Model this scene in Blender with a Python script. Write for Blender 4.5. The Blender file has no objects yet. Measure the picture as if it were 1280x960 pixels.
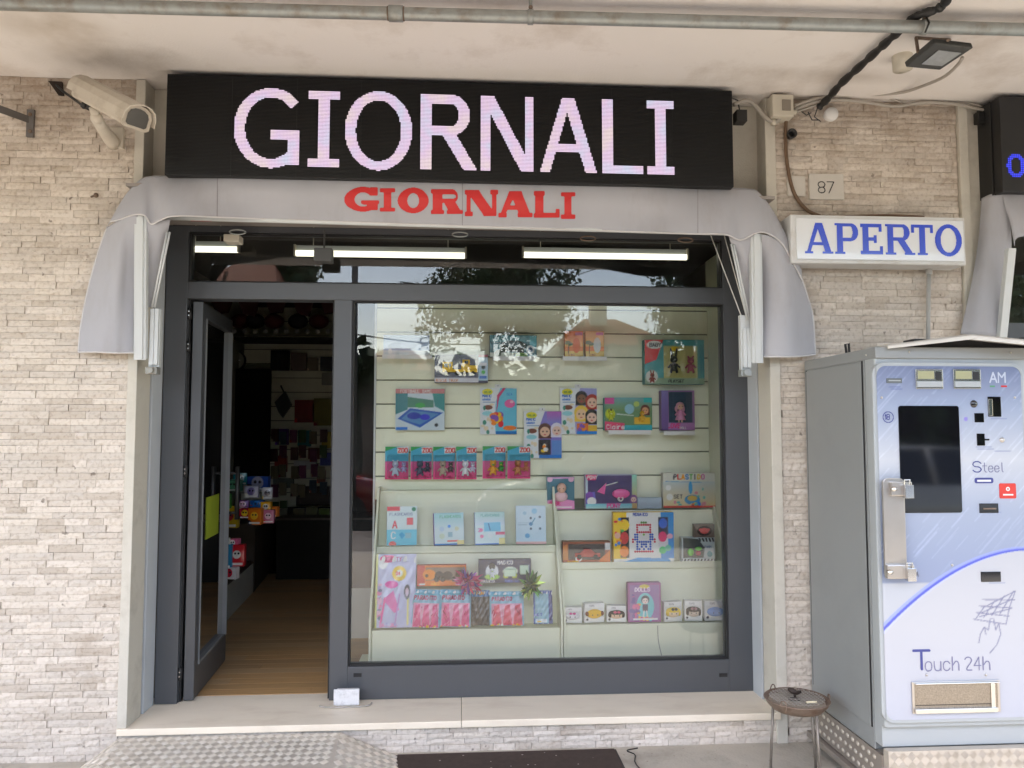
import bpy, math, random
import numpy as np
from mathutils import Vector, Matrix
R_ = random.Random(7)
S = bpy.context.scene
COL = S.collection
# ------------------------------------------------------------------ camera, world, sun, exposure
YAW, PITCH, FPX = math.radians(3.77), math.radians(3.53), 960.0
CAM = Vector((0, -3.8, 1.535))
FW = Vector((math.sin(YAW)*math.cos(PITCH), math.cos(YAW)*math.cos(PITCH), math.sin(PITCH)))
RT = FW.cross(Vector((0, 0, 1))).normalized(); UP = RT.cross(FW)
cd = bpy.data.cameras.new('camera'); cam = bpy.data.objects.new('camera', cd); COL.objects.link(cam)
cd.sensor_width = 36; cd.lens = 27; cd.clip_start = .05; cd.clip_end = 2000
cam.matrix_world = Matrix(((RT.x, UP.x, -FW.x, CAM.x), (RT.y, UP.y, -FW.y, CAM.y), (RT.z, UP.z, -FW.z, CAM.z), (0, 0, 0, 1)))
S.camera = cam
EXPO = 2.62
S.view_settings.view_transform = 'Standard'; S.view_settings.look = 'None'
S.view_settings.exposure = EXPO; S.view_settings.gamma = 1
EM = 1/2**EXPO
SUN_EL, SUN_AZ = math.radians(50), math.radians(197)      # compass azimuth of the sun, from +Y clockwise
W = bpy.data.worlds.new('World'); S.world = W; W.use_nodes = True
nt = W.node_tree; sky = nt.nodes.new('ShaderNodeTexSky'); sky.sky_type = 'NISHITA'; sky.sun_disc = False
sky.sun_elevation = SUN_EL; sky.sun_rotation = SUN_AZ; sky.air_density = 1.0; sky.dust_density = .8; sky.ozone_density = 1.2
wt = nt.nodes.new('ShaderNodeMix'); wt.data_type = 'RGBA'; wt.blend_type = 'MULTIPLY'; wt.inputs[0].default_value = 1; wt.inputs[7].default_value = (1.14, 1.0, .885, 1)   # warm summer haze
nt.links.new(sky.outputs[0], wt.inputs[6]); nt.links.new(wt.outputs[2], nt.nodes['Background'].inputs[0]); nt.nodes['Background'].inputs[1].default_value = .15
sd = bpy.data.lights.new('sun', 'SUN'); sun = bpy.data.objects.new('sun', sd); COL.objects.link(sun)
sd.energy = 1.5; sd.angle = math.radians(10); sd.color = (1, .90, .76)
sv = Vector((math.sin(SUN_AZ)*math.cos(SUN_EL), math.cos(SUN_AZ)*math.cos(SUN_EL), math.sin(SUN_EL)))
sun.rotation_euler = sv.to_track_quat('Z', 'Y').to_euler()
S.cycles.max_bounces = 10; S.cycles.transparent_max_bounces = 24; S.cycles.diffuse_bounces = 5
S.cycles.caustics_reflective = False; S.cycles.caustics_refractive = False; S.cycles.sample_clamp_indirect = 4

# ------------------------------------------------------------------ pixel -> place (photograph is 1280 x 960)
def ray(px, py): return FW + RT*((px-640)/FPX) + UP*((480-py)/FPX)
def at(px, py, Y):
    d = ray(px, py); return CAM + d*((Y-CAM.y)/d.y)
def atx(px, py, X):
    d = ray(px, py); return CAM + d*((X-CAM.x)/d.x)
def atz(px, py, Z):
    d = ray(px, py); return CAM + d*((Z-CAM.z)/d.z)
GY = .33                                              # plane of the shop glass
def mir(px, py, dist, Y=GY):                             # a place across the street whose reflection in the glass shows at px, py
    p = at(px, py, Y+dist); return Vector((p.x, Y-dist, p.z))

# ------------------------------------------------------------------ materials
def s2l(c):
    return tuple(((v/255)/12.92 if v/255 <= .04045 else ((v/255+.055)/1.055)**2.4) for v in c)
MC = {}
def mat(name, col, rough=.6, metal=0, var=.12, vs=8, bump=0, bs=60, spec=.5, dirt=None, coat=0, stretch=None, ddist=0):
    """plain procedural material: base colour with noise variation, optional second colour in blotches, fine relief"""
    if name in MC: return MC[name]
    m = bpy.data.materials.new(name); m.use_nodes = True; n = m.node_tree; L = n.links.new
    b = n.nodes['Principled BSDF']; b.inputs['Roughness'].default_value = rough; b.inputs['Metallic'].default_value = metal
    b.inputs['Specular IOR Level'].default_value = spec; b.inputs['Coat Weight'].default_value = coat
    tc = n.nodes.new('ShaderNodeTexCoord'); g = n.nodes.new('ShaderNodeNewGeometry')
    src = g.outputs['Position']
    if stretch:
        mp = n.nodes.new('ShaderNodeMapping'); mp.inputs['Scale'].default_value = stretch; L(src, mp.inputs[0]); src = mp.outputs[0]
    no = n.nodes.new('ShaderNodeTexNoise'); no.inputs['Scale'].default_value = vs; no.inputs['Detail'].default_value = 6; L(src, no.inputs['Vector'])
    mx = n.nodes.new('ShaderNodeMix'); mx.data_type = 'RGBA'
    c = list(col)
    mx.inputs[6].default_value = [v*(1-var) for v in c]+[1]; mx.inputs[7].default_value = [min(1, v*(1+var)) for v in c]+[1]
    L(no.outputs[0], mx.inputs[0]); out = mx.outputs[2]
    if dirt:
        dc, amt, ds = dirt
        n2 = n.nodes.new('ShaderNodeTexNoise'); n2.inputs['Scale'].default_value = ds; n2.inputs['Detail'].default_value = 8; n2.inputs['Roughness'].default_value = .65; L(src, n2.inputs['Vector'])
        cr = n.nodes.new('ShaderNodeValToRGB'); cr.color_ramp.elements[0].position = .5; cr.color_ramp.elements[1].position = .72; L(n2.outputs[0], cr.inputs[0])
        mm = n.nodes.new('ShaderNodeMath'); mm.operation = 'MULTIPLY'; mm.inputs[1].default_value = amt; L(cr.outputs[0], mm.inputs[0])
        m2 = n.nodes.new('ShaderNodeMix'); m2.data_type = 'RGBA'; L(mm.outputs[0], m2.inputs[0]); L(out, m2.inputs[6]); m2.inputs[7].default_value = list(dc)+[1]; out = m2.outputs[2]
    L(out, b.inputs['Base Color'])
    if bump:
        nb = n.nodes.new('ShaderNodeTexNoise'); nb.inputs['Scale'].default_value = bs; nb.inputs['Detail'].default_value = 5; L(src, nb.inputs['Vector'])
        bp = n.nodes.new('ShaderNodeBump'); bp.inputs['Strength'].default_value = bump; bp.inputs['Distance'].default_value = .01; L(nb.outputs[0], bp.inputs['Height']); L(bp.outputs[0], b.inputs['Normal'])
    MC[name] = m; return m
def emat(name, col, st):
    m = bpy.data.materials.new(name); m.use_nodes = True; n = m.node_tree; b = n.nodes['Principled BSDF']
    b.inputs['Base Color'].default_value = (.05, .05, .05, 1); b.inputs['Emission Color'].default_value = list(col)+[1]; b.inputs['Emission Strength'].default_value = st
    MC[name] = m; return m
def print_mat(name, rough=.35, coat=.3):
    """ink on card: colour comes from the print attribute of the mesh"""
    m = bpy.data.materials.new(name); m.use_nodes = True; n = m.node_tree; b = n.nodes['Principled BSDF']
    a = n.nodes.new('ShaderNodeAttribute'); a.attribute_name = 'ink'; n.links.new(a.outputs['Color'], b.inputs['Base Color'])
    b.inputs['Roughness'].default_value = rough; b.inputs['Coat Weight'].default_value = coat; b.inputs['Coat Roughness'].default_value = .15
    MC[name] = m; return m
def glass_mat(name, tint=(.985, .995, .99), f=1.0, dust=.0):
    m = bpy.data.materials.new(name); m.use_nodes = True; n = m.node_tree; n.nodes.remove(n.nodes['Principled BSDF']); L = n.links.new
    out = n.nodes['Material Output']; t = n.nodes.new('ShaderNodeBsdfTransparent'); t.inputs[0].default_value = list(tint)+[1]
    g = n.nodes.new('ShaderNodeBsdfGlossy'); g.inputs['Roughness'].default_value = .004
    fr = n.nodes.new('ShaderNodeFresnel'); fr.inputs[0].default_value = 1.52
    mu = n.nodes.new('ShaderNodeMath'); mu.operation = 'MULTIPLY'; mu.inputs[1].default_value = f; L(fr.outputs[0], mu.inputs[0])
    mx = n.nodes.new('ShaderNodeMixShader'); L(mu.outputs[0], mx.inputs[0]); L(t.outputs[0], mx.inputs[1]); L(g.outputs[0], mx.inputs[2]); o = mx.outputs[0]
    if dust:
        d = n.nodes.new('ShaderNodeBsdfDiffuse'); d.inputs[0].default_value = (.7, .7, .68, 1); tc = n.nodes.new('ShaderNodeTexCoord')
        no = n.nodes.new('ShaderNodeTexNoise'); no.inputs['Scale'].default_value = 3; no.inputs['Detail'].default_value = 8; L(tc.outputs['Object'], no.inputs['Vector'])
        mr = n.nodes.new('ShaderNodeMapRange'); mr.inputs[1].default_value = .4; mr.inputs[2].default_value = .8; mr.inputs[4].default_value = dust; L(no.outputs[0], mr.inputs[0])
        m3 = n.nodes.new('ShaderNodeMixShader'); L(mr.outputs[0], m3.inputs[0]); L(o, m3.inputs[1]); L(d.outputs[0], m3.inputs[2]); o = m3.outputs[0]
    L(o, out.inputs[0]); MC[name] = m; return m
def stone_mat():
    m = bpy.data.materials.new('split_stone'); m.use_nodes = True; n = m.node_tree; L = n.links.new
    b = n.nodes['Principled BSDF']; b.inputs['Roughness'].default_value = .85; b.inputs['Specular IOR Level'].default_value = .2
    g = n.nodes.new('ShaderNodeNewGeometry'); oi = n.nodes.new('ShaderNodeObjectInfo')
    ad = n.nodes.new('ShaderNodeMath'); ad.operation = 'ADD'; L(g.outputs['Random Per Island'], ad.inputs[0]); L(oi.outputs['Random'], ad.inputs[1])
    fr = n.nodes.new('ShaderNodeMath'); fr.operation = 'FRACT'; L(ad.outputs[0], fr.inputs[0])
    cr = n.nodes.new('ShaderNodeValToRGB'); e = cr.color_ramp.elements
    e[0].color = (.54, .475, .405, 1); e[1].color = (.72, .655, .585, 1); e[1].position = 1
    for p, c in ((.25, (.655, .59, .52, 1)), (.5, (.60, .545, .485, 1)), (.75, (.70, .63, .55, 1))):
        q = e.new(p); q.color = c
    L(fr.outputs[0], cr.inputs[0])
    # fine veins and pits
    n1 = n.nodes.new('ShaderNodeTexNoise'); n1.inputs['Scale'].default_value = 55; n1.inputs['Detail'].default_value = 8; L(g.outputs['Position'], n1.inputs['Vector'])
    r1 = n.nodes.new('ShaderNodeValToRGB'); r1.color_ramp.elements[0].position = .3; r1.color_ramp.elements[0].color = (.52, .46, .4, 1); r1.color_ramp.elements[1].position = .5; r1.color_ramp.elements[1].color = (1, 1, 1, 1); L(n1.outputs[0], r1.inputs[0])
    m1 = n.nodes.new('ShaderNodeMix'); m1.data_type = 'RGBA'; m1.blend_type = 'MULTIPLY'; m1.inputs[0].default_value = .5; L(cr.outputs[0], m1.inputs[6]); L(r1.outputs[0], m1.inputs[7])
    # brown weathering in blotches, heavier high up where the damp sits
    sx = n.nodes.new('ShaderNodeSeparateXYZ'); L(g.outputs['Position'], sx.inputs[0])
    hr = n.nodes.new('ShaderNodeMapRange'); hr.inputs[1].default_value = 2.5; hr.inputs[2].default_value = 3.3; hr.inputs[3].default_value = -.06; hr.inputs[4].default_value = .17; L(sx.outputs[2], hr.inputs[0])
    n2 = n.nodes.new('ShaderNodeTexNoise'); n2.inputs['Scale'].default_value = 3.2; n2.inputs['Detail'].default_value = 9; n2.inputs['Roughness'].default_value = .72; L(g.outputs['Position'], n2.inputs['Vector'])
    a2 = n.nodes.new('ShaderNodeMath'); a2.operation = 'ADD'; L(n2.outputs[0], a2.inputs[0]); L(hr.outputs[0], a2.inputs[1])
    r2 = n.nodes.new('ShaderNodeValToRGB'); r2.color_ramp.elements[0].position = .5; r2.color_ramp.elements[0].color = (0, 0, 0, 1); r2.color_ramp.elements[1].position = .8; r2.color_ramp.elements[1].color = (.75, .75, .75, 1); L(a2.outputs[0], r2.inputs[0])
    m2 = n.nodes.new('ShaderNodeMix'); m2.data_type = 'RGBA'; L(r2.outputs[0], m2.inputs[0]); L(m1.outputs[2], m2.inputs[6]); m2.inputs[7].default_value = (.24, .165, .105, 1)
    n3 = n.nodes.new('ShaderNodeTexNoise'); n3.inputs['Scale'].default_value = 26; n3.inputs['Detail'].default_value = 3; L(g.outputs['Position'], n3.inputs['Vector'])
    r3 = n.nodes.new('ShaderNodeValToRGB'); r3.color_ramp.elements[0].position = .66; r3.color_ramp.elements[0].color = (0, 0, 0, 1); r3.color_ramp.elements[1].position = .74; r3.color_ramp.elements[1].color = (.7, .7, .7, 1); L(n3.outputs[0], r3.inputs[0])
    m3 = n.nodes.new('ShaderNodeMix'); m3.data_type = 'RGBA'; L(r3.outputs[0], m3.inputs[0]); L(m2.outputs[2], m3.inputs[6]); m3.inputs[7].default_value = (.10, .07, .05, 1)
    L(m3.outputs[2], b.inputs['Base Color'])
    n4 = n.nodes.new('ShaderNodeTexNoise'); n4.inputs['Scale'].default_value = 90; n4.inputs['Detail'].default_value = 6; n4.inputs['Roughness'].default_value = .7; L(g.outputs['Position'], n4.inputs['Vector'])
    bp = n.nodes.new('ShaderNodeBump'); bp.inputs['Strength'].default_value = .4; bp.inputs['Distance'].default_value = .005; L(n4.outputs[0], bp.inputs['Height']); L(bp.outputs[0], b.inputs['Normal'])
    MC['split_stone'] = m; return m

M_stone = stone_mat()
M_mortar = mat('wall_backing', (.10, .08, .06), .95, var=.3)
M_plaster = mat('cream_plaster', (.60, .57, .50), .85, var=.07, vs=5, bump=.15, bs=120, dirt=((.33, .30, .25), .5, 5))
M_soffit = mat('soffit_paint', (.80, .765, .735), .9, var=.04, vs=1.5, bump=.1, bs=90, dirt=((.50, .43, .37), .6, 2.2))
M_frame = mat('anthracite_aluminium', (.070, .075, .084), .38, var=.06, vs=3, spec=.6)
M_frame_in = mat('anthracite_side', (.05, .056, .072), .4, var=.06, vs=3)
M_gasket = mat('black_gasket', (.012, .012, .013), .6, var=.1)
M_glass = glass_mat('window_glass', f=1.0, dust=.025)
M_door_glass = glass_mat('door_glass', (.82, .85, .82), f=1.0, dust=.02)
M_led = mat('led_module_black', (.012, .012, .013), .45, var=.5, vs=400)
M_fabric = mat('grey_awning_fabric', (.43, .435, .475), .9, var=.06, vs=4, bump=.25, bs=5, dirt=((.33, .31, .32), .45, 3.5), spec=.2, stretch=(1.6, 1, .55))
def smudge(m, c, rad, col, amt):
    """a soot mark at a fixed place on the surface"""
    n = m.node_tree; L = n.links.new; b = n.nodes['Principled BSDF']; src = b.inputs['Base Color'].links[0].from_socket
    g = n.nodes.new('ShaderNodeNewGeometry'); mp = n.nodes.new('ShaderNodeMapping'); mp.inputs['Location'].default_value = (-c[0]/rad[0], -c[1]/rad[1], -c[2]/rad[2]); mp.inputs['Scale'].default_value = (1/rad[0], 1/rad[1], 1/rad[2]); L(g.outputs['Position'], mp.inputs[0])
    gr = n.nodes.new('ShaderNodeTexGradient'); gr.gradient_type = 'SPHERICAL'; L(mp.outputs[0], gr.inputs[0]); no = n.nodes.new('ShaderNodeTexNoise'); no.inputs['Scale'].default_value = 7; no.inputs['Detail'].default_value = 6; L(g.outputs['Position'], no.inputs['Vector'])
    mu = n.nodes.new('ShaderNodeMath'); mu.operation = 'MULTIPLY'; L(gr.outputs[1], mu.inputs[0]); L(no.outputs[0], mu.inputs[1]); m2 = n.nodes.new('ShaderNodeMath'); m2.operation = 'MULTIPLY'; m2.inputs[1].default_value = amt*2; m2.use_clamp = True; L(mu.outputs[0], m2.inputs[0])
    mx = n.nodes.new('ShaderNodeMix'); mx.data_type = 'RGBA'; L(m2.outputs[0], mx.inputs[0]); L(src, mx.inputs[6]); mx.inputs[7].default_value = list(col)+[1]; L(mx.outputs[2], b.inputs['Base Color'])
smudge(M_soffit, atz(135, 74, 3.265), (.42, .22, .3), (.30, .26, .22), .6); smudge(M_soffit, atz(1060, 95, 3.265), (.5, .10, .3), (.40, .35, .30), .45); smudge(M_soffit, atz(60, 30, 3.265), (.3, .3, .3), (.42, .35, .27), .6)
M_fabric_in = M_fabric
M_red = mat('red_letter_vinyl', s2l((200, 40, 40)), .5, var=.05)
M_hem = mat('pale_hem_tape', (.62, .61, .62), .8, var=.05)
M_alu = mat('white_aluminium', (.60, .63, .64), .35, var=.04, vs=3)
M_slat = mat('cream_laminate', (.81, .82, .64), .5, var=.02, vs=3)
M_groove = mat('groove_shadow_gap', (.20, .21, .15), .7)
M_marble = mat('sill_marble', (.86, .77, .635), .45, var=.06, vs=5, dirt=((.62, .51, .40), .5, 3), stretch=(1, 2.5, 2.5))
M_pave = mat('pavement_concrete', (.47, .43, .365), .9, var=.18, vs=7, bump=.5, bs=70, dirt=((.20, .18, .15), .7, 3.5))
M_asphalt = mat('asphalt', (.055, .055, .058), .9, var=.25, vs=40, bump=.4, bs=120)
M_check = mat('checker_plate', (.60, .545, .475), .5, metal=.35, var=.15, vs=9, dirt=((.25, .22, .18), .5, 6))
M_check_hi = mat('checker_plate_worn', (.78, .72, .63), .42, metal=.3, var=.1, vs=25)
M_galv = mat('galvanised_steel', (.36, .38, .37), .5, metal=.6, var=.2, vs=30, dirt=((.22, .17, .11), .7, 9))
M_black = mat('black_plastic', (.014, .014, .014), .5, var=.2)
M_beige = mat('beige_plastic', (.58, .54, .45), .5, var=.06, vs=20)
M_cable = mat('grey_cable', (.38, .35, .31), .6, var=.15)
M_brown_cable = mat('brown_cable', (.16, .10, .06), .6, var=.15)
M_mach = mat('machine_grey_paint', (.275, .29, .295), .42, var=.04, vs=3, dirt=((.235, .25, .255), .6, 2.6))
M_mach_lt = mat('machine_light_grey_paint', (.40, .43, .45), .35, var=.03, vs=3)
M_steel = mat('brushed_steel', (.56, .53, .50), .3, metal=.85, var=.08, vs=14)
M_chrome = mat('bright_steel', (.72, .72, .72), .16, metal=1, var=.05)
M_screen = mat('black_screen', (.006, .006, .008), .05, var=.1, spec=.9)
M_rust = mat('rusty_steel', (.21, .155, .12), .65, metal=.3, var=.3, vs=25, dirt=((.12, .06, .03), .7, 18))
M_sand = mat('ash_sand', (.42, .36, .29), .95, var=.25, vs=90, bump=.8, bs=140)
M_white = mat('white_paint', (.76, .76, .75), .5, var=.04)
M_ink = print_mat('printed_card', .25, .5); M_inkd = print_mat('printed_vinyl', .28, .4)
M_film = glass_mat('clear_blister', (.995, .995, .995), f=.7)
M_leaf = mat('tree_leaves', (.065, .105, .03), .6, var=.6, vs=3)
M_leaf2 = mat('tree_leaves_dark', (.04, .075, .022), .6, var=.6, vs=3)
M_bark = mat('bark', (.12, .09, .065), .9, var=.3, bump=.5, bs=40)
M_tile = mat('red_roof_tiles', (.34, .115, .06), .85, var=.35, vs=6, bump=.6, bs=9)
M_house = mat('house_plaster', (.60, .52, .40), .9, var=.08)
M_housew = mat('white_house_plaster', (.72, .71, .68), .9, var=.05)
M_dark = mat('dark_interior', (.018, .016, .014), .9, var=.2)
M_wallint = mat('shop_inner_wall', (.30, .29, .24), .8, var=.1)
M_counter = mat('brown_laminate', (.09, .065, .048), .5, var=.15)
M_tube = emat('lit_tube', (1, .94, .72), 2.1*EM)
M_ledmat = emat('lit_led', (1, .82, 1), 1.0*EM)
M_blue_led = emat('blue_led', (.03, .05, 1), 1.3*EM)
# hue drift across the lit diodes
n = M_ledmat.node_tree; g = n.nodes.new('ShaderNodeNewGeometry'); a = n.nodes.new('ShaderNodeTexNoise'); a.inputs['Scale'].default_value = 9; a.inputs['Detail'].default_value = 3
cr = n.nodes.new('ShaderNodeValToRGB'); e = cr.color_ramp.elements; e[0].position = .3; e[0].color = (.78, .80, 1, 1); e[1].position = .7; e[1].color = (1, .80, .82, 1); q = e.new(.5); q.color = (.95, .70, .95, 1)
n.links.new(g.outputs['Position'], a.inputs['Vector']); n.links.new(a.outputs[0], cr.inputs[0]); n.links.new(cr.outputs[0], n.nodes['Principled BSDF'].inputs['Emission Color'])

# ------------------------------------------------------------------ mesh helpers
class MB:
    def __init__(s): s.v = []; s.f = []
    def add(s, vs, fs):
        o = len(s.v); s.v += [tuple(p) for p in vs]; s.f += [tuple(i+o for i in f) for f in fs]; return s
    def box(s, x0, x1, y0, y1, z0, z1):
        if x0 > x1: x0, x1 = x1, x0
        if y0 > y1: y0, y1 = y1, y0
        if z0 > z1: z0, z1 = z1, z0
        return s.add([(x0, y0, z0), (x1, y0, z0), (x1, y1, z0), (x0, y1, z0), (x0, y0, z1), (x1, y0, z1), (x1, y1, z1), (x0, y1, z1)],
                     [(0, 3, 2, 1), (4, 5, 6, 7), (0, 1, 5, 4), (1, 2, 6, 5), (2, 3, 7, 6), (3, 0, 4, 7)])
    def hexa(s, front, back):
        """two quads (front: bl, br, tr, tl ; back the same) joined"""
        return s.add(list(front)+list(back), [(0, 1, 2, 3), (5, 4, 7, 6), (4, 5, 1, 0), (1, 5, 6, 2), (2, 6, 7, 3), (4, 0, 3, 7)])
    def prism(s, poly, d, off=(0, 0, 0)):
        """extrude a 3D polygon by vector d"""
        n = len(poly); d = Vector(d); a = [Vector(p) for p in poly]
        return s.add(a+[p+d for p in a], [tuple(range(n)), tuple(range(2*n-1, n-1, -1))]+[(i, i+n, (i+1) % n+n, (i+1) % n) for i in range(n)])
    def tube(s, pts, r, n=8, cap=True):
        pts = [Vector(p) for p in pts]; rs = r if isinstance(r, (list, tuple)) else [r]*len(pts); o = len(s.v); rings = []
        prev = None
        for i, p in enumerate(pts):
            t = (pts[min(i+1, len(pts)-1)]-pts[max(i-1, 0)]).normalized()
            if prev is None: a = t.cross(Vector((0, 0, 1)) if abs(t.z) < .9 else Vector((1, 0, 0))).normalized()
            else: a = (prev-t*prev.dot(t)).normalized()
            prev = a; b = t.cross(a)
            for k in range(n):
                w = 2*math.pi*k/n; s.v.append(tuple(p+(a*math.cos(w)+b*math.sin(w))*rs[i]))
        for i in range(len(pts)-1):
            for k in range(n):
                k2 = (k+1) % n; s.f.append((o+i*n+k, o+i*n+k2, o+(i+1)*n+k2, o+(i+1)*n+k))
        if cap: s.f.append(tuple(o+k for k in range(n))[::-1]); s.f.append(tuple(o+(len(pts)-1)*n+k for k in range(n)))
        return s
    def lathe(s, prof, c, n=24, axis='z', cap=False):
        c = Vector(c); o = len(s.v)
        for r, h in prof:
            for k in range(n):
                w = 2*math.pi*k/n; u, v = r*math.cos(w), r*math.sin(w)
                s.v.append(tuple(c+(Vector((u, v, h)) if axis == 'z' else Vector((u, h, v)) if axis == 'y' else Vector((h, u, v)))))
        for i in range(len(prof)-1):
            for k in range(n):
                k2 = (k+1) % n; s.f.append((o+i*n+k, o+i*n+k2, o+(i+1)*n+k2, o+(i+1)*n+k))
        if cap: s.f.append(tuple(o+k for k in range(n))[::-1]); s.f.append(tuple(o+(len(prof)-1)*n+k for k in range(n)))
        return s
    def ball(s, c, rx, ry=None, rz=None, n=10, m=7):
        ry = rx if ry is None else ry; rz = rx if rz is None else rz; o = len(s.v)
        for i in range(m+1):
            t = math.pi*i/m
            for k in range(n):
                w = 2*math.pi*k/n; s.v.append((c[0]+rx*math.sin(t)*math.cos(w), c[1]+ry*math.sin(t)*math.sin(w), c[2]+rz*math.cos(t)))
        for i in range(m):
            for k in range(n):
                k2 = (k+1) % n; s.f.append((o+i*n+k, o+(i+1)*n+k, o+(i+1)*n+k2, o+i*n+k2))
        return s
    def grid(s, P):
        """P[i][j] points"""
        o = len(s.v); a, b = len(P), len(P[0])
        for r in P: s.v += [tuple(p) for p in r]
        for i in range(a-1):
            for j in range(b-1): s.f.append((o+i*b+j, o+i*b+j+1, o+(i+1)*b+j+1, o+(i+1)*b+j))
        return s
    def rot(s, ang, c, axis='Z'):
        M = Matrix.Translation(c) @ Matrix.Rotation(ang, 4, axis) @ Matrix.Translation(-Vector(c)); s.v = [tuple(M @ Vector(p)) for p in s.v]; return s
    def mesh(s, name='mesh', off=(0, 0, 0)):
        me = bpy.data.meshes.new(name); me.from_pydata([(x-off[0], y-off[1], z-off[2]) for x, y, z in s.v], [], s.f); me.update(); return me
def tag(o, label=None, cat=None, group=None, kind=None):
    if label: o['label'] = label
    if cat: o['category'] = cat
    if group: o['group'] = group
    if kind: o['kind'] = kind
    return o
WL = {}
def wloc(o): return WL.get(o.name, Vector((0, 0, 0))) if o else Vector((0, 0, 0))
def thing(name, label, cat, loc=(0, 0, 0), group=None):
    o = bpy.data.objects.new(name, None); COL.objects.link(o); o.location = loc; o.empty_display_size = .1; WL[o.name] = Vector(loc)
    return tag(o, label, cat, group)
def obj(name, mb, m, parent=None, bevel=0, smooth=False, solid=0, seg=2, loc=None):
    """one mesh object; the origin sits at the parent's (or at loc for a top-level mesh)"""
    base = wloc(parent) if parent else Vector(loc or (0, 0, 0))
    me = mb.mesh(name, base); me.materials.append(m); o = bpy.data.objects.new(name, me); COL.objects.link(o)
    if parent: o.parent = parent
    else: o.location = base
    WL[o.name] = base
    if smooth:
        me.polygons.foreach_set('use_smooth', [True]*len(me.polygons))
    if solid:
        k = o.modifiers.new('solid', 'SOLIDIFY'); k.thickness = solid; k.offset = 0
    if bevel:
        k = o.modifiers.new('bevel', 'BEVEL'); k.width = bevel; k.segments = seg; k.limit_method = 'ANGLE'; k.angle_limit = .6
    return o
def copy_tree(o, parent=None):
    c = o.copy(); COL.objects.link(c); c.parent = parent
    WL[c.name] = WL.get(o.name, Vector())
    for ch in [x for x in KIDS.get(o.name, [])]: copy_tree(ch, c)
    return c
KIDS = {}
def scan():
    KIDS.clear()
    for o in S.objects:
        if o.parent: KIDS.setdefault(o.parent.name, []).append(o)
def cr_spline(pts, n):
    """Catmull-Rom through pts, n samples"""
    pts = [Vector(p) for p in pts]; out = []; m = len(pts)-1
    for k in range(n):
        t = k/(n-1)*m; i = min(int(t), m-1); u = t-i
        p0, p1, p2, p3 = pts[max(i-1, 0)], pts[i], pts[i+1], pts[min(i+2, m)]
        out.append(.5*((2*p1)+(p2-p0)*u+(2*p0-5*p1+4*p2-p3)*u*u+(3*p1-p0-3*p2+p3)*u**3))
    return out

# ------------------------------------------------------------------ drawing: masks for lettering, canvases for printed card
FONT = {'A': "00 26 40|12 32", 'B': "00 06 36 45 44 33 03|33 42 41 30 00", 'C': "45 36 16 05 01 10 30 41", 'D': "00 06 26 44 42 20 00", 'E': "46 06 00 40|03 33", 'F': "46 06 00|03 33",
 'G': "45 36 16 05 01 10 30 41 43 23", 'H': "00 06|40 46|03 43", 'I': "20 26", 'J': "46 41 30 10 01", 'K': "00 06|46 03 40", 'L': "06 00 40", 'M': "00 06 23 46 40", 'N': "00 06 40 46",
 'O': "10 01 05 16 36 45 41 30 10", 'P': "00 06 36 45 44 33 03", 'Q': "10 01 05 16 36 45 41 30 10|22 40", 'R': "00 06 36 45 44 33 03|23 40", 'S': "45 36 16 05 04 13 33 42 41 30 10 01", 'T': "06 46|26 20",
 'U': "06 01 10 30 41 46", 'V': "06 20 46", 'W': "06 10 23 30 46", 'X': "00 46|06 40", 'Y': "06 23 46|23 20", 'Z': "06 46 00 40",
 '0': "10 01 05 16 36 45 41 30 10", '1': "14 26 20", '2': "05 16 36 45 44 00 40", '3': "05 16 36 45 44 33 42 41 30 10 01|13 33", '4': "30 36 02 42", '5': "46 06 03 33 42 41 30 00", '6': "45 36 16 05 01 10 30 41 42 33 13 02",
 '7': "06 46 10", '8': "13 04 05 16 36 45 44 33 13 02 01 10 30 41 42 33", '9': "44 13 04 05 16 36 45 41 30 10", '+': "13 33|22 24", '-': "13 33", '.': "20 20", '!': "26 22|20 20", '%': "00 46",
 'o': "10 01 03 14 34 43 41 30 10", 'u': "04 01 10 30 41 44|40 44", 'c': "43 34 14 03 01 10 30 41", 'h': "00 06|02 13 24 34 43 40", 't': "26 21 30 40|04 44", 'e': "02 42 43 34 14 03 01 10 30 41", 'l': "16 11 20",
 'a': "43 34 14 03 01 10 30 41|44 40", 'r': "00 04|03 14 34", 'i': "20 24|26 26", 'n': "00 04|02 14 34 43 40", 's': "43 34 14 03 12 32 41 30 10 01"}
def strokes(ch):
    out = []
    for part in FONT.get(ch, "").split('|'):
        if not part: continue
        p = [(int(q[0])/4, int(q[1])/6) for q in part.split()]
        if ch in 'OCGSQU0689325JDBPRouceahnsrl' and len(p) > 3:
            for _ in range(2):
                q = [p[0]]
                for a, b in zip(p, p[1:]): q += [(a[0]*.75+b[0]*.25, a[1]*.75+b[1]*.25), (a[0]*.25+b[0]*.75, a[1]*.25+b[1]*.75)]
                p = q+[p[-1]]
        out.append(p)
    return out
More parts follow.
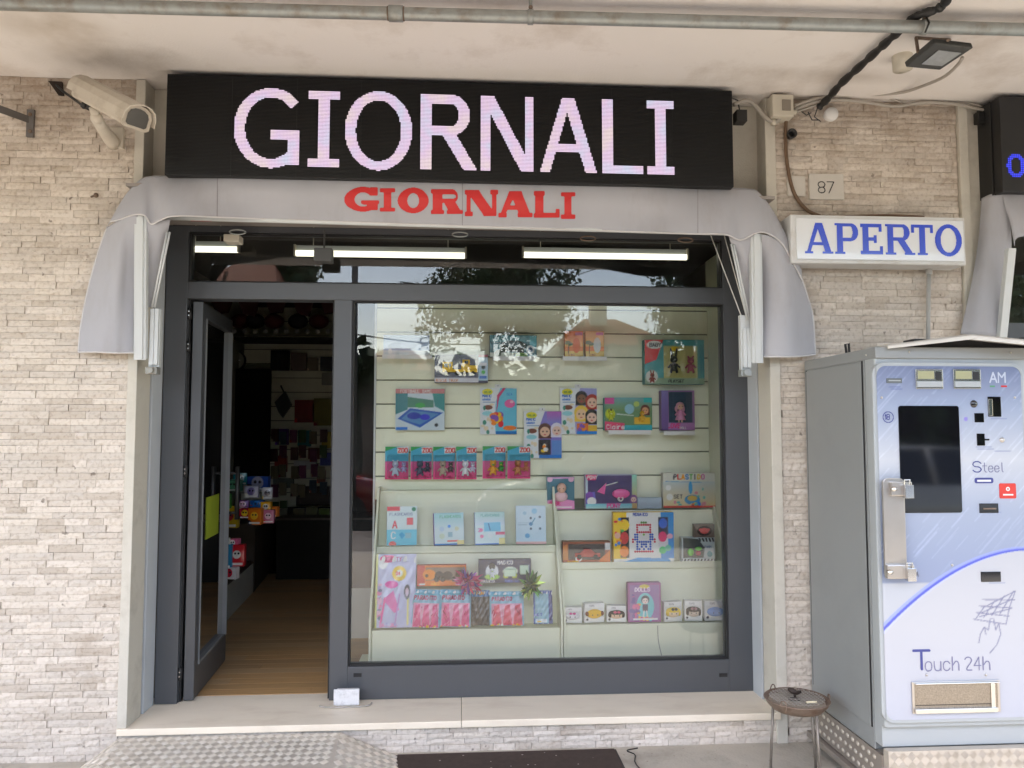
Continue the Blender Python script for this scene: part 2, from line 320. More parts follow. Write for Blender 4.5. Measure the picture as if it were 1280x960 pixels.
class Mask:
    """boolean raster in user units; y up"""
    def __init__(s, w, h, cell):
        s.c = cell; s.nx = max(1, int(round(w/cell))); s.ny = max(1, int(round(h/cell))); s.w = w; s.h = h
        s.X, s.Y = np.meshgrid((np.arange(s.nx)+.5)*w/s.nx, (np.arange(s.ny)+.5)*h/s.ny); s.m = np.zeros((s.ny, s.nx), bool)
    def rect(s, x0, y0, x1, y1, v=True): s.m[(s.X >= x0) & (s.X <= x1) & (s.Y >= y0) & (s.Y <= y1)] = v
    def poly(s, P, v=True): s.m[inpoly(s.X, s.Y, P)] = v
    def ring(s, cx, cy, rx, ry, tx, ty, a0=0, a1=360, cut=None):
        u = (s.X-cx)/rx; w = (s.Y-cy)/ry; o = u*u+w*w <= 1
        i = ((s.X-cx)/(rx-tx))**2+((s.Y-cy)/(ry-ty))**2 >= 1
        ang = np.degrees(np.arctan2(w, u)) % 360; k = (ang >= a0) & (ang <= a1) if a1 <= 360 else ((ang >= a0) | (ang <= a1-360))
        s.m[o & i & k] = True
    def line(s, x0, y0, x1, y1, t):
        d = segd(s.X, s.Y, x0, y0, x1, y1); s.m[d <= t/2] = True
    def text(s, x, y, h, txt, t, adv=1.0, asp=.62):
        for ch in txt:
            for p in strokes(ch):
                q = [(x+a*h*asp, y+b*h) for a, b in p]
                for a, b in zip(q, q[1:]): s.line(*a, *b, t)
            x += h*asp*adv+h*.2 if ch not in 'lI.i1' else h*asp*.75+h*.05
        return x
    def cells(s, fn, mb, gap=0):
        """every run of set cells becomes a quad through fn(x, y) -> 3D"""
        cw = s.w/s.nx; chh = s.h/s.ny
        for j in range(s.ny):
            row = s.m[j]; i = 0
            while i < s.nx:
                if row[i]:
                    k = i
                    while k < s.nx and row[k] and (not gap or k == i) and k-i < 24: k += 1
                    x0, x1, y0, y1 = i*cw+gap, k*cw-gap, j*chh+gap, (j+1)*chh-gap
                    mb.add([fn(x0, y0), fn(x1, y0), fn(x1, y1), fn(x0, y1)], [(0, 1, 2, 3)]); i = k
                else: i += 1
        return mb
def inpoly(X, Y, P):
    r = np.zeros(X.shape, bool); n = len(P)
    for i in range(n):
        x0, y0 = P[i]; x1, y1 = P[(i+1) % n]
        if y0 == y1: continue
        c = ((y0 > Y) != (y1 > Y)) & (X < (x1-x0)*(Y-y0)/(y1-y0)+x0); r ^= c
    return r
def segd(X, Y, x0, y0, x1, y1):
    dx, dy = x1-x0, y1-y0; l = dx*dx+dy*dy
    t = np.clip(((X-x0)*dx+(Y-y0)*dy)/l, 0, 1) if l > 0 else 0
    return np.hypot(X-x0-t*dx, Y-y0-t*dy)
class Cv:
    """colour canvas, unit coordinates with y DOWN; aspect-aware"""
    def __init__(s, w, h, bg, res=64):
        k = res/max(w, h)*2; s.nx = max(8, int(w*k)); s.ny = max(8, int(h*k)); s.w = w; s.h = h; s.a = h/w
        s.X, s.Y = np.meshgrid((np.arange(s.nx)+.5)/s.nx, (np.arange(s.ny)+.5)/s.ny); s.c = np.zeros((s.ny, s.nx, 3)); s.c[:] = bg
    def r(s, x0, y0, x1, y1, c): s.c[(s.X >= x0) & (s.X <= x1) & (s.Y >= y0) & (s.Y <= y1)] = c; return s
    def g(s, x0, y0, x1, y1, c0, c1):
        k = (s.X >= x0) & (s.X <= x1) & (s.Y >= y0) & (s.Y <= y1); t = ((s.Y-y0)/(y1-y0))[..., None]; z = np.array(c0)*(1-t)+np.array(c1)*t; s.c[k] = z[k]; return s
    def e(s, x, y, rx, ry, c): s.c[((s.X-x)/rx)**2+((s.Y-y)/ry)**2 <= 1] = c; return s
    def o(s, x, y, r, c): return s.e(x, y, r, r/s.a, c)
    def p(s, P, c): s.c[inpoly(s.X, s.Y, P)] = c; return s
    def l(s, x0, y0, x1, y1, t, c):
        d = segd(s.X, s.Y*s.a, x0, y0*s.a, x1, y1*s.a); s.c[d <= t/2] = c; return s
    def t(s, x, y, h, txt, c, th=.16, asp=.6):
        """baseline y, cap height h in units of the canvas height"""
        hh = h*s.a
        for ch in txt:
            for p in strokes(ch):
                q = [(x+a*hh*asp, y-b*h) for a, b in p]
                for a, b in zip(q, q[1:]): s.l(*a, *b, hh*th, c)
            x += hh*asp+hh*.24 if ch not in 'lIi1.' else hh*asp*.7+hh*.14
        return s
    def dots(s, n, x0, y0, x1, y1, cols, r=.03, seed=1):
        q = random.Random(seed)
        for _ in range(n): s.e(q.uniform(x0, x1), q.uniform(y0, y1), r*q.uniform(.5, 1.3), r*q.uniform(.5, 1.3)/s.a, q.choice(cols))
        return s
    def face(s, x, y, r, skin, hair, long=1):
        s.e(x, y-.02, r*1.35, r*1.4/s.a, hair)
        if long: s.r(x-r*1.3, y, x+r*1.3, y+r*1.6/s.a, hair)
        s.e(x, y+r*.2/s.a, r, r*1.05/s.a, skin)
        s.o(x-r*.4, y+r*.1/s.a, r*.16, (40, 30, 40)); s.o(x+r*.4, y+r*.1/s.a, r*.16, (40, 30, 40)); s.e(x, y+r*.75/s.a, r*.25, r*.1/s.a, (190, 60, 80)); return s
    def mesh(s, fn, name, off, mbase=None):
        """grid through fn(u, v) (v down) with the colours as a point attribute"""
        c = s.c[:s.ny//2*2, :s.nx//2*2]; c = (c[::2, ::2]+c[1::2, ::2]+c[::2, 1::2]+c[1::2, 1::2])/4
        ny, nx = c.shape[:2]; v = c/255; v = np.clip(v.mean(2, keepdims=True)+(v-v.mean(2, keepdims=True))*1.15, 0, 1); lin = np.where(v <= .04045, v/12.92, ((v+.055)/1.055)**2.4)*.9+.004
        mb = MB(); mb.grid([[fn(i/(nx-1), j/(ny-1)) for i in range(nx)] for j in range(ny)])
        mb.f = [f[::-1] for f in mb.f]
        me = mb.mesh(name, off); a = me.color_attributes.new('ink', 'FLOAT_COLOR', 'POINT')
        a.data.foreach_set('color', np.concatenate([lin.reshape(-1, 3), np.ones((nx*ny, 1))], 1).astype(np.float32).ravel()); return me
def decal(name, cv, fn, parent, m=None):
    base = wloc(parent); me = cv.mesh(fn, name, base); me.materials.append(m or M_ink); o = bpy.data.objects.new(name, me); COL.objects.link(o); o.parent = parent; WL[o.name] = base; return o

# lettering masks ---------------------------------------------------
def slab(m, x, y, w, h, ch, t, th, se, sh, bulge=0):
    """one roman capital into mask m. t stem, th thin stroke, se serif reach, sh serif height"""
    R = m.rect
    def ser(cx, yy, up, wd=None):
        wd = (wd or t/2)+se
        if se > 0: R(cx-wd, yy, cx+wd, yy+sh) if up else R(cx-wd, yy-sh, cx+wd, yy)
    if ch == 'I': R(x+w/2-t/2, y, x+w/2+t/2, y+h); R(x, y, x+w, y+sh); R(x, y+h-sh, x+w, y+h)
    if ch == 'O': m.ring(x+w/2, y+h/2, w/2, h/2+.02*h, t, th)
    if ch == 'G':
        m.ring(x+w*.56, y+h/2, w*.56, h/2+.02*h, t, th, 42, 318)
        R(x+w-t, y+.03*h, x+w, y+h*.47); R(x+w*.56, y+h*.47-th, x+w, y+h*.47)
        if se > 0: R(x+w*.5, y+h*.47-th*.8, x+w*1.04, y+h*.47); R(x+w-t*.7, y+h*.68, x+w, y+h)
    if ch == 'R' or ch == 'P':
        s0 = x+se; R(s0, y, s0+t, y+h)
        mid = .46 if ch == 'R' else .42
        bw = (w*.86-se) if ch == 'R' else w-se
        cy = y+h*(1+mid)/2-th/2*0; ry = h*(1-mid)/2; cx = s0+bw-ry*.9 if bw-ry*.9 > t else s0+t
        rx = s0+bw-cx; m.ring(cx, y+h-ry, rx, ry, t, th, 270, 450)
        R(s0, y+h-th, cx, y+h); R(s0, y+h-2*ry, cx, y+h-2*ry+th)
        if ch == 'R':
            m.poly([(s0+bw*.42, y+h*mid+th*.3), (s0+bw*.42+t*1.15, y+h*mid+th*.6), (x+w, y), (x+w-t*1.25, y)])
            if se > 0: R(x+w-t*1.6, y, x+w+se*.4, y+sh)
        if se > 0: R(x, y, s0+t+se, y+sh); R(x, y+h-sh, s0+t, y+h)
    if ch == 'N':
        s0 = x+se; s1 = x+w-se
        R(s0, y, s0+th, y+h); R(s1-th, y, s1, y+h); m.poly([(s0, y+h), (s0+t*1.2, y+h), (s1, y), (s1-t*1.2, y)])
        if se > 0: R(x, y, s0+th+se, y+sh); R(x, y+h-sh, s0+t, y+h); R(s1-th-se, y+h-sh, x+w, y+h)
    if ch == 'A':
        c = x+w/2; a = t*1.05; b = th*1.1
        m.poly([(x+se*.6, y), (x+se*.6+b, y), (c+b*.3, y+h), (c-a*.55, y+h)]); m.poly([(x+w-se*.6, y), (x+w-se*.6-a, y), (c-a*.5, y+h), (c+a*.55, y+h)])
        R(x+w*.26, y+h*.27, x+w*.74, y+h*.27+th)
        if se > 0: R(x, y, x+b+se*2, y+sh); R(x+w-a-se*2, y, x+w, y+sh)
    if ch == 'L':
        s0 = x+se; R(s0, y, s0+t, y+h); R(s0, y, x+w, y+th)
        if se > 0: R(x, y, s0+t, y+sh); R(x, y+h-sh, s0+t+se, y+h); R(x+w-th*.9, y, x+w, y+h*.33)
    if ch == 'E':
        s0 = x+se; R(s0, y, s0+t, y+h); R(x, y, x+w, y+th); R(x, y+h-th, x+w*.96, y+h); R(s0, y+h*.5-th/2, x+w*.72, y+h*.5+th/2)
        R(x+w-th*.9, y, x+w, y+h*.28); R(x+w*.96-th*.9, y+h*.74, x+w*.96, y+h); R(x+w*.72-th*.8, y+h*.38, x+w*.72, y+h*.62)
    if ch == 'T':
        R(x+w/2-t/2, y, x+w/2+t/2, y+h); R(x, y+h-th, x+w, y+h); R(x, y+h*.72, x+th*.9, y+h); R(x+w-th*.9, y+h*.72, x+w, y+h); R(x+w/2-t/2-se, y, x+w/2+t/2+se, y+sh)

# ================================================================== SETTING
def struct(name, mb, m, **k): return tag(obj(name, mb, m, **k), kind='structure')
struct('pavement', MB().grid([[(x, y, 0) for y in (.2, -.8, -5.4)] for x in (-14, -4, 4, 14)]), M_pave)
kb = MB()
for i in range(28): kb.box(-14+i, -13.01+i, -5.55, -5.4, -.13, .004)
struct('kerb', kb, mat('kerb_stone', (.38, .36, .33), .8, var=.15, bump=.3), bevel=.01)
struct('road', MB().grid([[(x, y, -.12) for y in (-5.5, -12.5)] for x in (-60, 60)]), M_asphalt)
struct('ground', MB().grid([[(x, y, -.134) for y in (400, -400)] for x in (-400, 400)]), mat('far_ground', (.17, .17, .12), .95, var=.3, vs=1))
struct('opposite_pavement', MB().box(-60, 60, -15, -12.5, -.3, 0), M_pave)
struct('soffit', MB().box(-9, 9, -3.59, .62, 3.265, 3.5), M_soffit)
struct('upper_facade', MB().box(-9, 9, -3.55, 6, 3.503, 7), M_plaster)
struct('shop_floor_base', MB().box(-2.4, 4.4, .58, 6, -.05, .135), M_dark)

# ------------------------------------------------------------------ stone cladding
def brick_mesh(seed):
    q = random.Random(seed); nx, nz = 5, 2; P = []
    for i in range(nx+1):
        for j in range(nz+1):
            ed = i in (0, nx) or j in (0, nz)
            P.append((i/nx, (q.uniform(.0, .10) if ed else q.uniform(-.14, .02)), j/nz))
    F = []
    for i in range(nx):
        for j in range(nz):
            a = i*(nz+1)+j; F.append((a, a+nz+1, a+nz+2, a+1))
    ring_ = [i*(nz+1) for i in range(nx+1)]+[nx*(nz+1)+j for j in range(1, nz+1)]+[i*(nz+1)+nz for i in range(nx-1, -1, -1)]+[j for j in range(nz-1, 0, -1)]
    o = len(P); P += [(P[k][0], 1, P[k][2]) for k in ring_]; m = len(ring_)
    for k in range(m): F.append((ring_[k], o+k, o+(k+1) % m, ring_[(k+1) % m]))
    return P, F
BR = [brick_mesh(i) for i in range(14)]; BRM = []
for P_, F_ in BR:
    me = bpy.data.meshes.new('brick'); me.from_pydata(P_, [], F_); me.materials.append(M_stone); BRM.append(me)
def stone_wall(name, label, regs, blocked=lambda x, z: False, rowh=(.027, .037), ln=(.06, .21), Y=0, cap=300):
    """rows of split stone strips: the 300 that show largest are parts, the rest one joined part"""
    t = thing(name, label, 'wall', ((regs[0][0]+regs[0][1])/2, Y, 0)); items = []
    for (x0, x1, z0, z1) in regs:
        z = z0
        while z < z1-.004:
            h = min(R_.uniform(*rowh), z1-z)
            if z1-z-h < .012: h = z1-z
            x = x0-R_.uniform(0, .1); first = True
            while x < x1-.005:
                w = R_.uniform(*ln)**1.0; a, b = max(x, x0), min(x+w, x1)
                if x1-b < .02: b = x1; w = 9
                if b-a > .012: items.append((a, b, z, z+h))
                x += w
            z += h
    def key(i):
        a, b, c, d = i; v = ((a+b)/2, (c+d)/2)
        p = Vector((v[0], Y, v[1]))-CAM; zz = p.dot(FW); px = 640+960*p.dot(RT)/zz; py = 480-960*p.dot(UP)/zz
        return -(b-a)*(d-c) if (0 < px < 1280 and 0 < py < 960 and not blocked(px, py)) else 0
    items.sort(key=key); st = MB()
    for n_, (a, b, c, d) in enumerate(items):
        k = R_.randrange(14); y = Y+R_.uniform(-.0035, .003); g = R_.uniform(.0004, .0014); dep = .024
        if n_ < cap:
            o = bpy.data.objects.new('brick', BRM[k]); COL.objects.link(o); o.parent = t
            o.location = Vector((a+g, y, c+g*.7))-wloc(t); o.scale = (b-a-2*g, dep, d-c-1.4*g)
        else:
            P_, F_ = BR[k]; st.add([(a+g+p[0]*(b-a-2*g), y+p[1]*dep, c+g*.7+p[2]*(d-c-1.4*g)) for p in P_], F_)
    if st.v: tag(obj('brick_rows', st, M_stone, t), kind='stuff')
    return t
JL, JR = -1.60, 1.565
wl = stone_wall('stone_wall', 'split stone clad wall on the left under the surveillance camera', [(-2.75, JL, .0, 3.264)], lambda px, py: 98 < px < 168 and 260 < py < 441)
obj('backing', MB().box(-7, JL+.002, .021, .4, -.01, 3.26), M_mortar, wl)
wr = stone_wall('stone_wall', 'split stone clad wall on the right behind the lit open sign and vending machine', [(JR+.05, 2.60, .0, 3.264)],
                lambda px, py: (px > 1003 and py > 430) or (990 < px < 1208 and 272 < py < 333) or (px < 1019 and 240 < py < 443))
obj('backing', MB().box(JR+.005, 2.655, .021, .4, -.01, 3.26), M_mortar, wr)
wp = stone_wall('stone_plinth', 'low stone clad plinth under the pale marble window sill', [(JL, JR+.05, .0, .118)], rowh=(.026, .036), ln=(.06, .2))
tag(wp, cat='plinth'); obj('backing', MB().box(JL, JR+.05, .021, .3, -.01, .118), M_mortar, wp)

# ------------------------------------------------------------------ jambs with the slot for the roller shutter
jl = thing('door_jamb', 'cream plastered jamb with dark shutter slot left of the open door', 'jamb', (JL+.02, 0, .15))
obj('facing', MB().box(JL, JL+.045, -.012, .15, .15, 3.262), M_plaster, jl, bevel=.003)
obj('shutter_slot', MB().box(JL+.0, JL+.028, .15, .172, .15, 3.262), M_rust, jl)
obj('inner_panel', MB().box(JL, JL+.047, .172, .30, .15, 2.7), mat('pale_blue_grey_paint', (.50, .53, .56), .6, var=.05), jl, bevel=.002)
jr = thing('window_jamb', 'cream plastered jamb with dark shutter slot right of the display window', 'jamb', (JR, 0, .15))
obj('facing', MB().box(JR-.004, JR+.05, -.012, .15, .0, 3.262), M_plaster, jr, bevel=.003)
obj('shutter_slot', MB().box(JR+.018, JR+.046, .15, .172, .15, 3.262), M_rust, jr)
obj('inner_panel', MB().box(JR-.004, JR+.046, .172, .30, .15, 2.7), MC['pale_blue_grey_paint'], jr, bevel=.002)
struct('recess_wall', MB().box(JL, JR+.05, .10, .62, 2.72, 3.262), M_plaster)

# ------------------------------------------------------------------ sill: two marble slabs
sl = thing('window_sill', 'pale veined marble sill running under the door and display window', 'sill', (0, .1, .118))
sp = at(577, 890, .02).x
obj('sill_slab', MB().box(JL+.003, sp-.001, -.022, .42, .118, .15), M_marble, sl, bevel=.004)
obj('sill_slab', MB().box(sp+.001, JR+.012, -.022, .42, .118, .1515), M_marble, sl, bevel=.004)

# ------------------------------------------------------------------ shopfront in anthracite aluminium
FY = .30
def X_(px, py=600, Y=FY): return at(px, py, Y).x
def Z_(py, px=600, Y=FY): return at(px, py, Y).z
zt, zb = .1515, 2.62
fl0, fl1 = JL+.05, X_(228, 600); ml0, ml1 = X_(415), X_(437.5, 600)
gr0, gr1 = X_(908, 600), JR+.001
ztr0, ztr1 = Z_(377, 600), Z_(356.5, 600)       # transom bar
zg = Z_(830, 640)                               # top of the bottom rail
sf = thing('shopfront', 'dark anthracite aluminium shopfront with open door, display pane and transom window', 'shopfront', (0, FY, .15))
FD = .10
obj('jamb_profile', MB().box(fl0, fl1, FY, FY+FD, zt, zb), M_frame, sf, bevel=.002)
obj('jamb_profile', MB().box(gr0, gr1, FY, FY+FD, zt, zb), M_frame, sf, bevel=.002)
obj('mullion', MB().box(ml0, ml1, FY, FY+FD, zt, ztr0), M_frame, sf, bevel=.002)
obj('transom_bar', MB().box(fl1, gr0, FY-.001, FY+FD, ztr0, ztr1), M_frame, sf, bevel=.002)
br_ = obj('bottom_rail', MB().box(ml1, gr0, FY+.001, FY+FD, zt, zg), M_frame, sf, bevel=.002)
for px in (447, 904): obj('drain_cap', MB().box(X_(px-5, 843), X_(px+5, 843), FY-.003, FY+.01, Z_(846, px), Z_(841.5, px)), M_gasket, br_)
obj('head_rail', MB().box(fl1, gr0, FY, FY+FD, zb-.03, zb), M_frame, sf)
gs = MB()
for a, b, c, d in ((ml1, gr0, zg, ztr0), (fl1, gr0, ztr1, zb-.03)):
    gs.box(a, a+.009, FY+.012, FY+.045, c, d).box(b-.009, b, FY+.012, FY+.045, c, d).box(a+.009, b-.009, FY+.012, FY+.045, c, c+.008).box(a+.009, b-.009, FY+.012, FY+.045, d-.008, d)
obj('gasket', gs, M_gasket, sf)
obj('display_pane', MB().box(ml1+.004, gr0-.004, GY, GY+.008, zg+.003, ztr0-.003), M_glass, sf)
obj('transom_pane', MB().box(fl1+.004, gr0-.004, GY, GY+.008, ztr1+.003, zb-.033), M_glass, sf)
obj('door_stop', MB().box(ml0-.012, ml0, FY+.03, FY+.06, zt, ztr0), M_gasket, sf)
# hinge-side rebate strip and the open leaf
hx = fl1+.022; hz0, hz1 = .157, ztr0-.012
A = Vector((hx, FY+.03, 0)); B = atz(272, 822, .17); B.z = 0; dl = (B-A); LW = dl.length; dl.normalize(); nl = Vector((-dl.y, dl.x, 0))   # leaf direction into the shop
def leafbox(u0, u1, z0, z1, t0, t1):
    q = [A+dl*u+nl*t for u, t in ((u0, t0), (u1, t0), (u1, t1), (u0, t1))]
    return MB().prism([Vector((p.x, p.y, z0)) for p in q], (0, 0, z1-z0))
leaf = obj('door_leaf', MB(), M_frame, sf)
lm = MB()
for b in (leafbox(0, .075, hz0, hz1, -.05, 0), leafbox(LW-.034, LW, hz0, hz1, -.045, 0), leafbox(.075, LW-.034, hz0, hz0+.16, -.049, -.001), leafbox(.075, LW-.034, hz1-.08, hz1, -.049, -.001)): lm.add(b.v, b.f)
leaf.data = lm.mesh('door_leaf', wloc(sf)); leaf.data.materials.append(M_frame); k = leaf.modifiers.new('bevel', 'BEVEL'); k.width = .002
obj('door_glass', leafbox(.075, LW-.034, hz0+.16, hz1-.08, -.03, -.024), M_door_glass, leaf)
bd = MB()
for b in (leafbox(.075, .080, hz0+.16, hz1-.08, -.056, -.03), leafbox(LW-.040, LW-.034, hz0+.16, hz1-.08, -.056, -.03), leafbox(.09, LW-.09, hz0+.16, hz0+.175, -.054, -.03)): bd.add(b.v, b.f)
obj('glazing_bead', bd, mat('bead_grey', (.20, .21, .22), .4), leaf)
hd = MB(); hp = [A+dl*(LW-.03)-nl*.10+Vector((0, 0, z)) for z in (1.0, 1.32)]
hd.tube(hp, .014, 10)
for z in (1.04, 1.28): hd.tube([A+dl*(LW-.03)-nl*.05+Vector((0, 0, z)), A+dl*(LW-.03)-nl*.10+Vector((0, 0, z))], .009, 8)
obj('pull_handle', hd, M_black, leaf, smooth=True)
for py in (392, 433, 589, 842):
    z = at(231, py, FY+.02).z
    h = obj('hinge', MB().lathe([(.0, -.03), (.011, -.03), (.011, .03), (0, .03)], (fl1+.008, FY+.018, z), 12), M_gasket, leaf, smooth=True)
    obj('hinge_screw', MB().ball((fl1+.008, FY+.006, z+.011), .005, n=8, m=5).ball((fl1+.008, FY+.006, z-.011), .005, n=8, m=5), M_chrome, h)
obj('leaf_seal', MB().box(fl1, fl1+.010, FY+.03, FY+.05, zt, ztr0), M_gasket, sf)
yn = leafbox(.22, .47, 0, 1, -.0225, -.0205); z0, z1 = atz(250, 686, .9).z, 1
zz0, zz1 = .98, 1.33
obj_y = obj('paper_notice', leafbox(.24, .52, .94, 1.17, -.0325, -.0312), mat('yellow_green_paper', (.30, .38, .02), .7), loc=tuple(A+dl*.3))
tag(obj_y, 'yellow-green paper sheet stuck inside the open door glass', 'notice')
# base for the white block that wedges the mullion
b0, b1 = at(418, 887, .24), at(450, 866, .24)
wd = thing('door_wedge', 'scuffed white plastic block with cord at the foot of the mullion', 'block', (b0.x, .24, .1515))
obj('block', MB().box(b0.x+.006, b1.x-.006, .215, .27, .1515, .1515+.072), mat('scuffed_white_plastic', (.72, .72, .74), .5, var=.12, vs=60, dirt=((.3, .3, .32), .6, 25)), wd, bevel=.006)
obj('flange', MB().box(b0.x, b1.x, .208, .215, .1515+.006, .1515+.084), MC['scuffed_white_plastic'], wd, bevel=.002)
obj('cord', MB().tube(cr_spline([(b0.x-.07, .21, .156), (b0.x-.02, .19, .156), (b0.x+.06, .185, .156), (b1.x+.04, .20, .156), (b1.x+.06, .24, .156)], 20), .004, 6), M_cable, wd, smooth=True)

# head of the opening: shutter box
hb = thing('shutter_box', 'grey-brown roller shutter housing above the transom window', 'shutter box', (0, .2, 2.62))
M_sh = mat('shutter_box_paint', (.30, .27, .25), .6, var=.12, vs=6, dirt=((.18, .14, .11), .5, 5))
obj('housing', MB().box(JL+.003, JR+.003, .11, .299, 2.622, 2.9), M_sh, hb)
obj('lower_lip', MB().box(JL+.003, JR+.003, .085, .108, 2.618, 2.632), M_alu, hb, bevel=.002)
obj('front_cover', MB().box(JL+.003, JR+.003, -.10, .11, 2.70, 2.715), M_sh, hb)
obj('sticker', MB().box(X_(238, 270, .1), X_(264, 270, .1), .105, .1095, Z_(276, 250, .1), Z_(269, 250, .1)), M_red, hb)
for px, py in ((297, 290), (575, 293), (735, 298), (857, 300)):
    p = at(px, py, .07); obj('guide_ring', MB().tube([p+Vector((.04*math.cos(a), 0, .012*math.sin(a))) for a in np.linspace(0, 6.28, 18)], .004, 6), M_rust if px > 700 else M_galv, hb, smooth=True)
p = at(405, 320, .22)
tag(obj('hanging_sensor', MB().box(p.x-.045, p.x+.045, .18, .25, p.z-.036, p.z+.034).tube([p+Vector((0, 0, .03)), p+Vector((0, 0, .14))], .006, 6), mat('grey_sensor', (.08, .08, .08), .6), bevel=.008, loc=(p.x, p.y, p.z)), 'small dark grey sensor box hanging in front of the transom glass', 'sensor')
p = at(291, 299, .2)
tag(obj('wall_sensor', MB().box(p.x-.04, p.x+.04, .17, .25, p.z-.02, p.z+.02), M_beige, bevel=.006, loc=tuple(p)), 'small beige box above the door transom', 'sensor')

# ------------------------------------------------------------------ LED sign
SY = -.13
sg0, sg1 = at(209, 96.3, SY), at(917.3, 233.8, SY); sx0, sx1, szt, szb = sg0.x, sg1.x, 3.237, sg1.z
ls = thing('led_sign', 'long black LED sign glowing GIORNALI in pale pink letters', 'sign', ((sx0+sx1)/2, SY, szb))
obj('cabinet', MB().box(sx0, sx1, SY+.004, .085, szb, szt), M_black, ls, bevel=.003)
# modules with louvres: rows of tiny fins
SW, SH = sx1-sx0, szt-szb; NX, NY = 432, 72; cw, chh = SW/NX, SH/NY
md = MB()
for i in range(9):
    for j in range(3): md.box(sx0+i*SW/9+.0006, sx0+(i+1)*SW/9-.0006, SY+.001, SY+.005, szb+j*SH/3+.0006, szb+(j+1)*SH/3-.0006)
obj('led_modules', md, M_led, ls)
fin = MB()
for j in range(NY): fin.box(sx0+.002, sx1-.002, SY-.0035, SY+.001, szb+(j+.93)*chh, szb+(j+1)*chh)
tag(obj('louvre_fins', fin, M_black, ls), kind='stuff')
def led_letter(ch, px0, px1):
    x0, x1 = (px0-208.5)/709*SW, (px1-208.5)/709*SW
    if px0 < 600: x0 -= .004
    m = Mask(SW, SH, cw); m = Mask(SW, SH, SH/NY); h = SH*.77; y = SH*.105; t = .053
    slab(m, x0, y, x1-x0, h, ch, t, .045, 0, .042)
    return m
for ch, a, b in (('G', 291, 370), ('I', 381, 418), ('O', 426, 508), ('R', 519, 590), ('N', 595, 661), ('A', 668, 741), ('L', 748, 800), ('I', 805, 840)):
    m = led_letter(ch, a, b); mb = m.cells(lambda x, y: (sx0+x, SY-.0012, szb+y), MB(), gap=.00018); obj('lit_letter', mb, M_ledmat, ls)
# small transformer beside it
p = at(925, 147, -.05)
tag(obj('cable_box', MB().box(p.x-.027, p.x+.027, -.08, -.02, p.z-.03, p.z+.03).tube([(p.x, -.05, p.z+.03), (p.x-.01, -.05, p.z+.09), (p.x-.05, -.06, p.z+.1)], .004, 6), M_black, loc=tuple(p), bevel=.003), 'small black box hanging on a wire at the right end of the LED sign', 'cable box')

# ------------------------------------------------------------------ awnings
def awning(name, label, cat, top, mid, low, u=160):
    pass
def sheet(cols, nu, nv):
    """cols: list of columns of 3D points (same count); smooth both ways"""
    n = len(cols[0]); rows = [cr_spline([c[k] for c in cols], nu) for k in range(n)]
    return [cr_spline([rows[k][i] for k in range(n)], nv) for i in range(nu)]
aw = thing('awning', 'grey fabric awning with red GIORNALI lettering folded over the shop entrance', 'awning', (0, -.2, 2.7))
def c3(*pp): return [at(a, b, y*.45-.012) for a, b, y in pp]
cols = [c3((133, 285, -.16), (134, 283, -.165), (136, 280, -.17), (138, 277, -.18)),
        c3((148, 258, -.17), (147, 265, -.21), (147, 270, -.23), (149, 275, -.24)),
        c3((160, 240, -.17), (162, 250, -.24), (163, 260, -.29), (165, 269, -.32)),
        c3((176, 224, -.16), (178, 240, -.25), (179, 255, -.31), (180, 269, -.345)),
        c3((190, 220, -.15), (190, 240, -.24), (190, 260, -.28), (189, 280, -.30)),
        c3((203, 219.5, -.145), (202, 238, -.26), (201, 256, -.32), (201, 275, -.34)),
        c3((225, 220, -.145), (224, 237, -.26), (222, 254, -.33), (220, 270, -.36))]
for k in range(1, 12):
    f = k/12; x = 225+(860-225)*f
    yt = 220+(233.5-220)*f; yb = 270+(292-270)*f; w = .003*math.sin(k*2.1)
    e_ = min(1, k/2, (12-k)/2); cols.append([at(x, yt-.5, -.095), at(x, yt+(yb-yt)*.33, -.115+w+.012*e_), at(x, yt+(yb-yt)*.66, -.115-w+.04*e_), at(x, yb, -.16+.10*e_)])
cols += [c3((868, 233.5, -.145), (868, 253, -.26), (868, 273, -.33), (868, 292.3, -.36)),
         c3((905, 234.5, -.145), (905, 254, -.26), (905, 274, -.33), (906, 293, -.355)),
         c3((922, 235, -.145), (924, 256, -.25), (925, 278, -.29), (926, 300, -.30)),
         c3((935, 236, -.15), (939, 254, -.25), (943, 272, -.31), (946, 291, -.345)),
         c3((948, 240, -.16), (953, 258, -.25), (957, 275, -.30), (960, 292, -.33)),
         c3((966, 263, -.17), (970, 275, -.22), (974, 288, -.25), (977, 304, -.26)),
         c3((985, 299, -.17), (987, 305, -.18), (989, 315, -.19), (991, 328, -.20)),
         c3((1002, 338, -.16), (1002, 341, -.165), (1002, 345, -.17), (1003, 350, -.17))]
G = sheet(cols, 170, 14)
obj('valance', MB().grid(G), M_fabric, aw, smooth=True, solid=.002)
obj('hem', MB().tube([r[-1] for r in G], .004, 6), M_hem, aw, smooth=True)
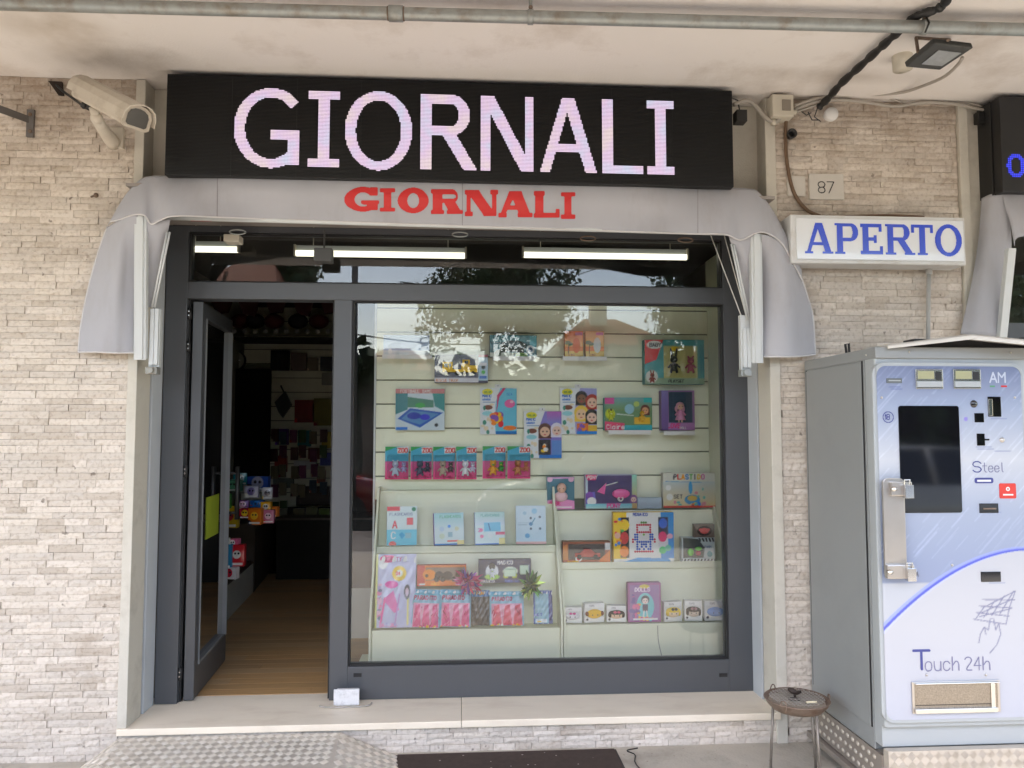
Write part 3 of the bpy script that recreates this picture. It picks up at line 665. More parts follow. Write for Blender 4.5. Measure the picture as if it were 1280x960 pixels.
# seams of the fabric panels
def gpt(u, v, o=0):                                             # point on the valance sheet
    i = min(max(u*(len(G)-1), 0), len(G)-1.001); j = min(max(v*(len(G[0])-1), 0), len(G[0])-1.001); a, b = int(i), int(j); s, t = i-a, j-b
    p = G[a][b]*(1-s)*(1-t)+G[a+1][b]*s*(1-t)+G[a][b+1]*(1-s)*t+G[a+1][b+1]*s*t
    return p+Vector((0, -o, -o*.3))
us = [p[0].x for p in G]
def u_of_px(px):
    x = at(px, 255, -.10).x; j = 7
    for i in range(len(G)-1):
        if G[i][j].x <= x <= G[i+1][j].x: return (i+(x-G[i][j].x)/(G[i+1][j].x-G[i][j].x))/(len(G)-1)
    return 0
for px in (272, 578, 868): obj('seam', MB().tube([gpt(u_of_px(px), v, .0012) for v in np.linspace(.02, .99, 10)], .0016, 5), mat('seam_thread', (.26, .25, .26), .8), aw, smooth=True)
# red letters, cooper-like: thick rounded slabs
LET = (('G', 429, 471, 236, 265), ('I', 474, 493, 237, 265.5), ('O', 496, 535, 237, 267), ('R', 538, 577, 238.5, 268.5), ('N', 580, 622, 239.5, 271), ('A', 622, 665, 240.5, 272.5), ('L', 667, 699, 241, 273), ('I', 701, 719, 242, 274.5))
for ch, a, b, t0, t1 in LET:
    ww, hh = (b-a), (t1-t0); m = Mask(ww*1.06, hh*1.08, .55)
    slab(m, ww*.02, hh*.04, ww, hh*.98, ch, ww*(.42 if ch == 'I' else .31)*(1 if ch != 'I' else 1.15), hh*(.2 if ch in 'OG' else .17), ww*.055, hh*.15)
    # round the corners of the mask
    for _ in range(2):
        q = np.pad(m.m.astype(int), 1); cnt = sum(np.roll(np.roll(q, i, 0), j, 1) for i in (-1, 0, 1) for j in (-1, 0, 1))[1:-1, 1:-1]; m.m = cnt >= 5
    def fn(x, y, a=a, t1=t1, t0=t0):
        px, py = a+x, t1-y; u = u_of_px(px); f = (px-225)/(860-225); yt = 220+13.5*f; yb = 270+22*f
        return gpt(u, (py-yt)/(yb-yt), .003)
    obj('red_letter', m.cells(fn, MB()), M_red, aw)
# side drapes
dl_ = [c3((134, 284, -.15), (123, 315, -.10), (110, 362, -.07), (101, 408, -.06), (98, 440, -.06)),
       c3((142, 279, -.21), (136, 318, -.18), (128, 365, -.16), (122, 410, -.15), (120, 440, -.15)),
       c3((152, 273, -.26), (149, 318, -.25), (145, 365, -.20), (142, 410, -.18), (142, 441, -.19)),
       c3((162, 268, -.31), (160, 318, -.20), (157, 365, -.13), (156, 410, -.13), (155, 441, -.14)),
       c3((172, 268, -.32), (170, 318, -.18), (168, 365, -.10), (167, 410, -.09), (167, 441, -.10))]
G2 = sheet(dl_, 30, 30); obj('side_drape', MB().grid(G2), M_fabric, aw, smooth=True, solid=.002)
obj('hem', MB().tube(G2[0], .0045, 6).tube([r[-1] for r in G2], .004, 6), M_hem, aw, smooth=True)
dr_ = [c3((952, 293, -.34), (952, 330, -.16), (953, 370, -.10), (953, 410, -.09), (954, 446, -.10)),
       c3((962, 295, -.31), (966, 330, -.24), (968, 370, -.20), (968, 410, -.19), (968, 446, -.20)),
       c3((974, 302, -.26), (982, 335, -.25), (986, 372, -.24), (987, 411, -.22), (988, 446, -.22)),
       c3((989, 325, -.20), (998, 350, -.16), (1004, 378, -.14), (1006, 412, -.12), (1007, 445, -.12)),
       c3((1002, 348, -.14), (1008, 366, -.10), (1015, 390, -.07), (1018, 416, -.06), (1019, 443, -.06))]
G3 = sheet(dr_, 30, 30); obj('side_drape', MB().grid(G3), M_fabric, aw, smooth=True, solid=.002)
obj('hem', MB().tube(G3[-1], .0045, 6).tube([r[-1] for r in G3], .004, 6), M_hem, aw, smooth=True)
# inner gussets
g4 = sheet([c3((183, 275, -.30), (184, 320, -.16), (184, 360, -.07), (185, 384, -.05)), c3((199, 276, -.30), (197, 315, -.15), (192, 350, -.05), (187, 384, -.04)), c3((213, 274, -.28), (206, 310, -.10), (197, 350, .0), (188, 385, -.02))], 12, 14)
obj('gusset', MB().grid(g4), M_fabric, aw, smooth=True, solid=.002)
g5 = sheet([c3((911, 296, -.28), (921, 330, -.10), (930, 380, .0), (937, 420, -.02)), c3((926, 297, -.30), (932, 335, -.15), (936, 380, -.05), (938, 420, -.04)), c3((942, 293, -.30), (942, 335, -.16), (941, 380, -.07), (940, 420, -.05))], 12, 14)
obj('gusset', MB().grid(g5), M_fabric, aw, smooth=True, solid=.002)
# arms: ribbed channels
for sgn, (xt, xb, yt, yb, xi0, xi1, yi) in ((1, (168, 167, 268, 450, 183, 190, 384)), (-1, (953, 955, 292, 454, 943, 937, 400))):
    t_, b_ = at(xt+ (7 if sgn > 0 else -7), yt, -.150), at(xb+(7 if sgn > 0 else -7), yb, -.075)
    w = .028; mbx = MB()
    for o_ in (0,):
        q = [t_+Vector((-w*.55, -.004, 0)), t_+Vector((w*.55, -.004, 0)), b_+Vector((w*.55, -.004, 0)), b_+Vector((-w*.55, -.004, 0))]; mbx.prism(q, (0, .03, .012))
    q = [t_+Vector((-w, .004, 0)), t_+Vector((w, .004, 0)), b_+Vector((w, .004, 0)), b_+Vector((-w, .004, 0))]; mbx.prism(q, (0, .03, .012))
    obj('awning_arm', mbx, M_alu, aw, bevel=.002)
    sx = b_.x+sgn*.052
    mb2 = MB()
    for o_ in (-.006, .014): mb2.box(sx+o_-.009, sx+o_+.009, -.055, -.03, at(0, 384 if sgn > 0 else 402, -.05).z+0*o_, b_.z-.02)
    mb2.box(sx-.024, sx+.026, -.04, -.012, b_.z-.03, at(0, 384, -.05).z)
    obj('arm_post', mb2, M_alu, aw, bevel=.001)
    mb3 = MB(); tt = at(xi0+(26 if sgn > 0 else -26), 290 if sgn > 0 else 305, -.12); bb = at(xi1, yi, -.05)
    for o_ in (0, .012): mb3.tube([tt+Vector((o_*sgn, 0, 0)), bb+Vector((o_*sgn, 0, 0))], .005, 8)
    obj('tension_rod', mb3, M_alu, aw, smooth=True)
    obj('arm_bracket', MB().box(sx-.03, sx+.024, -.06, -.012, b_.z-.065, b_.z-.03).lathe([(0, -.004), (.016, -.004), (.016, .01), (0, .01)], (sx-.004, -.07, b_.z-.047), 14, 'y'), M_galv, aw, bevel=.003)
obj('front_bar', MB().tube([at(176, 270, -.10)+Vector((0, .05, .01)), at(950, 292, -.10)+Vector((0, .05, .01))], .012, 10), M_alu, aw, smooth=True)
cd_ = MB()
for a, b in (((888, 293, -.04), (933, 412, -.03)), ((905, 293, -.06), (934, 400, -.03))): cd_.tube([at(*a), at(*b), at(b[0]+1, b[1]+22, -.03)], .0028, 5)
for k in range(5): cd_.tube(cr_spline([at(933+k*.6, 412, -.04), at(931+k*1.6, 430, -.05), at(935, 452, -.04)], 8), .0028, 5)
obj('pull_cord', cd_, mat('white_cord', (.68, .67, .62), .8), aw, smooth=True)
# left shutter slots above awning handled by the jambs

# second shop to the right: pilaster, sign, awning, glass
s2x = 2.655
pl = thing('pilaster', 'narrow cream plaster pilaster between the two shops', 'pilaster', (s2x, 0, 0))
obj('facing', MB().box(2.602, 2.652, -.018, .2, 0, 3.262), M_plaster, pl, bevel=.003)
obj('return', MB().box(2.652, 2.75, .0, .2, 0, 3.262), M_plaster, pl, bevel=.002)
q0, q1 = at(1252, 130, -.16), at(1280, 240, -.16)
s2 = thing('led_sign', 'black LED sign at the right edge with a glowing blue 0', 'sign', (q0.x, -.16, q1.z))
obj('cabinet', MB().box(at(1250, 150, -.16).x, 4.4, -.16, .10, q1.z, 3.237), M_led, s2, bevel=.003)
obj('cabinet_side', MB().box(at(1238, 150, -.1).x, at(1250, 150, -.16).x-.002, -.10, .10, q1.z, 3.237), M_black, s2, bevel=.003)
c0 = at(1270, 207, -.162); m = Mask(.2, .16, .0097); m.ring(.1, .08, .048, .062, .022, .022)
obj('lit_digit', m.cells(lambda x, y: (c0.x-.1+x, -.1625, c0.z-.08+y), MB(), gap=.0012), M_blue_led, s2)
p = at(1226, 147, -.05); tag(obj('cable_box', MB().box(p.x-.02, p.x+.02, -.06, -.02, p.z-.03, p.z+.03), M_black, bevel=.003, loc=tuple(p)), 'small black box on the pilaster beside the right-hand LED sign', 'cable box')
a2 = thing('awning', 'grey fabric awning of the next shop cut by the right edge', 'awning', (2.75, -.15, 2.3))
cs = [c3((1227, 248, -.06), (1223, 300, -.06), (1215, 350, -.06), (1200, 418, -.06)),
      c3((1238, 243, -.16), (1234, 300, -.17), (1229, 350, -.17), (1220, 418, -.15)),
      c3((1251, 241, -.22), (1256, 280, -.24), (1253, 340, -.22), (1240, 420, -.16)),
      c3((1254, 241, -.22), (1262, 275, -.25), (1264, 320, -.20), (1255, 420, -.11))]
obj('side_drape', MB().grid(sheet(cs, 24, 26)), M_fabric, a2, smooth=True, solid=.002)
cs = [c3((1253, 241, -.22), (1256, 258, -.26), (1262, 276, -.30), (1268, 308, -.32)), c3((1268, 240, -.22), (1270, 256, -.27), (1272, 272, -.33), (1276, 296, -.35)), c3((1330, 242, -.22), (1330, 260, -.28), (1330, 278, -.34), (1330, 298, -.37)), c3((1500, 248, -.22), (1500, 266, -.28), (1500, 284, -.34), (1500, 304, -.37))]
obj('valance', MB().grid(sheet(cs, 30, 12)), M_fabric, a2, smooth=True, solid=.002)
t_, b_ = at(1261, 310, -.24), at(1248, 440, -.08); obj('awning_arm', MB().prism([t_, t_+Vector((.04, 0, 0)), b_+Vector((.04, 0, 0)), b_], (0, .03, 0)), M_alu, a2, bevel=.002)
w2 = thing('shopfront', 'dark glazed shopfront of the neighbouring shop on the right edge', 'shopfront', (3.3, .3, 0))
obj('jamb_profile', MB().box(2.752, 2.84, .2, .3, 0, 2.7), M_frame, w2); obj('transom_bar', MB().box(2.84, 4.4, .2, .3, 2.05, 2.13), M_frame, w2)
obj('pane', MB().box(2.84, 4.4, .24, .25, 0, 2.7), M_glass, w2); obj('head_panel', MB().box(2.752, 4.4, .1, .3, 2.7, 3.26), M_sh, w2)
struct('neighbour_room', MB().box(2.76, 4.5, 2.6, 2.7, 0, 3.2).box(4.5, 4.6, .3, 2.7, 0, 3.2).box(2.70, 2.75, .45, 2.7, 0, 3.2).box(2.76, 4.5, .32, 2.6, -.05, .02).box(2.76, 4.5, .32, 2.6, 2.9, 3.0), M_wallint)
tag(obj('cupboard', MB().box(3.0, 3.6, 1.4, 1.9, .02, 1.6), M_counter, loc=(3.3, 1.6, .02)), 'dim brown cupboard inside the neighbouring shop', 'cupboard')
obj('door_stile', MB().box(3.0, 3.06, .2, .3, 0, 2.05), M_frame, w2)

# ------------------------------------------------------------------ open sign, number plate, conduit, cables, junction
y1 = -.13
a0, a1 = at(988, 271.5, y1), at(1208, 333, y1)
ap = thing('open_sign', 'white lightbox sign with blue serif letters APERTO on the stone wall', 'sign', ((a0.x+a1.x)/2, 0, a1.z))
W_, H_ = a1.x-a0.x, .245; zb_ = a1.z+.005
obj('case', MB().box(a0.x, a1.x, y1, -.004, zb_, zb_+H_), mat('sign_case_white', (.66, .67, .67), .4, var=.06, dirt=((.4, .36, .3), .5, 7)), ap, bevel=.006)
obj('face_panel', MB().box(a0.x+.026, a1.x-.012, y1-.007, y1, zb_+.018, zb_+H_-.018), mat('sign_face', (.74, .77, .80), .18, var=.02, coat=.5), ap, bevel=.018, seg=4)
for ch, x0, x1 in (('A', 1004.5, 1040), ('P', 1042, 1071.5), ('E', 1074, 1102), ('R', 1105, 1140.5), ('T', 1137.5, 1165), ('O', 1167, 1200.5)):
    xa, xb = at(x0, 300, y1).x, at(x1, 300, y1).x; w = xb-xa; h = .157
    m = Mask(w+.01, h+.02, .0022); slab(m, .002, .01, w, h, ch, .030, .019 if ch in 'OE' else .017, .012, .013)
    obj('blue_letter', m.cells(lambda x, y: (xa+x, y1-.0085, zb_+.036+y), MB()), mat('blue_vinyl', (.012, .06, .62), .2, var=.05, coat=.5), ap)
p0, p1 = at(1161, 337, -.03), at(1159, 424, -.03)
cn = thing('conduit', 'thin grey conduit dropping from the open sign to the vending machine', 'conduit', tuple(p1))
obj('pipe', MB().tube([p0, p1+Vector((0, 0, -.1))], .0105, 10), mat('conduit_grey', (.42, .42, .41), .5), cn, smooth=True)
obj('coupling', MB().tube([p0+Vector((0, 0, .02)), p0+Vector((0, 0, -.025))], .016, 10), MC['conduit_grey'], cn, smooth=True)
h0, h1 = at(1012, 249, -.012), at(1054, 218, -.012)
np_ = thing('house_number', 'small pale stone plate with thin black number 87', 'number plate', tuple(h0))
obj('plate', MB().box(h0.x, h1.x, -.016, .01, h0.z, h1.z), mat('plate_stone', (.60, .57, .52), .5, var=.08, vs=15), np_, bevel=.002)
m = Mask(.12, .08, .0016); m.text(.012, .008, .058, '87', .0052, asp=.62)
obj('digits', m.cells(lambda x, y: (at(1023, 240, -.018).x-.012+x, -.0175, at(1030, 241, -.018).z-.008+y), MB()), M_black, np_)
p = at(995, 233, -.01); tag(obj('blank_plate', MB().box(p.x-.045, p.x+.05, -.012, .01, p.z-.05, p.z+.055), MC['plate_stone'], bevel=.002, loc=tuple(p)), 'blank whitish plate on the stone left of the number 87', 'plate')
p = at(1041, 141, -.03); tag(obj('round_cover', MB().lathe([(0, -.025), (.033, -.025), (.036, -.018), (.036, .03)], (p.x, -.0, p.z), 20, 'y'), M_white, smooth=True, loc=tuple(p)), 'round white cover cap high on the stone wall', 'cover')
jb0, jb1 = at(965, 146, -.08), at(994, 119, -.08)
jb = thing('junction_box', 'beige junction box at the top of the wall where cables meet', 'junction box', tuple(jb0))
obj('case', MB().box(jb0.x, jb1.x-.012, -.09, .0, jb0.z, jb1.z), M_beige, jb, bevel=.006)
obj('label_plate', MB().box(jb0.x+.05, jb1.x-.03, -.094, -.089, jb0.z+.03, jb1.z-.03), mat('grey_label', (.25, .22, .18), .6), jb)
obj('cable_gland', MB().tube([(jb0.x+.02, -.05, jb0.z), (jb0.x+.02, -.05, jb0.z-.03)], .013, 10).tube([(jb1.x-.02, -.05, jb0.z+.04), (jb1.x+.015, -.05, jb0.z+.04)], .013, 10), M_beige, jb, smooth=True)
p = at(990, 167, -.04); tag(obj('wall_buzzer', MB().lathe([(0, .0), (.02, 0), (.026, -.035), (.02, -.035), (.012, -.01)], (p.x, -.01, p.z), 14, 'y'), M_black, smooth=True, loc=tuple(p)), 'small black horn on the wall beside the junction box', 'buzzer')
def cable(label, pts, r, m, name='cable', n=30):
    q = [at(*p) if len(p) == 3 else Vector(p[:3]) for p in pts]; return tag(obj(name, MB().tube(cr_spline(q, n), r, 8), m, smooth=True, loc=tuple(q[0])), label, 'cable')
cable('brown cable curving down the wall from the junction box to the open sign', [(983, 146, -.03), (982, 170, -.015), (984, 205, -.015), (992, 240, -.015), (1008, 262, -.02), (1025, 270, -.04)], .0095, M_brown_cable)
cable('thin brown cable lying on top of the open sign', [(1025, 270, -.06), (1060, 270, -.06), (1110, 269, -.06), (1155, 271, -.06)], .006, M_brown_cable)
cable('grey cable looping from the LED sign to the junction box', [(917, 131, -.05), (932, 126, -.05), (942, 130, -.05), (956, 146, -.05), (968, 153, -.05), (975, 147, -.05)], .011, M_cable)
cable('upper grey cable swagging from the junction box to the floodlight', [(993, 132, -.05), (1030, 121, -.05), (1080, 119, -.05), (1125, 116, -.12), (1152, 108, -.25), (1180, 96, -.45), (1198, 80, -.62), (1203, 72, -.68)], .0075, M_cable)
cable('lower grey cable running along the ceiling joint to the next shop', [(993, 137, -.04), (1020, 127, -.04), (1055, 125, -.04), (1090, 129, -.04), (1120, 133, -.04), (1155, 128, -.04), (1200, 131, -.04), (1225, 137, -.04), (1244, 137, -.09)], .0085, M_cable)
cable('second grey cable below the swag leading to the next shop', [(993, 141, -.03), (1025, 130, -.03), (1060, 122, -.03), (1100, 120, -.03), (1135, 130, -.03), (1165, 129, -.03), (1210, 129, -.03), (1228, 134, -.03)], .006, M_cable)
# thick black loom along the ceiling
q = [atz(*a) for a in ((1196, -28, 3.245), (1182, 2, 3.24), (1170, 12, 3.235), (1145, 21, 3.235), (1118, 44, 3.235), (1098, 62, 3.235), (1075, 83, 3.235), (1052, 104, 3.235))]+[at(1036, 122, -.10), at(1024, 134, -.03)]
lo = MB(); path = cr_spline(q, 60); lo.tube(path, [.017+.003*math.sin(i*1.3)+.0015*math.sin(i*3.7) for i in range(60)], 10)
tag(obj('cable_loom', lo, M_black, smooth=True, loc=tuple(q[0])), 'thick taped black cable loom crossing the ceiling diagonally', 'cable')
wr_ = MB()
for a in ([(1010, 140, -.02), (1015, 150, -.02), (1024, 150, -.02)], [(1022, 134, -.03), (1018, 146, -.03), (1026, 152, -.03)], [(1000, 138, -.02), (1008, 144, -.02), (1014, 141, -.02)]): wr_.tube([at(*p) for p in a], .003, 5)
tag(obj('wire_ends', wr_, M_black, loc=tuple(at(1015, 145, 0))), 'loose black wire ends beside the black loom', 'wire')

# galvanised pipe under the ceiling
gp = thing('ceiling_pipe', 'galvanised pipe running under the ceiling along the top of the picture', 'pipe', (0, -.95, 3.17))
P0, P1 = atz(0, 4.5, 3.19), atz(1280, 37, 3.19); dd = (P1-P0); L0, L1 = P0-dd*.6, P1+dd*.6; rp = .0255
obj('pipe', MB().tube([L0, L1], rp, 16), M_galv, gp, smooth=True)
def onpipe(px): return P0+dd*((px)/1280*1.0)
c_ = onpipe(476); u = dd.normalized()
obj('coupling', MB().tube([c_-u*.028, c_+u*.028], rp+.006, 16), M_galv, gp, smooth=True)
obj('coupling_gap', MB().tube([c_-u*.034, c_-u*.0285], rp+.002, 16).tube([c_+u*.0285, c_+u*.034], rp+.002, 16), M_rust, gp, smooth=True)
for px in (643, 1148, -300, 1500):
    c_ = onpipe(px)
    h = obj('pipe_clamp', MB().tube([c_-u*.011, c_+u*.011], rp+.004, 16).tube([c_+Vector((0, 0, rp)), (c_.x, c_.y, 3.268)], .007, 8), M_galv, gp, smooth=True)
    obj('clamp_bolt', MB().ball(c_+Vector((0, -.012, rp+.008)), .009), M_rust, h)
c_ = onpipe(1148); obj('tie_wire', MB().tube([c_+Vector((-.005, -.02, .035)), c_+Vector((0, -.034, 0)), c_+Vector((-.01, -.02, -.035))], .004, 6), M_black, gp, smooth=True)

# floodlight
fz = 3.262
f_l, f_b, f_r, f_t = atz(1132, 84, 3.12), atz(1175, 88, 3.10), atz(1217, 60, 3.12), atz(1168, 54, 3.14)
fl = thing('floodlight', 'flat grey LED floodlight on a bracket under the ceiling', 'floodlight', tuple(atz(1168, 48, fz)))
M_fl = mat('floodlight_grey', (.06, .062, .06), .45, var=.1)
obj('housing', MB().prism([f_l, f_b, f_r, f_t], (0, .01, .028)), M_fl, fl, bevel=.005)
cc = (f_l+f_b+f_r+f_t)/4
ins = [cc+(p-cc)*.58+Vector((.012, .0, -.001)) for p in (f_l, f_b, f_r, f_t)]
nn = (f_b-f_l).cross(f_t-f_l).normalized(); nn = nn if nn.z < 0 else -nn
obj('lens', MB().prism([p+nn*.004 for p in ins], -nn*.003), mat('floodlight_lens', (.30, .32, .33), .12, var=.2, vs=40), fl)
bk = MB()
ba, bb = f_t.lerp(f_l, .55), f_t.lerp(f_r, .35)
e1, e2 = atz(1145, 47, fz), atz(1187, 50, fz)
bk.tube([ba+Vector((0, 0, .02)), e1], .007, 6).tube([e1, e2], .008, 6).tube([bb+Vector((0, 0, .02)), e2], .007, 6)
obj('bracket', bk, M_rust, fl)
jr0 = atz(1128, 78, 3.235); tag(obj('ceiling_socket', MB().lathe([(0, -.035), (.042, -.035), (.045, .03)], (jr0.x, jr0.y, jr0.z), 18), M_beige, smooth=True, loc=tuple(jr0)), 'round beige ceiling junction box behind the floodlight', 'junction box')

# surveillance camera
sc = thing('security_camera', 'dusty white bullet surveillance camera on a wall arm above the awning corner', 'camera', tuple(at(143, 183, 0)))
Ba, Bf = at(106, 113, -.20), at(172, 148, -.48); ax = (Bf-Ba).normalized(); sidev = ax.cross(Vector((0, 0, 1))).normalized(); upv = sidev.cross(ax)
def along(t, s, u_): return Ba+ax*t+sidev*s+upv*u_
L_ = (Bf-Ba).length
prof = [(-.058, -.035), (-.058, .012), (-.048, .034), (-.026, .047), (0, .051), (.026, .047), (.048, .034), (.058, .012), (.058, -.035), (.046, -.045), (-.046, -.045)]
hs = MB(); hs.prism([along(.01, s, u_) for s, u_ in prof], ax*(L_-.01))
M_cam = mat('aged_white_camera', (.60, .55, .47), .45, var=.07, vs=20, dirt=((.30, .24, .17), .5, 8))
obj('housing', hs, M_cam, sc, bevel=.004)
vs_ = MB(); outer = [(-.070, -.018), (-.068, .014), (-.055, .042), (-.03, .058), (0, .063), (.03, .058), (.055, .042), (.068, .014), (.070, -.018)]
n_ = len(outer); front = [along(L_+.045-abs(s)*.35, s, u_) for s, u_ in outer]; back = [along(-.015, s, u_) for s, u_ in outer]
vs_.grid([back, front]); obj('sunshield', vs_, M_cam, sc, solid=.004)
obj('window', MB().prism([along(L_+.001, s*.78, u_*.80) for s, u_ in prof], ax*.003), mat('camera_window', (.03, .028, .022), .08, spec=.8), sc)
obj('front_frame', MB().prism([along(L_-.012, s*1.07, u_*1.07) for s, u_ in prof], ax*.011), M_cam, sc)
for t in (.03, .12, .22): obj('screw', MB().ball(along(t, -.062, -.03), .008, n=8, m=5), M_steel, sc)
obj('cable_gland', MB().tube([along(.035, 0, -.045), along(.03, 0, -.075)], .014, 10).tube([along(.085, 0, -.045), along(.08, 0, -.072)], .012, 10), M_black, sc, smooth=True)
pv = at(121, 148, -.22); wb = at(143, 181, -.01)
obj('swivel_joint', MB().ball(pv, .028, n=14, m=9).tube([pv, along(.12, 0, -.05)], .02, 10), M_cam, sc, smooth=True)
obj('wall_arm', MB().tube([pv, pv.lerp(wb, .35)+Vector((-.005, 0, 0)), pv.lerp(wb, .8), wb], [.026, .026, .034, .030], 12), M_cam, sc, smooth=True)
obj('wall_plate', MB().box(wb.x-.035, wb.x+.045, -.022, .004, wb.z-.02, wb.z+.085), M_cam, sc, bevel=.004)
obj('camera_cable', MB().tube(cr_spline([along(.03, 0, -.075), at(98, 128, -.1), at(80, 115, -.03), at(68, 104, .0)], 16), .006, 6), M_black, sc, smooth=True)
p = at(71, 109, -.008); tag(obj('wall_hole', MB().prism([at(60, 101, -.01), at(77, 102, -.01), at(80, 120, -.01), at(73, 119, -.01)], (0, .012, 0)), mat('hole_dark', (.03, .02, .015), .95), loc=tuple(p)), 'dark broken hole in the stonework left of the surveillance camera', 'hole')
# flat iron bracket on the left wall
bk = thing('iron_bracket', 'small rusty iron bracket screwed to the stone at the left edge', 'bracket', tuple(at(37, 153, 0)))
k0, k1 = at(32.5, 171, -.012), at(43, 137, -.012)
M_iron = mat('dark_iron', (.17, .16, .155), .55, metal=.5, var=.2)
obj('plate', MB().box(k0.x, k1.x, -.016, .0, k0.z, k1.z), M_iron, bk, bevel=.002)
obj('arm', MB().prism([at(36, 148, -.02), at(36, 154, -.02), at(-3, 140, -.16), at(-3, 133.5, -.16)], (0, 0, .012)), M_iron, bk)
for py in (143, 164): obj('bolt', MB().ball(at(37.5, py, -.018), .010, n=8, m=5), M_rust, bk)
p = at(120, 244, -.01); tag(obj('wall_anchor', MB().ball((p.x, -.01, p.z), .012, n=8, m=5).tube([(p.x, -.01, p.z), (p.x-.02, -.02, p.z-.012)], .005, 6), M_rust, loc=tuple(p)), 'rusty stub sticking out of the stone near the awning corner', 'anchor')

# ================================================================== GROUND ITEMS
def tread(mb, o, u, v, nu, nv, pitch, n=5, bl=.8, bw=.075, up=None, hgt=.0022):
    """raised chequer bars: groups of parallel bars, each group turned against its neighbours, over the patch o + u*i + v*j"""
    up = up or u.cross(v).normalized()
    for i in range(nu):
        for j in range(nv):
            c = o+u*((i+.5)*pitch)+v*((j+.5)*pitch)
            d, e_ = ((u+v)*.7071, (u-v)*.7071) if (i+j) % 2 else ((u-v)*.7071, (u+v)*.7071)
            for k in range(n):
                q = c+e_*((k-(n-1)/2)*pitch*.155); L = d*(pitch*bl/2); w = e_*(pitch*bw*.62)
                a = [q-L, q-w, q+L, q+w]; b = [q-L*.75+up*hgt, q-w*.35+up*hgt, q+L*.75+up*hgt, q+w*.35+up*hgt]
                mb.add(a+b, [(4, 5, 6, 7), (0, 1, 5, 4), (1, 2, 6, 5), (2, 3, 7, 6), (3, 0, 4, 7)])
rm = thing('entrance_ramp', 'grey chequer plate metal ramp with a folded corner in front of the open door', 'ramp', (-1, -.3, 0))
r0, r1 = Vector((JL+.02, -.026, .112)), Vector((at(425, 907, -.026).x, -.026, .112))
f0, f1 = atz(124, 968, .085), atz(411, 968, .085)
f0 = atz(118, 985, .075); f1 = atz(409, 985, .075)
f1.y = f0.y = (f0.y+f1.y)/2
obj('top_plate', MB().prism([r0, r1, f1, f0], (0, 0, -.006)), M_check, rm)
gl = atz(86, 962, .004); gl2 = atz(60, 990, .004); gr = atz(497, 946, .004); gr2 = atz(505, 990, .004)
def bil(A, B, C_, D, u, v): return A*(1-u)*(1-v)+B*u*(1-v)+C_*u*v+D*(1-u)*v
def flap(A, B, C_, D, nu, nv, treads):
    obj('side_flap', MB().grid([[bil(A, B, C_, D, i/8, j/8) for j in range(9)] for i in range(9)]), M_check, rm, solid=.004)
    for i in range(nu):
        for j in range(nv):
            c = bil(A, B, C_, D, (i+.5)/nu, (j+.5)/nv); du = (bil(A, B, C_, D, (i+1)/nu, (j+.5)/nv)-c); dv = (bil(A, B, C_, D, (i+.5)/nu, (j+1)/nv)-c); up = du.cross(dv).normalized(); up = up if up.z > 0 else -up
            d, e_ = ((du+dv)*.62, (du-dv)) if (i+j) % 2 else ((du-dv)*.62, (du+dv))
            for k in range(5):
                q = c+e_*((k-2)*.2)+up*.0025; w = e_*.07; a = [q-d, q-w, q+d, q+w]; b = [q-d*.75+up*.0022, q-w*.4+up*.0022, q+d*.75+up*.0022, q+w*.4+up*.0022]
                treads.add(a+b, [(4, 5, 6, 7), (0, 1, 5, 4), (1, 2, 6, 5), (2, 3, 7, 6), (3, 0, 4, 7)])
tb = MB(); flap(r0, Vector((JL-.12, -.06, .004)), gl2, f0, 4, 8, tb); flap(r1, gr, gr2, f1, 7, 9, tb)
tag(obj('flap_tread', tb, M_check_hi, rm), kind='stuff')
u = (r1-r0).normalized(); v = (f0-r0); v = (v-u*v.dot(u)).normalized(); tb = MB()
o = r0+Vector((-.02, 0, .0005)); tread(tb, r0+Vector((0, 0, .0006)), u, v, int((r1-r0).length/.042), 7, .042, up=Vector((0, 0, 1)))
tag(obj('raised_tread', tb, M_check_hi, rm), kind='stuff')
# recessed foot grate
ga, gb_, gc, gd = atz(497, 945, .002), atz(768, 938.5, .002), atz(790, 965, .002), atz(500, 965, .002)
gt = thing('foot_grate', 'dark brown foot grate set in the pavement below the display window', 'grate', tuple(ga))
M_gr = mat('rusty_grate', (.065, .045, .036), .75, metal=.3, var=.3, vs=40)
obj('frame', MB().box(ga.x-.01, gb_.x+.01, -.40, ga.y+.004, .001, .004), M_gasket, gt)
sb = MB(); k = 0
while ga.y-.004-k*.011 > -.38: sb.box(ga.x, gb_.x, ga.y-.004-k*.011-.006, ga.y-.004-k*.011, .004, .011); k += 1
tag(obj('bars', sb, M_gr, gt), kind='stuff')
obj('cross_bar', MB().box(ga.x, gb_.x, -.2, -.19, .004, .009), M_gr, gt)
lt = MB(); q = random.Random(3)
for _ in range(60):
    x, y = q.uniform(-.5, 2.2), q.uniform(-.3, -.02); r = q.uniform(.002, .006); lt.ball((x, y, .004 if x > .75 else .011), r, r*.7, r*.35, n=5, m=3)
tag(obj('grit', lt, mat('grit', (.35, .31, .26), .9, var=.4), loc=(0, 0, 0)), 'small stones and litter scattered on the pavement by the wall', 'grit', kind='stuff')
ck = MB().tube(cr_spline([(0.86, -.024, .003), (.80, -.05, .003), (.83, -.10, .003), (.81, -.2, .003), (.85, -.4, .003)], 14), .003, 4)
struct('pavement_crack', ck, M_gasket)

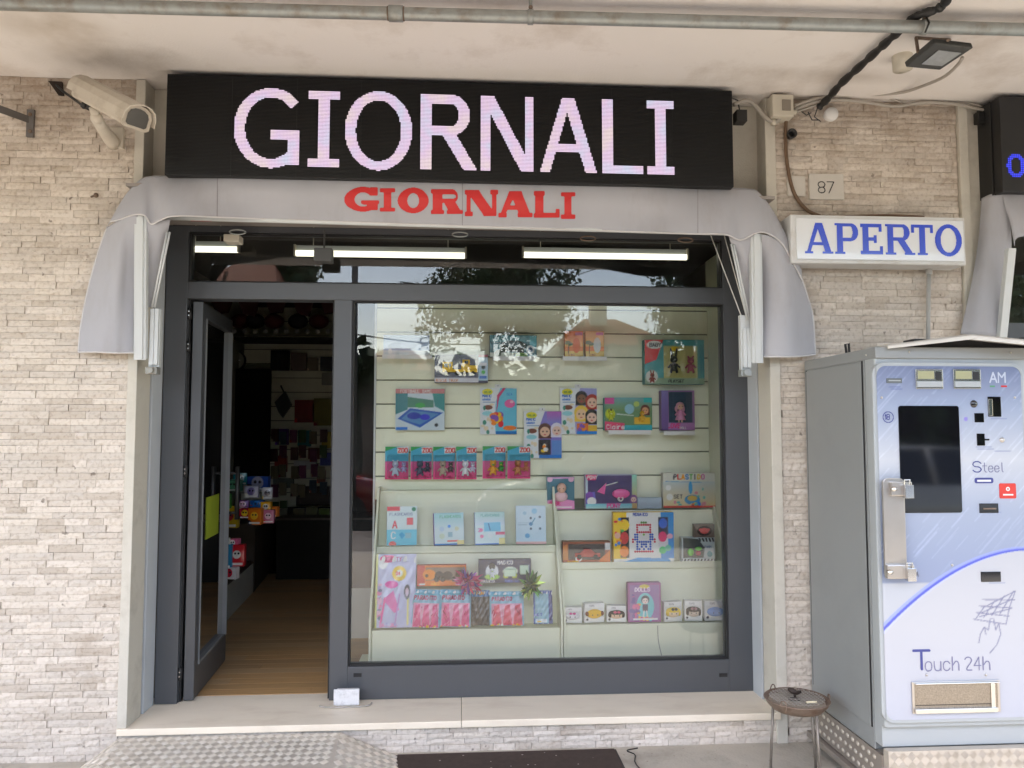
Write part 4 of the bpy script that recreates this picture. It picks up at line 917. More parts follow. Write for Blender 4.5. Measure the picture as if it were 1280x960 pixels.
# ash stand (small brazier on three legs)
bc = at(996, 874, -.36); BR_ = .137
bz = thing('brazier', 'rusty round brazier full of ash on three thin legs beside the vending machine', 'brazier', (bc.x, bc.y, 0))
ty = bc.z
obj('bowl', MB().lathe([(.0, -.052), (.06, -.051), (.108, -.040), (.131, -.016), (.139, .0), (.143, .004), (.139, .008), (.131, .0), (.12, -.012), (0, -.014)], (bc.x, bc.y, ty), 36), M_rust, bz, smooth=True)
sd_ = MB(); P = []
q = random.Random(5)
for i in range(10): P.append([Vector((bc.x+.128*i/9*math.cos(w), bc.y+.128*i/9*math.sin(w), ty-.010+.012*(1-i/9)+q.uniform(-.003, .003))) for w in np.linspace(0, 2*math.pi, 28)])
obj('ash', MB().grid(P), M_sand, bz, smooth=True)
for w in (2.5, 4.6+.55, .5):
    lx, ly = math.cos(w), math.sin(w)
    obj('leg', MB().tube([(bc.x+.105*lx, bc.y+.105*ly, ty-.036), (bc.x+.122*lx, bc.y+.122*ly, .002)], .0065, 8), mat('tarnished_leg', (.26, .23, .20), .5, metal=.5, var=.25, vs=30), bz, smooth=True)
for w in (2.0, 3.9, -.15):
    c = Vector((bc.x+.14*math.cos(w), bc.y+.14*math.sin(w), ty)); t_ = Vector((-math.sin(w), math.cos(w), 0))*.012; o_ = Vector((math.cos(w), math.sin(w), 0))*.008
    obj('ring_handle', MB().tube(cr_spline([c-t_-o_+Vector((0, 0, -.012)), c-t_*1.1+Vector((0, 0, .016)), c+Vector((0, 0, .026)), c+t_*1.1+Vector((0, 0, .012)), c+t_+o_+Vector((0, 0, -.018))], 14), .0028, 6), M_rust, bz, smooth=True)
gm = MB()
for k in range(-6, 7):
    a = k*.018; h_ = math.sqrt(max(0, .118**2-a*a)); gm.tube([(bc.x+a, bc.y-h_, ty+.009), (bc.x+a, bc.y+h_, ty+.009)], .0016, 4).tube([(bc.x-h_, bc.y+a, ty+.010), (bc.x+h_, bc.y+a, ty+.010)], .0016, 4)
obj('wire_mesh', gm, M_steel, bz)
obj('vent_cap', MB().tube([(bc.x-.035, bc.y+.01, ty+.045), (bc.x-.02, bc.y, ty+.037), (bc.x, bc.y, ty+.028), (bc.x+.02, bc.y, ty+.033)], [.007, .014, .010, .006], 8).tube([(bc.x-.01, bc.y, ty+.03), (bc.x-.008, bc.y, ty+.0)], .0055, 6).ball((bc.x-.015, bc.y-.01, ty+.004), .03, .022, .007), mat('burnt_iron', (.03, .018, .013), .6), bz, smooth=True)
tag(obj('cigarette_butt', MB().tube([(bc.x+.01, bc.y-.075, ty+.012), (bc.x+.055, bc.y-.078, ty+.013)], .0048, 8), mat('cigarette_paper', (.75, .66, .45), .7), loc=(bc.x, bc.y, ty)), 'crushed cigarette butt lying on the ash of the brazier', 'cigarette')

# ================================================================== VENDING MACHINE
VX, VF = 1.736, -.70
def vp(px, py, o=0): p = at(px, py, VF); return Vector((p.x, VF-o, p.z))
vm = thing('vending_machine', 'pale blue and grey touch-screen vending machine under a folded white metal roof', 'vending machine', (2.1, -.35, 0))
VR = 2.46; zside = atx(1014, 857, VX); zs0 = .285; zbase = .205
ztop = atx(1078, 437, VX).z
yb = -.02; yf = -.60
obj('body', MB().box(VX, VR, yf, yb, zbase, ztop), M_mach, vm, bevel=.004)
s1, s2_ = atx(1012, 853, VX), atx(1090, 905, VX); zs = .292
obj('side_panel', MB().box(VX-.006, VX, yf+.02, yb-.03, zs, ztop-.055), M_mach, vm, bevel=.002)
obj('side_seam', MB().box(VX-.004, VX+.002, yf+.012, yf+.018, zs, ztop-.05).box(VX-.004, VX+.002, yb-.028, yb-.022, zs, ztop-.05), M_gasket, vm)
obj('top_cap', MB().box(VX-.004, VR, yf-.10, yb-.01, ztop-.048, ztop), M_mach, vm, bevel=.004)
# chequer plate plinth
obj('plinth', MB().box(VX+.012, VR, -.66, yb, .0, zbase-.003).box(VX+.002, VR, -.70, -.662, 0, .235), M_check, vm)
obj('front_skirt', MB().box(VX+.0, VR, -.66, -.603, .238, .40), M_mach_lt, vm, bevel=.002)
side_b = MB(); q = random.Random(2)
za, zb2 = .068, zbase-.002
for i in range(13):
    for j in range(3):
        y = -.06-i*.045+(j % 2)*.022; z = za+.024+j*.042
        side_b.ball((VX-.003, y, z), .006, .014, .011, n=8, m=5)
obj('side_kick_plate', MB().box(VX-.004, VX+.012, -.66, -.03, za, zb2), mat('shaded_chequer_plate', (.34, .30, .265), .5, metal=.4, var=.2), vm)  # darker copy of the plate colour: the shade on this side is painted in
tag(obj('plate_bumps', side_b, M_check, vm, smooth=True), kind='stuff')
obj('side_rail', MB().box(VX-.028, VX+.012, -.70, -.01, za-.034, za-.006), MC['shaded_chequer_plate'], vm, bevel=.003)
tb = MB(); tread(tb, Vector((VX+.006, -.7006, .008)), Vector((1, 0, 0)), Vector((0, 0, 1)), 18, 6, .0375, up=Vector((0, -1, 0)))
tag(obj('front_tread', tb, M_check, vm), kind='stuff')
# door
d0, d1 = vp(1103, 913), vp(1292, 446); d1.x = 2.40
dr = obj('front_door', MB().box(VX-.002, VR+.02, VF+.012, yf-.002, d0.z, d1.z), M_mach_lt, vm, bevel=.012, seg=4)
def rrect(x0, x1, z0, z1, r, n=6):
    P = []
    for cx, cz, a in ((x1-r, z1-r, 0), (x0+r, z1-r, 90), (x0+r, z0+r, 180), (x1-r, z0+r, 270)):
        for k in range(n+1): w = math.radians(a+90*k/n); P.append((cx+r*math.cos(w), cz+r*math.sin(w)))
    return P
px0, px1, pz0, pz1 = vp(1094, 457).x, vp(1274, 457).x, vp(1180, 898).z, vp(1180, 458).z
rr = rrect(px0-.016, px1+.016, pz0-.016, pz1+.016, .055)
obj('door_bezel', MB().prism([(x, VF-.004, z) for x, z in rr], (0, .03, 0)), M_mach_lt, vm, bevel=.004)
# printed panel
pw, ph = px1-px0, pz1-pz0; cv = Cv(pw, ph, (190, 194, 202), res=330)
q = random.Random(4)
cv.g(0, 0, 1, .12, (118, 128, 158), (162, 173, 196)).g(0, .12, 1, .27, (162, 173, 196), (203, 207, 215)).g(0, .27, 1, .42, (203, 207, 215), (168, 177, 196)).g(0, .42, 1, .62, (168, 177, 196), (148, 159, 186))
for k in range(150):
    x, y = q.uniform(-.1, 1), q.uniform(0, .6); l = q.uniform(.05, .22); b_ = q.uniform(3, 14)
    d = segd(cv.X, cv.Y*cv.a, x, y*cv.a, x+l, y*cv.a-l*1.05); kk = (d < q.uniform(.002, .006)); cv.c[kk] = np.minimum(250, cv.c[kk]+b_)
# white field below the arc and the blue arcs
arc = []
for k in range(41):
    t_ = k/40; arc.append((t_*1.0, .745-.22*(1-(1-t_)**1.9)))
cv.p(arc+[(1, 1), (0, 1)], (194, 196, 203))
low = np.clip((cv.Y-.75)/.25, 0, 1)[..., None]*np.array([8, 6, 0]); inside = inpoly(cv.X, cv.Y, arc+[(1, 1), (0, 1)]); cv.c[inside] = (cv.c-low)[inside]
for off, wd_, col_ in ((0, .016, (128, 136, 214)), (.028, .010, (196, 204, 238)), (-.016, .02, (160, 172, 226))):
    for a_, b__ in zip(arc, arc[1:]): cv.l(a_[0], a_[1]+off*.5*(1-a_[0]*.7), b__[0], b__[1]+off*.5*(1-b__[0]*.7), wd_*(1-.55*a_[0]), col_)
for a_, b__ in zip(arc, arc[1:]): cv.l(a_[0], a_[1]+.004, b__[0], b__[1]+.004, .016*(1-.4*a_[0]), (88, 98, 196))
# hand on a keypad, thin grey lines
def ln(P, w=.006, c=(120, 122, 150)):
    for a_, b__ in zip(P, P[1:]): cv.l(a_[0], a_[1], b__[0], b__[1], w, c)
def cp(px, py): return ((px-1094)/180, (py-457)/441)
for k in range(4): ln([cp(1203+k*4, 776-k*8), cp(1243+k*4, 783-k*10)]); ln([cp(1206+k*10, 776-k*2), cp(1218+k*12, 760-k*6)])
ln([cp(1243, 783), cp(1248, 762), cp(1256, 742)]); ln([cp(1216, 762), cp(1256, 742)]); ln([cp(1214, 768), cp(1252, 752)]); ln([cp(1211, 773), cp(1249, 764)])
ln([cp(1209, 805), cp(1211, 795), cp(1216, 786), cp(1221, 790)]); ln([cp(1221, 790), cp(1224, 776), cp(1228, 776), cp(1230, 790)]); ln([cp(1230, 790), cp(1234, 782), cp(1236, 795), cp(1231, 808), cp(1222, 818)]); ln([cp(1216, 786), cp(1218, 795)])
cv.o(*cp(1203, 525), .014, (150, 140, 210))
cv.t(*cp(1127, 722), .012, 'ALA', (70, 70, 80), th=.2)
for (a_, b_) in ((1110, 484), (1112, 487)): ln([cp(a_, b_), cp(a_+14, b_)], .003, (90, 100, 150))
for x_, y_ in ((1220, 560), (1240, 525), (1228, 644), (1230, 731), (1222, 563), (1243, 566)): ln([cp(x_-6, y_), cp(x_+14, y_)], .003, (120, 130, 170))
decal('printed_panel', cv, lambda u_, v_: (px0+u_*pw, VF-.0062, pz1-v_*ph), vm, M_inkd)
# round off the panel corners with bezel pieces
for sx_, sz_, cx_, cz_ in ((-1, 1, px0, pz1), (1, 1, px1, pz1), (-1, -1, px0, pz0), (1, -1, px1, pz0)):
    r = .04; P = [(cx_, VF-.0085, cz_)]
    for k in range(9): w = math.radians(90*k/8); P.append((cx_-sx_*r+sx_*r*math.cos(w), VF-.0085, cz_-sz_*r+sz_*r*math.sin(w)))
    obj('bezel_corner', MB().prism(P, (0, .003, 0)), M_mach_lt, vm)
def plate(name, x0, y0, x1, y1, m, par=vm, o=.0095, th=.006, bev=.001, r=0):
    a, b = vp(x0, y1), vp(x1, y0)
    mb = MB().box(a.x, b.x, VF-o, VF-o+th, a.z, b.z) if not r else MB().prism([(x, VF-o, z) for x, z in rrect(a.x, b.x, a.z, b.z, r)], (0, th, 0))
    return obj(name, mb, m, par, bevel=bev)
scr = plate('touch_screen', 1125.5, 507.5, 1196.5, 641, M_screen, r=.01, bev=0)
gst = mat('screen_frame', (.55, .58, .62), .3)
for a in ((1143, 462, 1176, 486), (1190, 462, 1223, 486)):
    d_ = plate('price_display', *a, M_chrome, o=.013, th=.008)
    x0, y0, x1, y1 = a
    plate('display_glass', x0+2, y0+2, x0+22, y0+12, mat('lcd_olive', (.36, .36, .22), .25), d_, o=.0145, th=.002)
    plate('coin_button', x0+24, y0+3, x0+31, y0+13, M_black, d_, o=.0145, th=.002)
    plate('lower_lip', x0+1, y0+15, x1-1, y1-2, M_mach_lt, d_, o=.018, th=.006)
plate('vent_slot', 1107, 473, 1126, 479, mat('slot_grey', (.12, .14, .15), .5))
plate('slot_bar', 1109, 475.2, 1124, 476.6, M_mach_lt, o=.0115, th=.002)
c_ = vp(1216, 505); obj('round_lens', MB().lathe([(0, -.010), (.014, -.010), (.016, -.0065)], (c_.x, VF, c_.z), 20, 'y'), M_screen, vm, smooth=True)
plate('reader_window', 1217, 516.5, 1228, 528, M_screen); cs_ = plate('card_slot', 1234, 496, 1249, 521, M_screen)
plate('card_guide', 1234, 499, 1238, 520, M_chrome, cs_, o=.0125, th=.003)
plate('key_slot', 1220, 542, 1229, 557, M_screen); plate('key_slot', 1229.2, 548.5, 1235, 550.5, M_screen)
c_ = vp(1251, 550); obj('lock_button', MB().lathe([(0, -.014), (.008, -.014), (.011, -.0065)], (c_.x, VF, c_.z), 16, 'y'), M_steel, vm, smooth=True)
plate('change_slot', 1223, 629, 1246, 641, M_screen); plate('slot_tongue', 1227, 634.5, 1243, 636.5, M_rust, o=.012, th=.003)
plate('card_reader', 1225, 714, 1249, 727, M_screen)
rs = plate('red_sticker', 1248, 604, 1268, 623, mat('red_sticker', (.62, .05, .04), .4), o=.0082, th=.0015, r=.006, bev=0)
c_ = vp(1258, 611); obj('sticker_mark', MB().lathe([(.004, -.0092), (.009, -.0092)], (c_.x, VF, c_.z), 10, 'y').box(c_.x-.022, c_.x+.022, VF-.0095, VF-.0085, c_.z-.027, c_.z-.021), M_white, rs)
for a in ((1101, 497), (1267, 497), (1189, 706), (1157, 843), (1231, 843)):
    c_ = vp(*a); obj('panel_screw', MB().ball((c_.x, VF-.007, c_.z), .0055, .004, .0055, n=8, m=5), M_steel, vm, smooth=True)
def vtext(name, px, py, hpx, txt, th, m, asp=.62, par=vm, wpx=120):
    c_ = vp(px, py); k = (vp(px, py-100).z-c_.z)/100; h = hpx*k; mk = Mask(wpx*k, hpx*k*1.3, .0013); mk.text(.004, h*.1, h, txt, th*k, asp=asp)
    return obj(name, mk.cells(lambda x, y: (c_.x-.004+x, VF-.0078, c_.z-h*.1+y), MB()), m, par)
M_txt = mat('navy_lettering', (.06, .07, .26), .4); M_txt2 = mat('grey_violet_lettering', (.20, .20, .33), .4); M_txt3 = mat('pale_lettering', (.50, .55, .66), .3)
vtext('lettering', 1141, 836, 23, 'T', 3.2, M_txt, asp=.92); vtext('lettering', 1155.5, 838, 17, 'ouch', 1.4, M_txt2, asp=.5)
vtext('lettering', 1205, 837, 16, '24h', 1.4, M_txt2, asp=.55); vtext('lettering', 1215, 590, 13, 'S', 1.3, M_txt, asp=.8); vtext('lettering', 1226.5, 590, 11.5, 'teel', 1.1, M_txt2, asp=.5)
vtext('lettering', 1236, 478, 12, 'AM', 1.8, M_txt3, asp=.72); vtext('lettering', 1104.5, 524.5, 6.5, '18', 1.1, M_txt, asp=.55)
mk = Mask(.06, .06, .0013); mk.ring(.03, .03, .024, .024, .0035, .0035); c_ = vp(1109, 521.5)
obj('age_ring', mk.cells(lambda x, y: (c_.x-.03+x, VF-.0078, c_.z-.03+y), MB()), M_txt, vm)
bd_ = plate('slogan_badge', 1217, 597, 1240, 604, M_txt, o=.0078, th=.001, r=.008, bev=0); plate('badge_bar', 1220, 599.5, 1237, 602, M_white, bd_, o=.0084, th=.0008, bev=0)
plate('italian_bar', 1236, 482, 1242, 484, mat('green_mark', (.1, .3, .15), .5), o=.0078, th=.001, bev=0); plate('italian_bar', 1250, 482, 1257, 484, M_red, o=.0078, th=.001, bev=0)
# dispensing bay
bay = plate('bay_frame', 1139, 849, 1247, 891, M_steel, o=.012, th=.004)
plate('bay_back', 1142, 852, 1244, 888, mat('bay_mesh', (.34, .29, .23), .4, metal=.5, var=.5, vs=160), bay, o=.0135, th=.001)
plate('bay_side', 1236, 852, 1240, 886, M_chrome, bay, o=.019, th=.006); plate('bay_top', 1141, 850.5, 1245, 854, M_chrome, bay, o=.022, th=.009)
bf = plate('bay_flap', 1141, 882, 1243, 890, M_chrome, bay, o=.024, th=.010); plate('bay_shadow_line', 1142, 878.5, 1236, 880, M_gasket, bay, o=.0155, th=.002)
# locking bar with two hasps
lb = thing('lock_bar', 'flat steel security bar with two hasps fixed on the front of the vending machine', 'lock', tuple(vp(1113, 722)))
a, b = vp(1101.5, 722), vp(1124.5, 597)
obj('bar', MB().prism([(x, VF-.034, z) for x, z in rrect(a.x, b.x, a.z, b.z, .022)], (0, .012, 0)), M_steel, lb, bevel=.002)
obj('stand_off', MB().box(a.x+.02, b.x-.02, VF-.022, VF-.006, a.z+.03, b.z-.03), M_steel, lb)
for y0_ in (600, 702):
    a, b = vp(1101 if y0_ > 650 else 1106, y0_+20), vp(1131 if y0_ < 650 else 1134, y0_)
    h = obj('hasp', MB().box(a.x, b.x, VF-.052, VF-.030, a.z+.004, b.z-.004), M_steel, lb, bevel=.004)
    obj('padlock', MB().box(b.x-.040, b.x-.004, VF-.070, VF-.046, a.z-.004, b.z-.016).tube([(b.x-.034, VF-.056, b.z-.016), (b.x-.034, VF-.056, b.z+.004), (b.x-.012, VF-.056, b.z+.004), (b.x-.012, VF-.056, b.z-.016)], .004, 8), M_chrome, lb, bevel=.003)
    obj('pivot', MB().lathe([(0, -.062), (.010, -.060), (.012, -.05)], (a.x+.010, VF, (a.z+b.z)/2), 14, 'y'), M_chrome, h, smooth=True)
# folded roof sheet
t0, t1, t2 = at(1110, 431, -.72), at(1214, 417.5, -.80), at(1278, 424.5, -.84); t2.x += .25; t2.z += -.02
rf = MB()
bk0, bk1, bk2 = t0+Vector((.06, .30, .02)), t1+Vector((0, .40, .02)), t2+Vector((0, .4, .02))
for A_, B_, C_, D_ in ((t0, t1, bk1, bk0), (t1, t2, bk2, bk1)): rf.prism([A_, B_, C_, D_], (0, 0, -.006))
rf.prism([t0, t1, t1+Vector((0, 0, -.022)), t0+Vector((0, 0, -.016))], (0, .004, 0)).prism([t1, t2, t2+Vector((0, 0, -.022)), t1+Vector((0, 0, -.022))], (0, .004, 0))
obj('roof_sheet', rf, mat('galvanised_roof_white', (.62, .60, .56), .45, var=.08, vs=6), vm)
obj('gap_shade_fill', MB().box(t0.x+.15, VR, -.66, -.58, ztop+.001, ztop+.04), M_black, vm)  # black fill standing in for the shade in the gap under the sheet
for x_, y_ in ((1082, 444), (1136, 440), (1263, 441)):
    c_ = at(x_, y_, yf-.10); obj('rivet', MB().ball((c_.x, yf-.103, c_.z), .004, n=6, m=4), M_steel, vm)
c_ = atx(1058, 433, 1.86); obj('top_lug', MB().tube([c_+Vector((0, 0, -.035)), c_+Vector((-.005, 0, .01)), c_+Vector((.012, 0, .014)), c_+Vector((.014, 0, -.035))], .006, 6), M_gasket, vm)

# ================================================================== SHOP WINDOW DISPLAY
YB = .95
sx_l, sx_r = at(470, 500, YB).x, at(886, 500, YB).x
sw = thing('slatwall', 'cream slatwall panel of horizontal boards behind the shop window', 'slatwall', ((sx_l+sx_r)/2, YB, 1))
zl = [at(640, 386.5+29.75*k, YB).z for k in range(-1, 9)]
for a, b in zip(zl, zl[1:]): obj('board', MB().box(sx_l, sx_r, YB, YB+.018, b+.0045, a-.0045), M_slat, sw, bevel=.0025)
obj('backing', MB().box(sx_l+.002, sx_r-.002, YB+.009, YB+.03, .2, zl[0]), M_groove, sw)
obj('side_panel', MB().box(sx_r+.001, sx_r+.02, .52, YB+.03, .2, 2.62), M_slat, sw, bevel=.001)
obj('edge_trim', MB().box(sx_l-.012, sx_l-.001, YB-.004, YB+.03, .2, zl[0]), M_alu, sw)
def rack(name, label, xl, xr, tops, Ys):
    """stepped display unit: sloping boards with ledges"""
    t = thing(name, label, 'display rack', ((xl+xr)/2, .6, .2)); z = [at(640, p, y).z for p, y in tops]
    # z[0] top at back, z[1] ledge 1, z[2] ledge 2 ; Ys: (back top, foot of board 1, ledge 1 front, foot of board 2, ledge 2 front)
    def slope(za, ya, zb_, yb_, nm): obj(nm, MB().prism([(xl, ya, za), (xl, yb_, zb_), (xl, yb_+.012, zb_), (xl, ya+.012, za)], (xr-xl, 0, 0)), M_slat, t)
    slope(z[0], Ys[0], z[1], Ys[1], 'sloping_board'); obj('ledge', MB().box(xl, xr, Ys[2], Ys[1]+.012, z[1]-.014, z[1]), M_slat, t, bevel=.002)
    obj('ledge_lip', MB().box(xl, xr, Ys[2]-.008, Ys[2]-.0005, z[1]-.03, z[1]+.008), M_slat, t, bevel=.002)
    slope(z[1]-.015, Ys[2]+.02, z[2], Ys[3], 'sloping_board'); obj('ledge', MB().box(xl, xr, Ys[4], Ys[3]+.012, z[2]-.014, z[2]), M_slat, t, bevel=.002)
    obj('front_panel', MB().box(xl, xr, Ys[4]-.010, Ys[4]-.0005, .20, z[2]+.006), M_slat, t, bevel=.002)
    obj('top_ledge', MB().box(xl, xr, Ys[0]-.01, YB-.002, z[0]-.012, z[0]), M_slat, t, bevel=.002)
    for x in (xl-.013, xr+.001):
        obj('end_panel', MB().prism([(x, Ys[4]-.03, .20), (x, YB-.003, .20), (x, YB-.003, z[0]+.02), (x, Ys[0]-.03, z[0]+.02), (x, Ys[4]-.03, z[2]+.06)], (.012, 0, 0)), M_slat, t, bevel=.0015)
    return t, z
ra_l, ra_r = at(476, 610, .9).x, at(689, 610, .9).x; rb_l, rb_r = ra_r+.03, sx_r-.016
ra, za_ = rack('display_rack', 'left cream stepped rack holding picture books and bagged toys', ra_l, ra_r, ((612, .9), (682, .74), (784, .54)), (.88, .80, .70, .62, .50))
rb, zb_ = rack('display_rack', 'right cream stepped rack holding the mosaic set and the row of small plush boxes', rb_l, rb_r, ((638, .9), (704, .74), (781, .54)), (.88, .80, .70, .62, .50))
struct('display_floor', MB().box(at(437, 830, .42).x, JR, .42, .95, .136, .20), M_slat)
inst = []
def toy(name, label, x0, y0, x1, y1, Y, dep, cv=None, cat='toy box', side=(235, 235, 235), rot=0, group=None, bev=.0015, m=None):
    a, b = at(x0, y1, Y), at(x1, y0, Y); w, h = b.x-a.x, b.z-a.z
    t = thing(name, label, cat, ((a.x+b.x)/2, Y+dep/2, a.z), group)
    key = 'card_%d_%d_%d' % side
    mm = m or mat(key, s2l(side), .5, var=.03)
    obj('carton' if dep > .02 else 'card', MB().box(a.x, b.x, Y, Y+dep, a.z, b.z), mm, t, bevel=bev)
    if cv: decal('printed_front', cv, lambda u_, v_: (a.x+.001+u_*(w-.002), Y-.0012, b.z-.001-v_*(h-.002)), t)
    if rot: t.rotation_euler = (0, 0, math.radians(rot))
    return t, a, b
def cvs(x0, y0, x1, y1, bg, res=72): return Cv(x1-x0, y1-y0, bg, res)
def ledge(x0, x1, y, Y=.86, lab=None):
    a, b = at(x0, y, Y), at(x1, y, Y); t = thing('acrylic_shelf', lab, 'shelf', (a.x, Y, a.z))
    obj('tray', MB().box(a.x, b.x, Y-.01, YB-.001, a.z-.005, a.z), M_white, t, bevel=.001); obj('front_lip', MB().box(a.x, b.x, Y-.014, Y-.0105, a.z-.022, a.z+.004), M_white, t, bevel=.001)
def figure(par, cx, cz, Y, s, body, head, ears=0, arm=None, name='figurine'):
    """small doll or animal: trunk, head, limbs and ears in one mesh"""
    mb = MB().ball((cx, Y, cz+.30*s), .17*s, .10*s, .22*s, n=10, m=7).ball((cx, Y-.02*s, cz+.66*s), .19*s, .14*s, .18*s, n=10, m=7)
    for k in (-1, 1):
        mb.tube([(cx+k*.1*s, Y, cz+.22*s), (cx+k*.16*s, Y, cz)], [.07*s, .06*s], 7).tube([(cx+k*.12*s, Y, cz+.44*s), (cx+k*.30*s, Y-.03*s, cz+.26*s)], [.055*s, .045*s], 7)
        if ears: mb.tube([(cx+k*.09*s, Y, cz+.8*s), (cx+k*.16*s, Y, cz+(.8+ears)*s)], [.06*s, .035*s], 6)
    m = mat('toy_%d_%d_%d' % body, s2l(body), .35, var=.1, vs=60)
    f = obj(name, mb, m, par, smooth=True)
    fc = MB()
    for k in (-1, 1): fc.ball((cx+k*.07*s, Y-.155*s, cz+.68*s), .022*s, n=6, m=4)
    obj('eyes', fc, M_black, f); obj('muzzle', MB().ball((cx, Y-.14*s, cz+.60*s), .08*s, .05*s, .05*s, n=8, m=5), mat('toy_%d_%d_%d' % head, s2l(head), .4), f, smooth=True)
    return f
def blister(par, a, b, Y, x0=.1, x1=.9, z0=.08, z1=.7, d=.03):
    w, h = b.x-a.x, b.z-a.z; return obj('clear_blister', MB().box(a.x+w*x0, a.x+w*x1, Y-d, Y-.002, a.z+h*z0, a.z+h*z1), M_film, par, bevel=.004)
C = dict(y=(248, 205, 30), r=(214, 40, 48), b=(40, 120, 205), w=(242, 242, 240), k=(28, 28, 34), p=(236, 110, 170), g=(70, 170, 70), o=(240, 140, 40), t=(60, 180, 190), l=(190, 215, 235), v=(140, 90, 180), c=(235, 205, 170))
YS = .885
# --- top row
cv = cvs(479, 420, 537, 444, (150, 170, 205)); cv.r(0, .75, 1, 1, (220, 225, 230)).e(.4, .55, .3, .2, (120, 140, 180)).o(.15, .8, .05, C['w']).e(.55, .5, .18, .15, (135, 155, 195))
toy('toy_box', 'pale blue car box on the top left shelf, half lost in the reflection', 479, 419, 537, 444, YS, .06, cv); ledge(478, 540, 444, lab='white shelf tray under the pale blue car box')
x0, y0, x1, y1 = 543, 443, 610, 478; cv = cvs(x0, y0, x1, y1, (70, 70, 95)); cv.r(.82, .04, 1, .9, C['l']).r(.82, 0, 1, .1, (150, 60, 80)).r(0, .82, .82, 1, (225, 225, 235)).t(.03, .95, .08, 'RESCUE TRUCK', (200, 110, 60)).o(.91, .45, .035, C['k']).o(.91, .62, .035, C['g']).r(.84, .75, .97, .84, (60, 110, 190)).r(.84, .3, .97, .4, (240, 240, 250))
t, a, b = toy('toy_box', 'window box with a yellow crane truck, just below the top left of the display', x0, y0, x1, y1, YS, .06, cv, side=(60, 62, 84)); w, h = b.x-a.x, b.z-a.z
my = mat('toy_yellow', s2l((250, 200, 20)), .3)
def fr(u_, v_): return a.x+w*u_, a.z+h*v_
tr = MB()
def tb_(u0, u1, v0, v1, d=.022): tr.box(fr(u0, 0)[0], fr(u1, 0)[0], YS-d, YS-.003, fr(0, v0)[1], fr(0, v1)[1])
tb_(.15, .34, .36, .72); tb_(.34, .80, .36, .46); tb_(.50, .64, .46, .62); tb_(.52, .66, .62, .80, .016); tb_(.64, .80, .47, .60, .018)
tk = obj('crane_truck', tr, my, t, bevel=.002); wh = MB()
for u_ in (.22, .42, .56, .72): wh.lathe([(0, -.02), (.0115, -.02), (.0125, -.004)], (fr(u_, 0)[0], YS-.003, fr(0, .33)[1]), 14, 'y')
obj('wheels', wh, M_black, tk, smooth=True); obj('cab_window', MB().box(fr(.18, 0)[0], fr(.25, 0)[0], YS-.0235, YS-.0222, fr(0, .52)[1], fr(0, .66)[1]).box(fr(.27, 0)[0], fr(.31, 0)[0], YS-.0235, YS-.0222, fr(0, .54)[1], fr(0, .66)[1]).box(fr(.56, 0)[0], fr(.63, 0)[0], YS-.0175, YS-.0162, fr(0, .65)[1], fr(0, .76)[1]), M_screen, tk)
x0, y0, x1, y1 = 612, 419, 671, 446; cv = cvs(x0, y0, x1, y1, (60, 110, 125)); cv.r(0, 0, .85, .3, (90, 150, 165)).e(.5, .5, .28, .26, (22, 34, 40)).e(.48, .38, .16, .14, (60, 80, 90)).o(.28, .72, .08, C['k']).o(.65, .72, .08, C['k']).p([(0, .78), (.55, .78), (.5, 1), (0, 1)], (225, 230, 220)).o(.18, .82, .07, (80, 90, 80)).r(.55, .8, .8, 1, (110, 150, 60)).r(.85, .05, 1, .5, (110, 190, 205)).o(.86, .65, .09, (230, 235, 240)).o(.86, .65, .05, (40, 70, 110))
toy('toy_box', 'dark teal box with a black off-road car, top centre left of the display', x0, y0, x1, y1, YS, .06, cv, side=(40, 60, 70)); ledge(616, 669, 446.5, lab='white shelf tray under the dark teal car box')
for i, (x0, x1) in enumerate(((706, 729), (732, 755))):
    y0, y1 = 414, 446; cv = cvs(x0, y0, x1, y1, (236, 140, 70)); cv.g(0, 0, 1, .6, (240, 120, 70) if i == 0 else (236, 190, 150), (246, 200, 120)).r(0, .78, 1, 1, (240, 205, 110)).e(.62, .55, .2, .3, (225, 110, 40) if i == 0 else (235, 240, 240)).l(.2, .85, .22, .5, .05, (90, 60, 40)).e(.15, .45, .18, .07, (30, 110, 80)).e(.3, .5, .14, .06, (30, 110, 80)).t(.2, .96, .08, 'DINO', (150, 60, 40)).r(.55, .05, .95, .16, (200, 120, 180))
    toy('toy_box', ['left of the two small orange dinosaur boxes with palm trees', 'right, paler one of the two small dinosaur boxes with palm trees'][i], x0, y0, x1, y1, YS, .05, cv, group='small dinosaur boxes', side=(190, 120, 60))
ledge(703, 758, 446.5, lab='white shelf tray under the two dinosaur boxes')
x0, y0, x1, y1 = 806, 425, 880, 480; cv = cvs(x0, y0, x1, y1, (85, 165, 170)); cv.p([(0, 0), (.32, 0), (.2, .45), (0, .55)], C['r']).e(.17, .12, .13, .09, C['w']).t(.09, .16, .08, 'BABY', C['k'], th=.2).r(.32, .14, .88, .85, (190, 185, 120)).e(.5, .2, .06, .05, C['y']).r(0, .85, 1, 1, (150, 175, 150)).e(.12, .82, .1, .14, (235, 235, 230)).p([(.9, .1), (1, .1), (1, .7), (.92, .7)], (70, 150, 160)).t(.4, .95, .06, 'PLAYSET', C['k'])
t, a, b = toy('toy_box', 'large red and teal window box with two animal figures, top right of the display', x0, y0, x1, y1, YS, .07, cv, side=(70, 140, 145)); w = b.x-a.x; h = b.z-a.z
figure(t, a.x+w*.48, a.z+h*.25, YS-.012, .125, (36, 34, 44), (60, 50, 60), ears=.42); figure(t, a.x+w*.76, a.z+h*.25, YS-.012, .115, (170, 70, 90), (200, 110, 110), ears=.12); figure(t, a.x+w*.12, a.z+h*.03, YS-.008, .07, (150, 60, 50), (60, 50, 60), ears=.3)
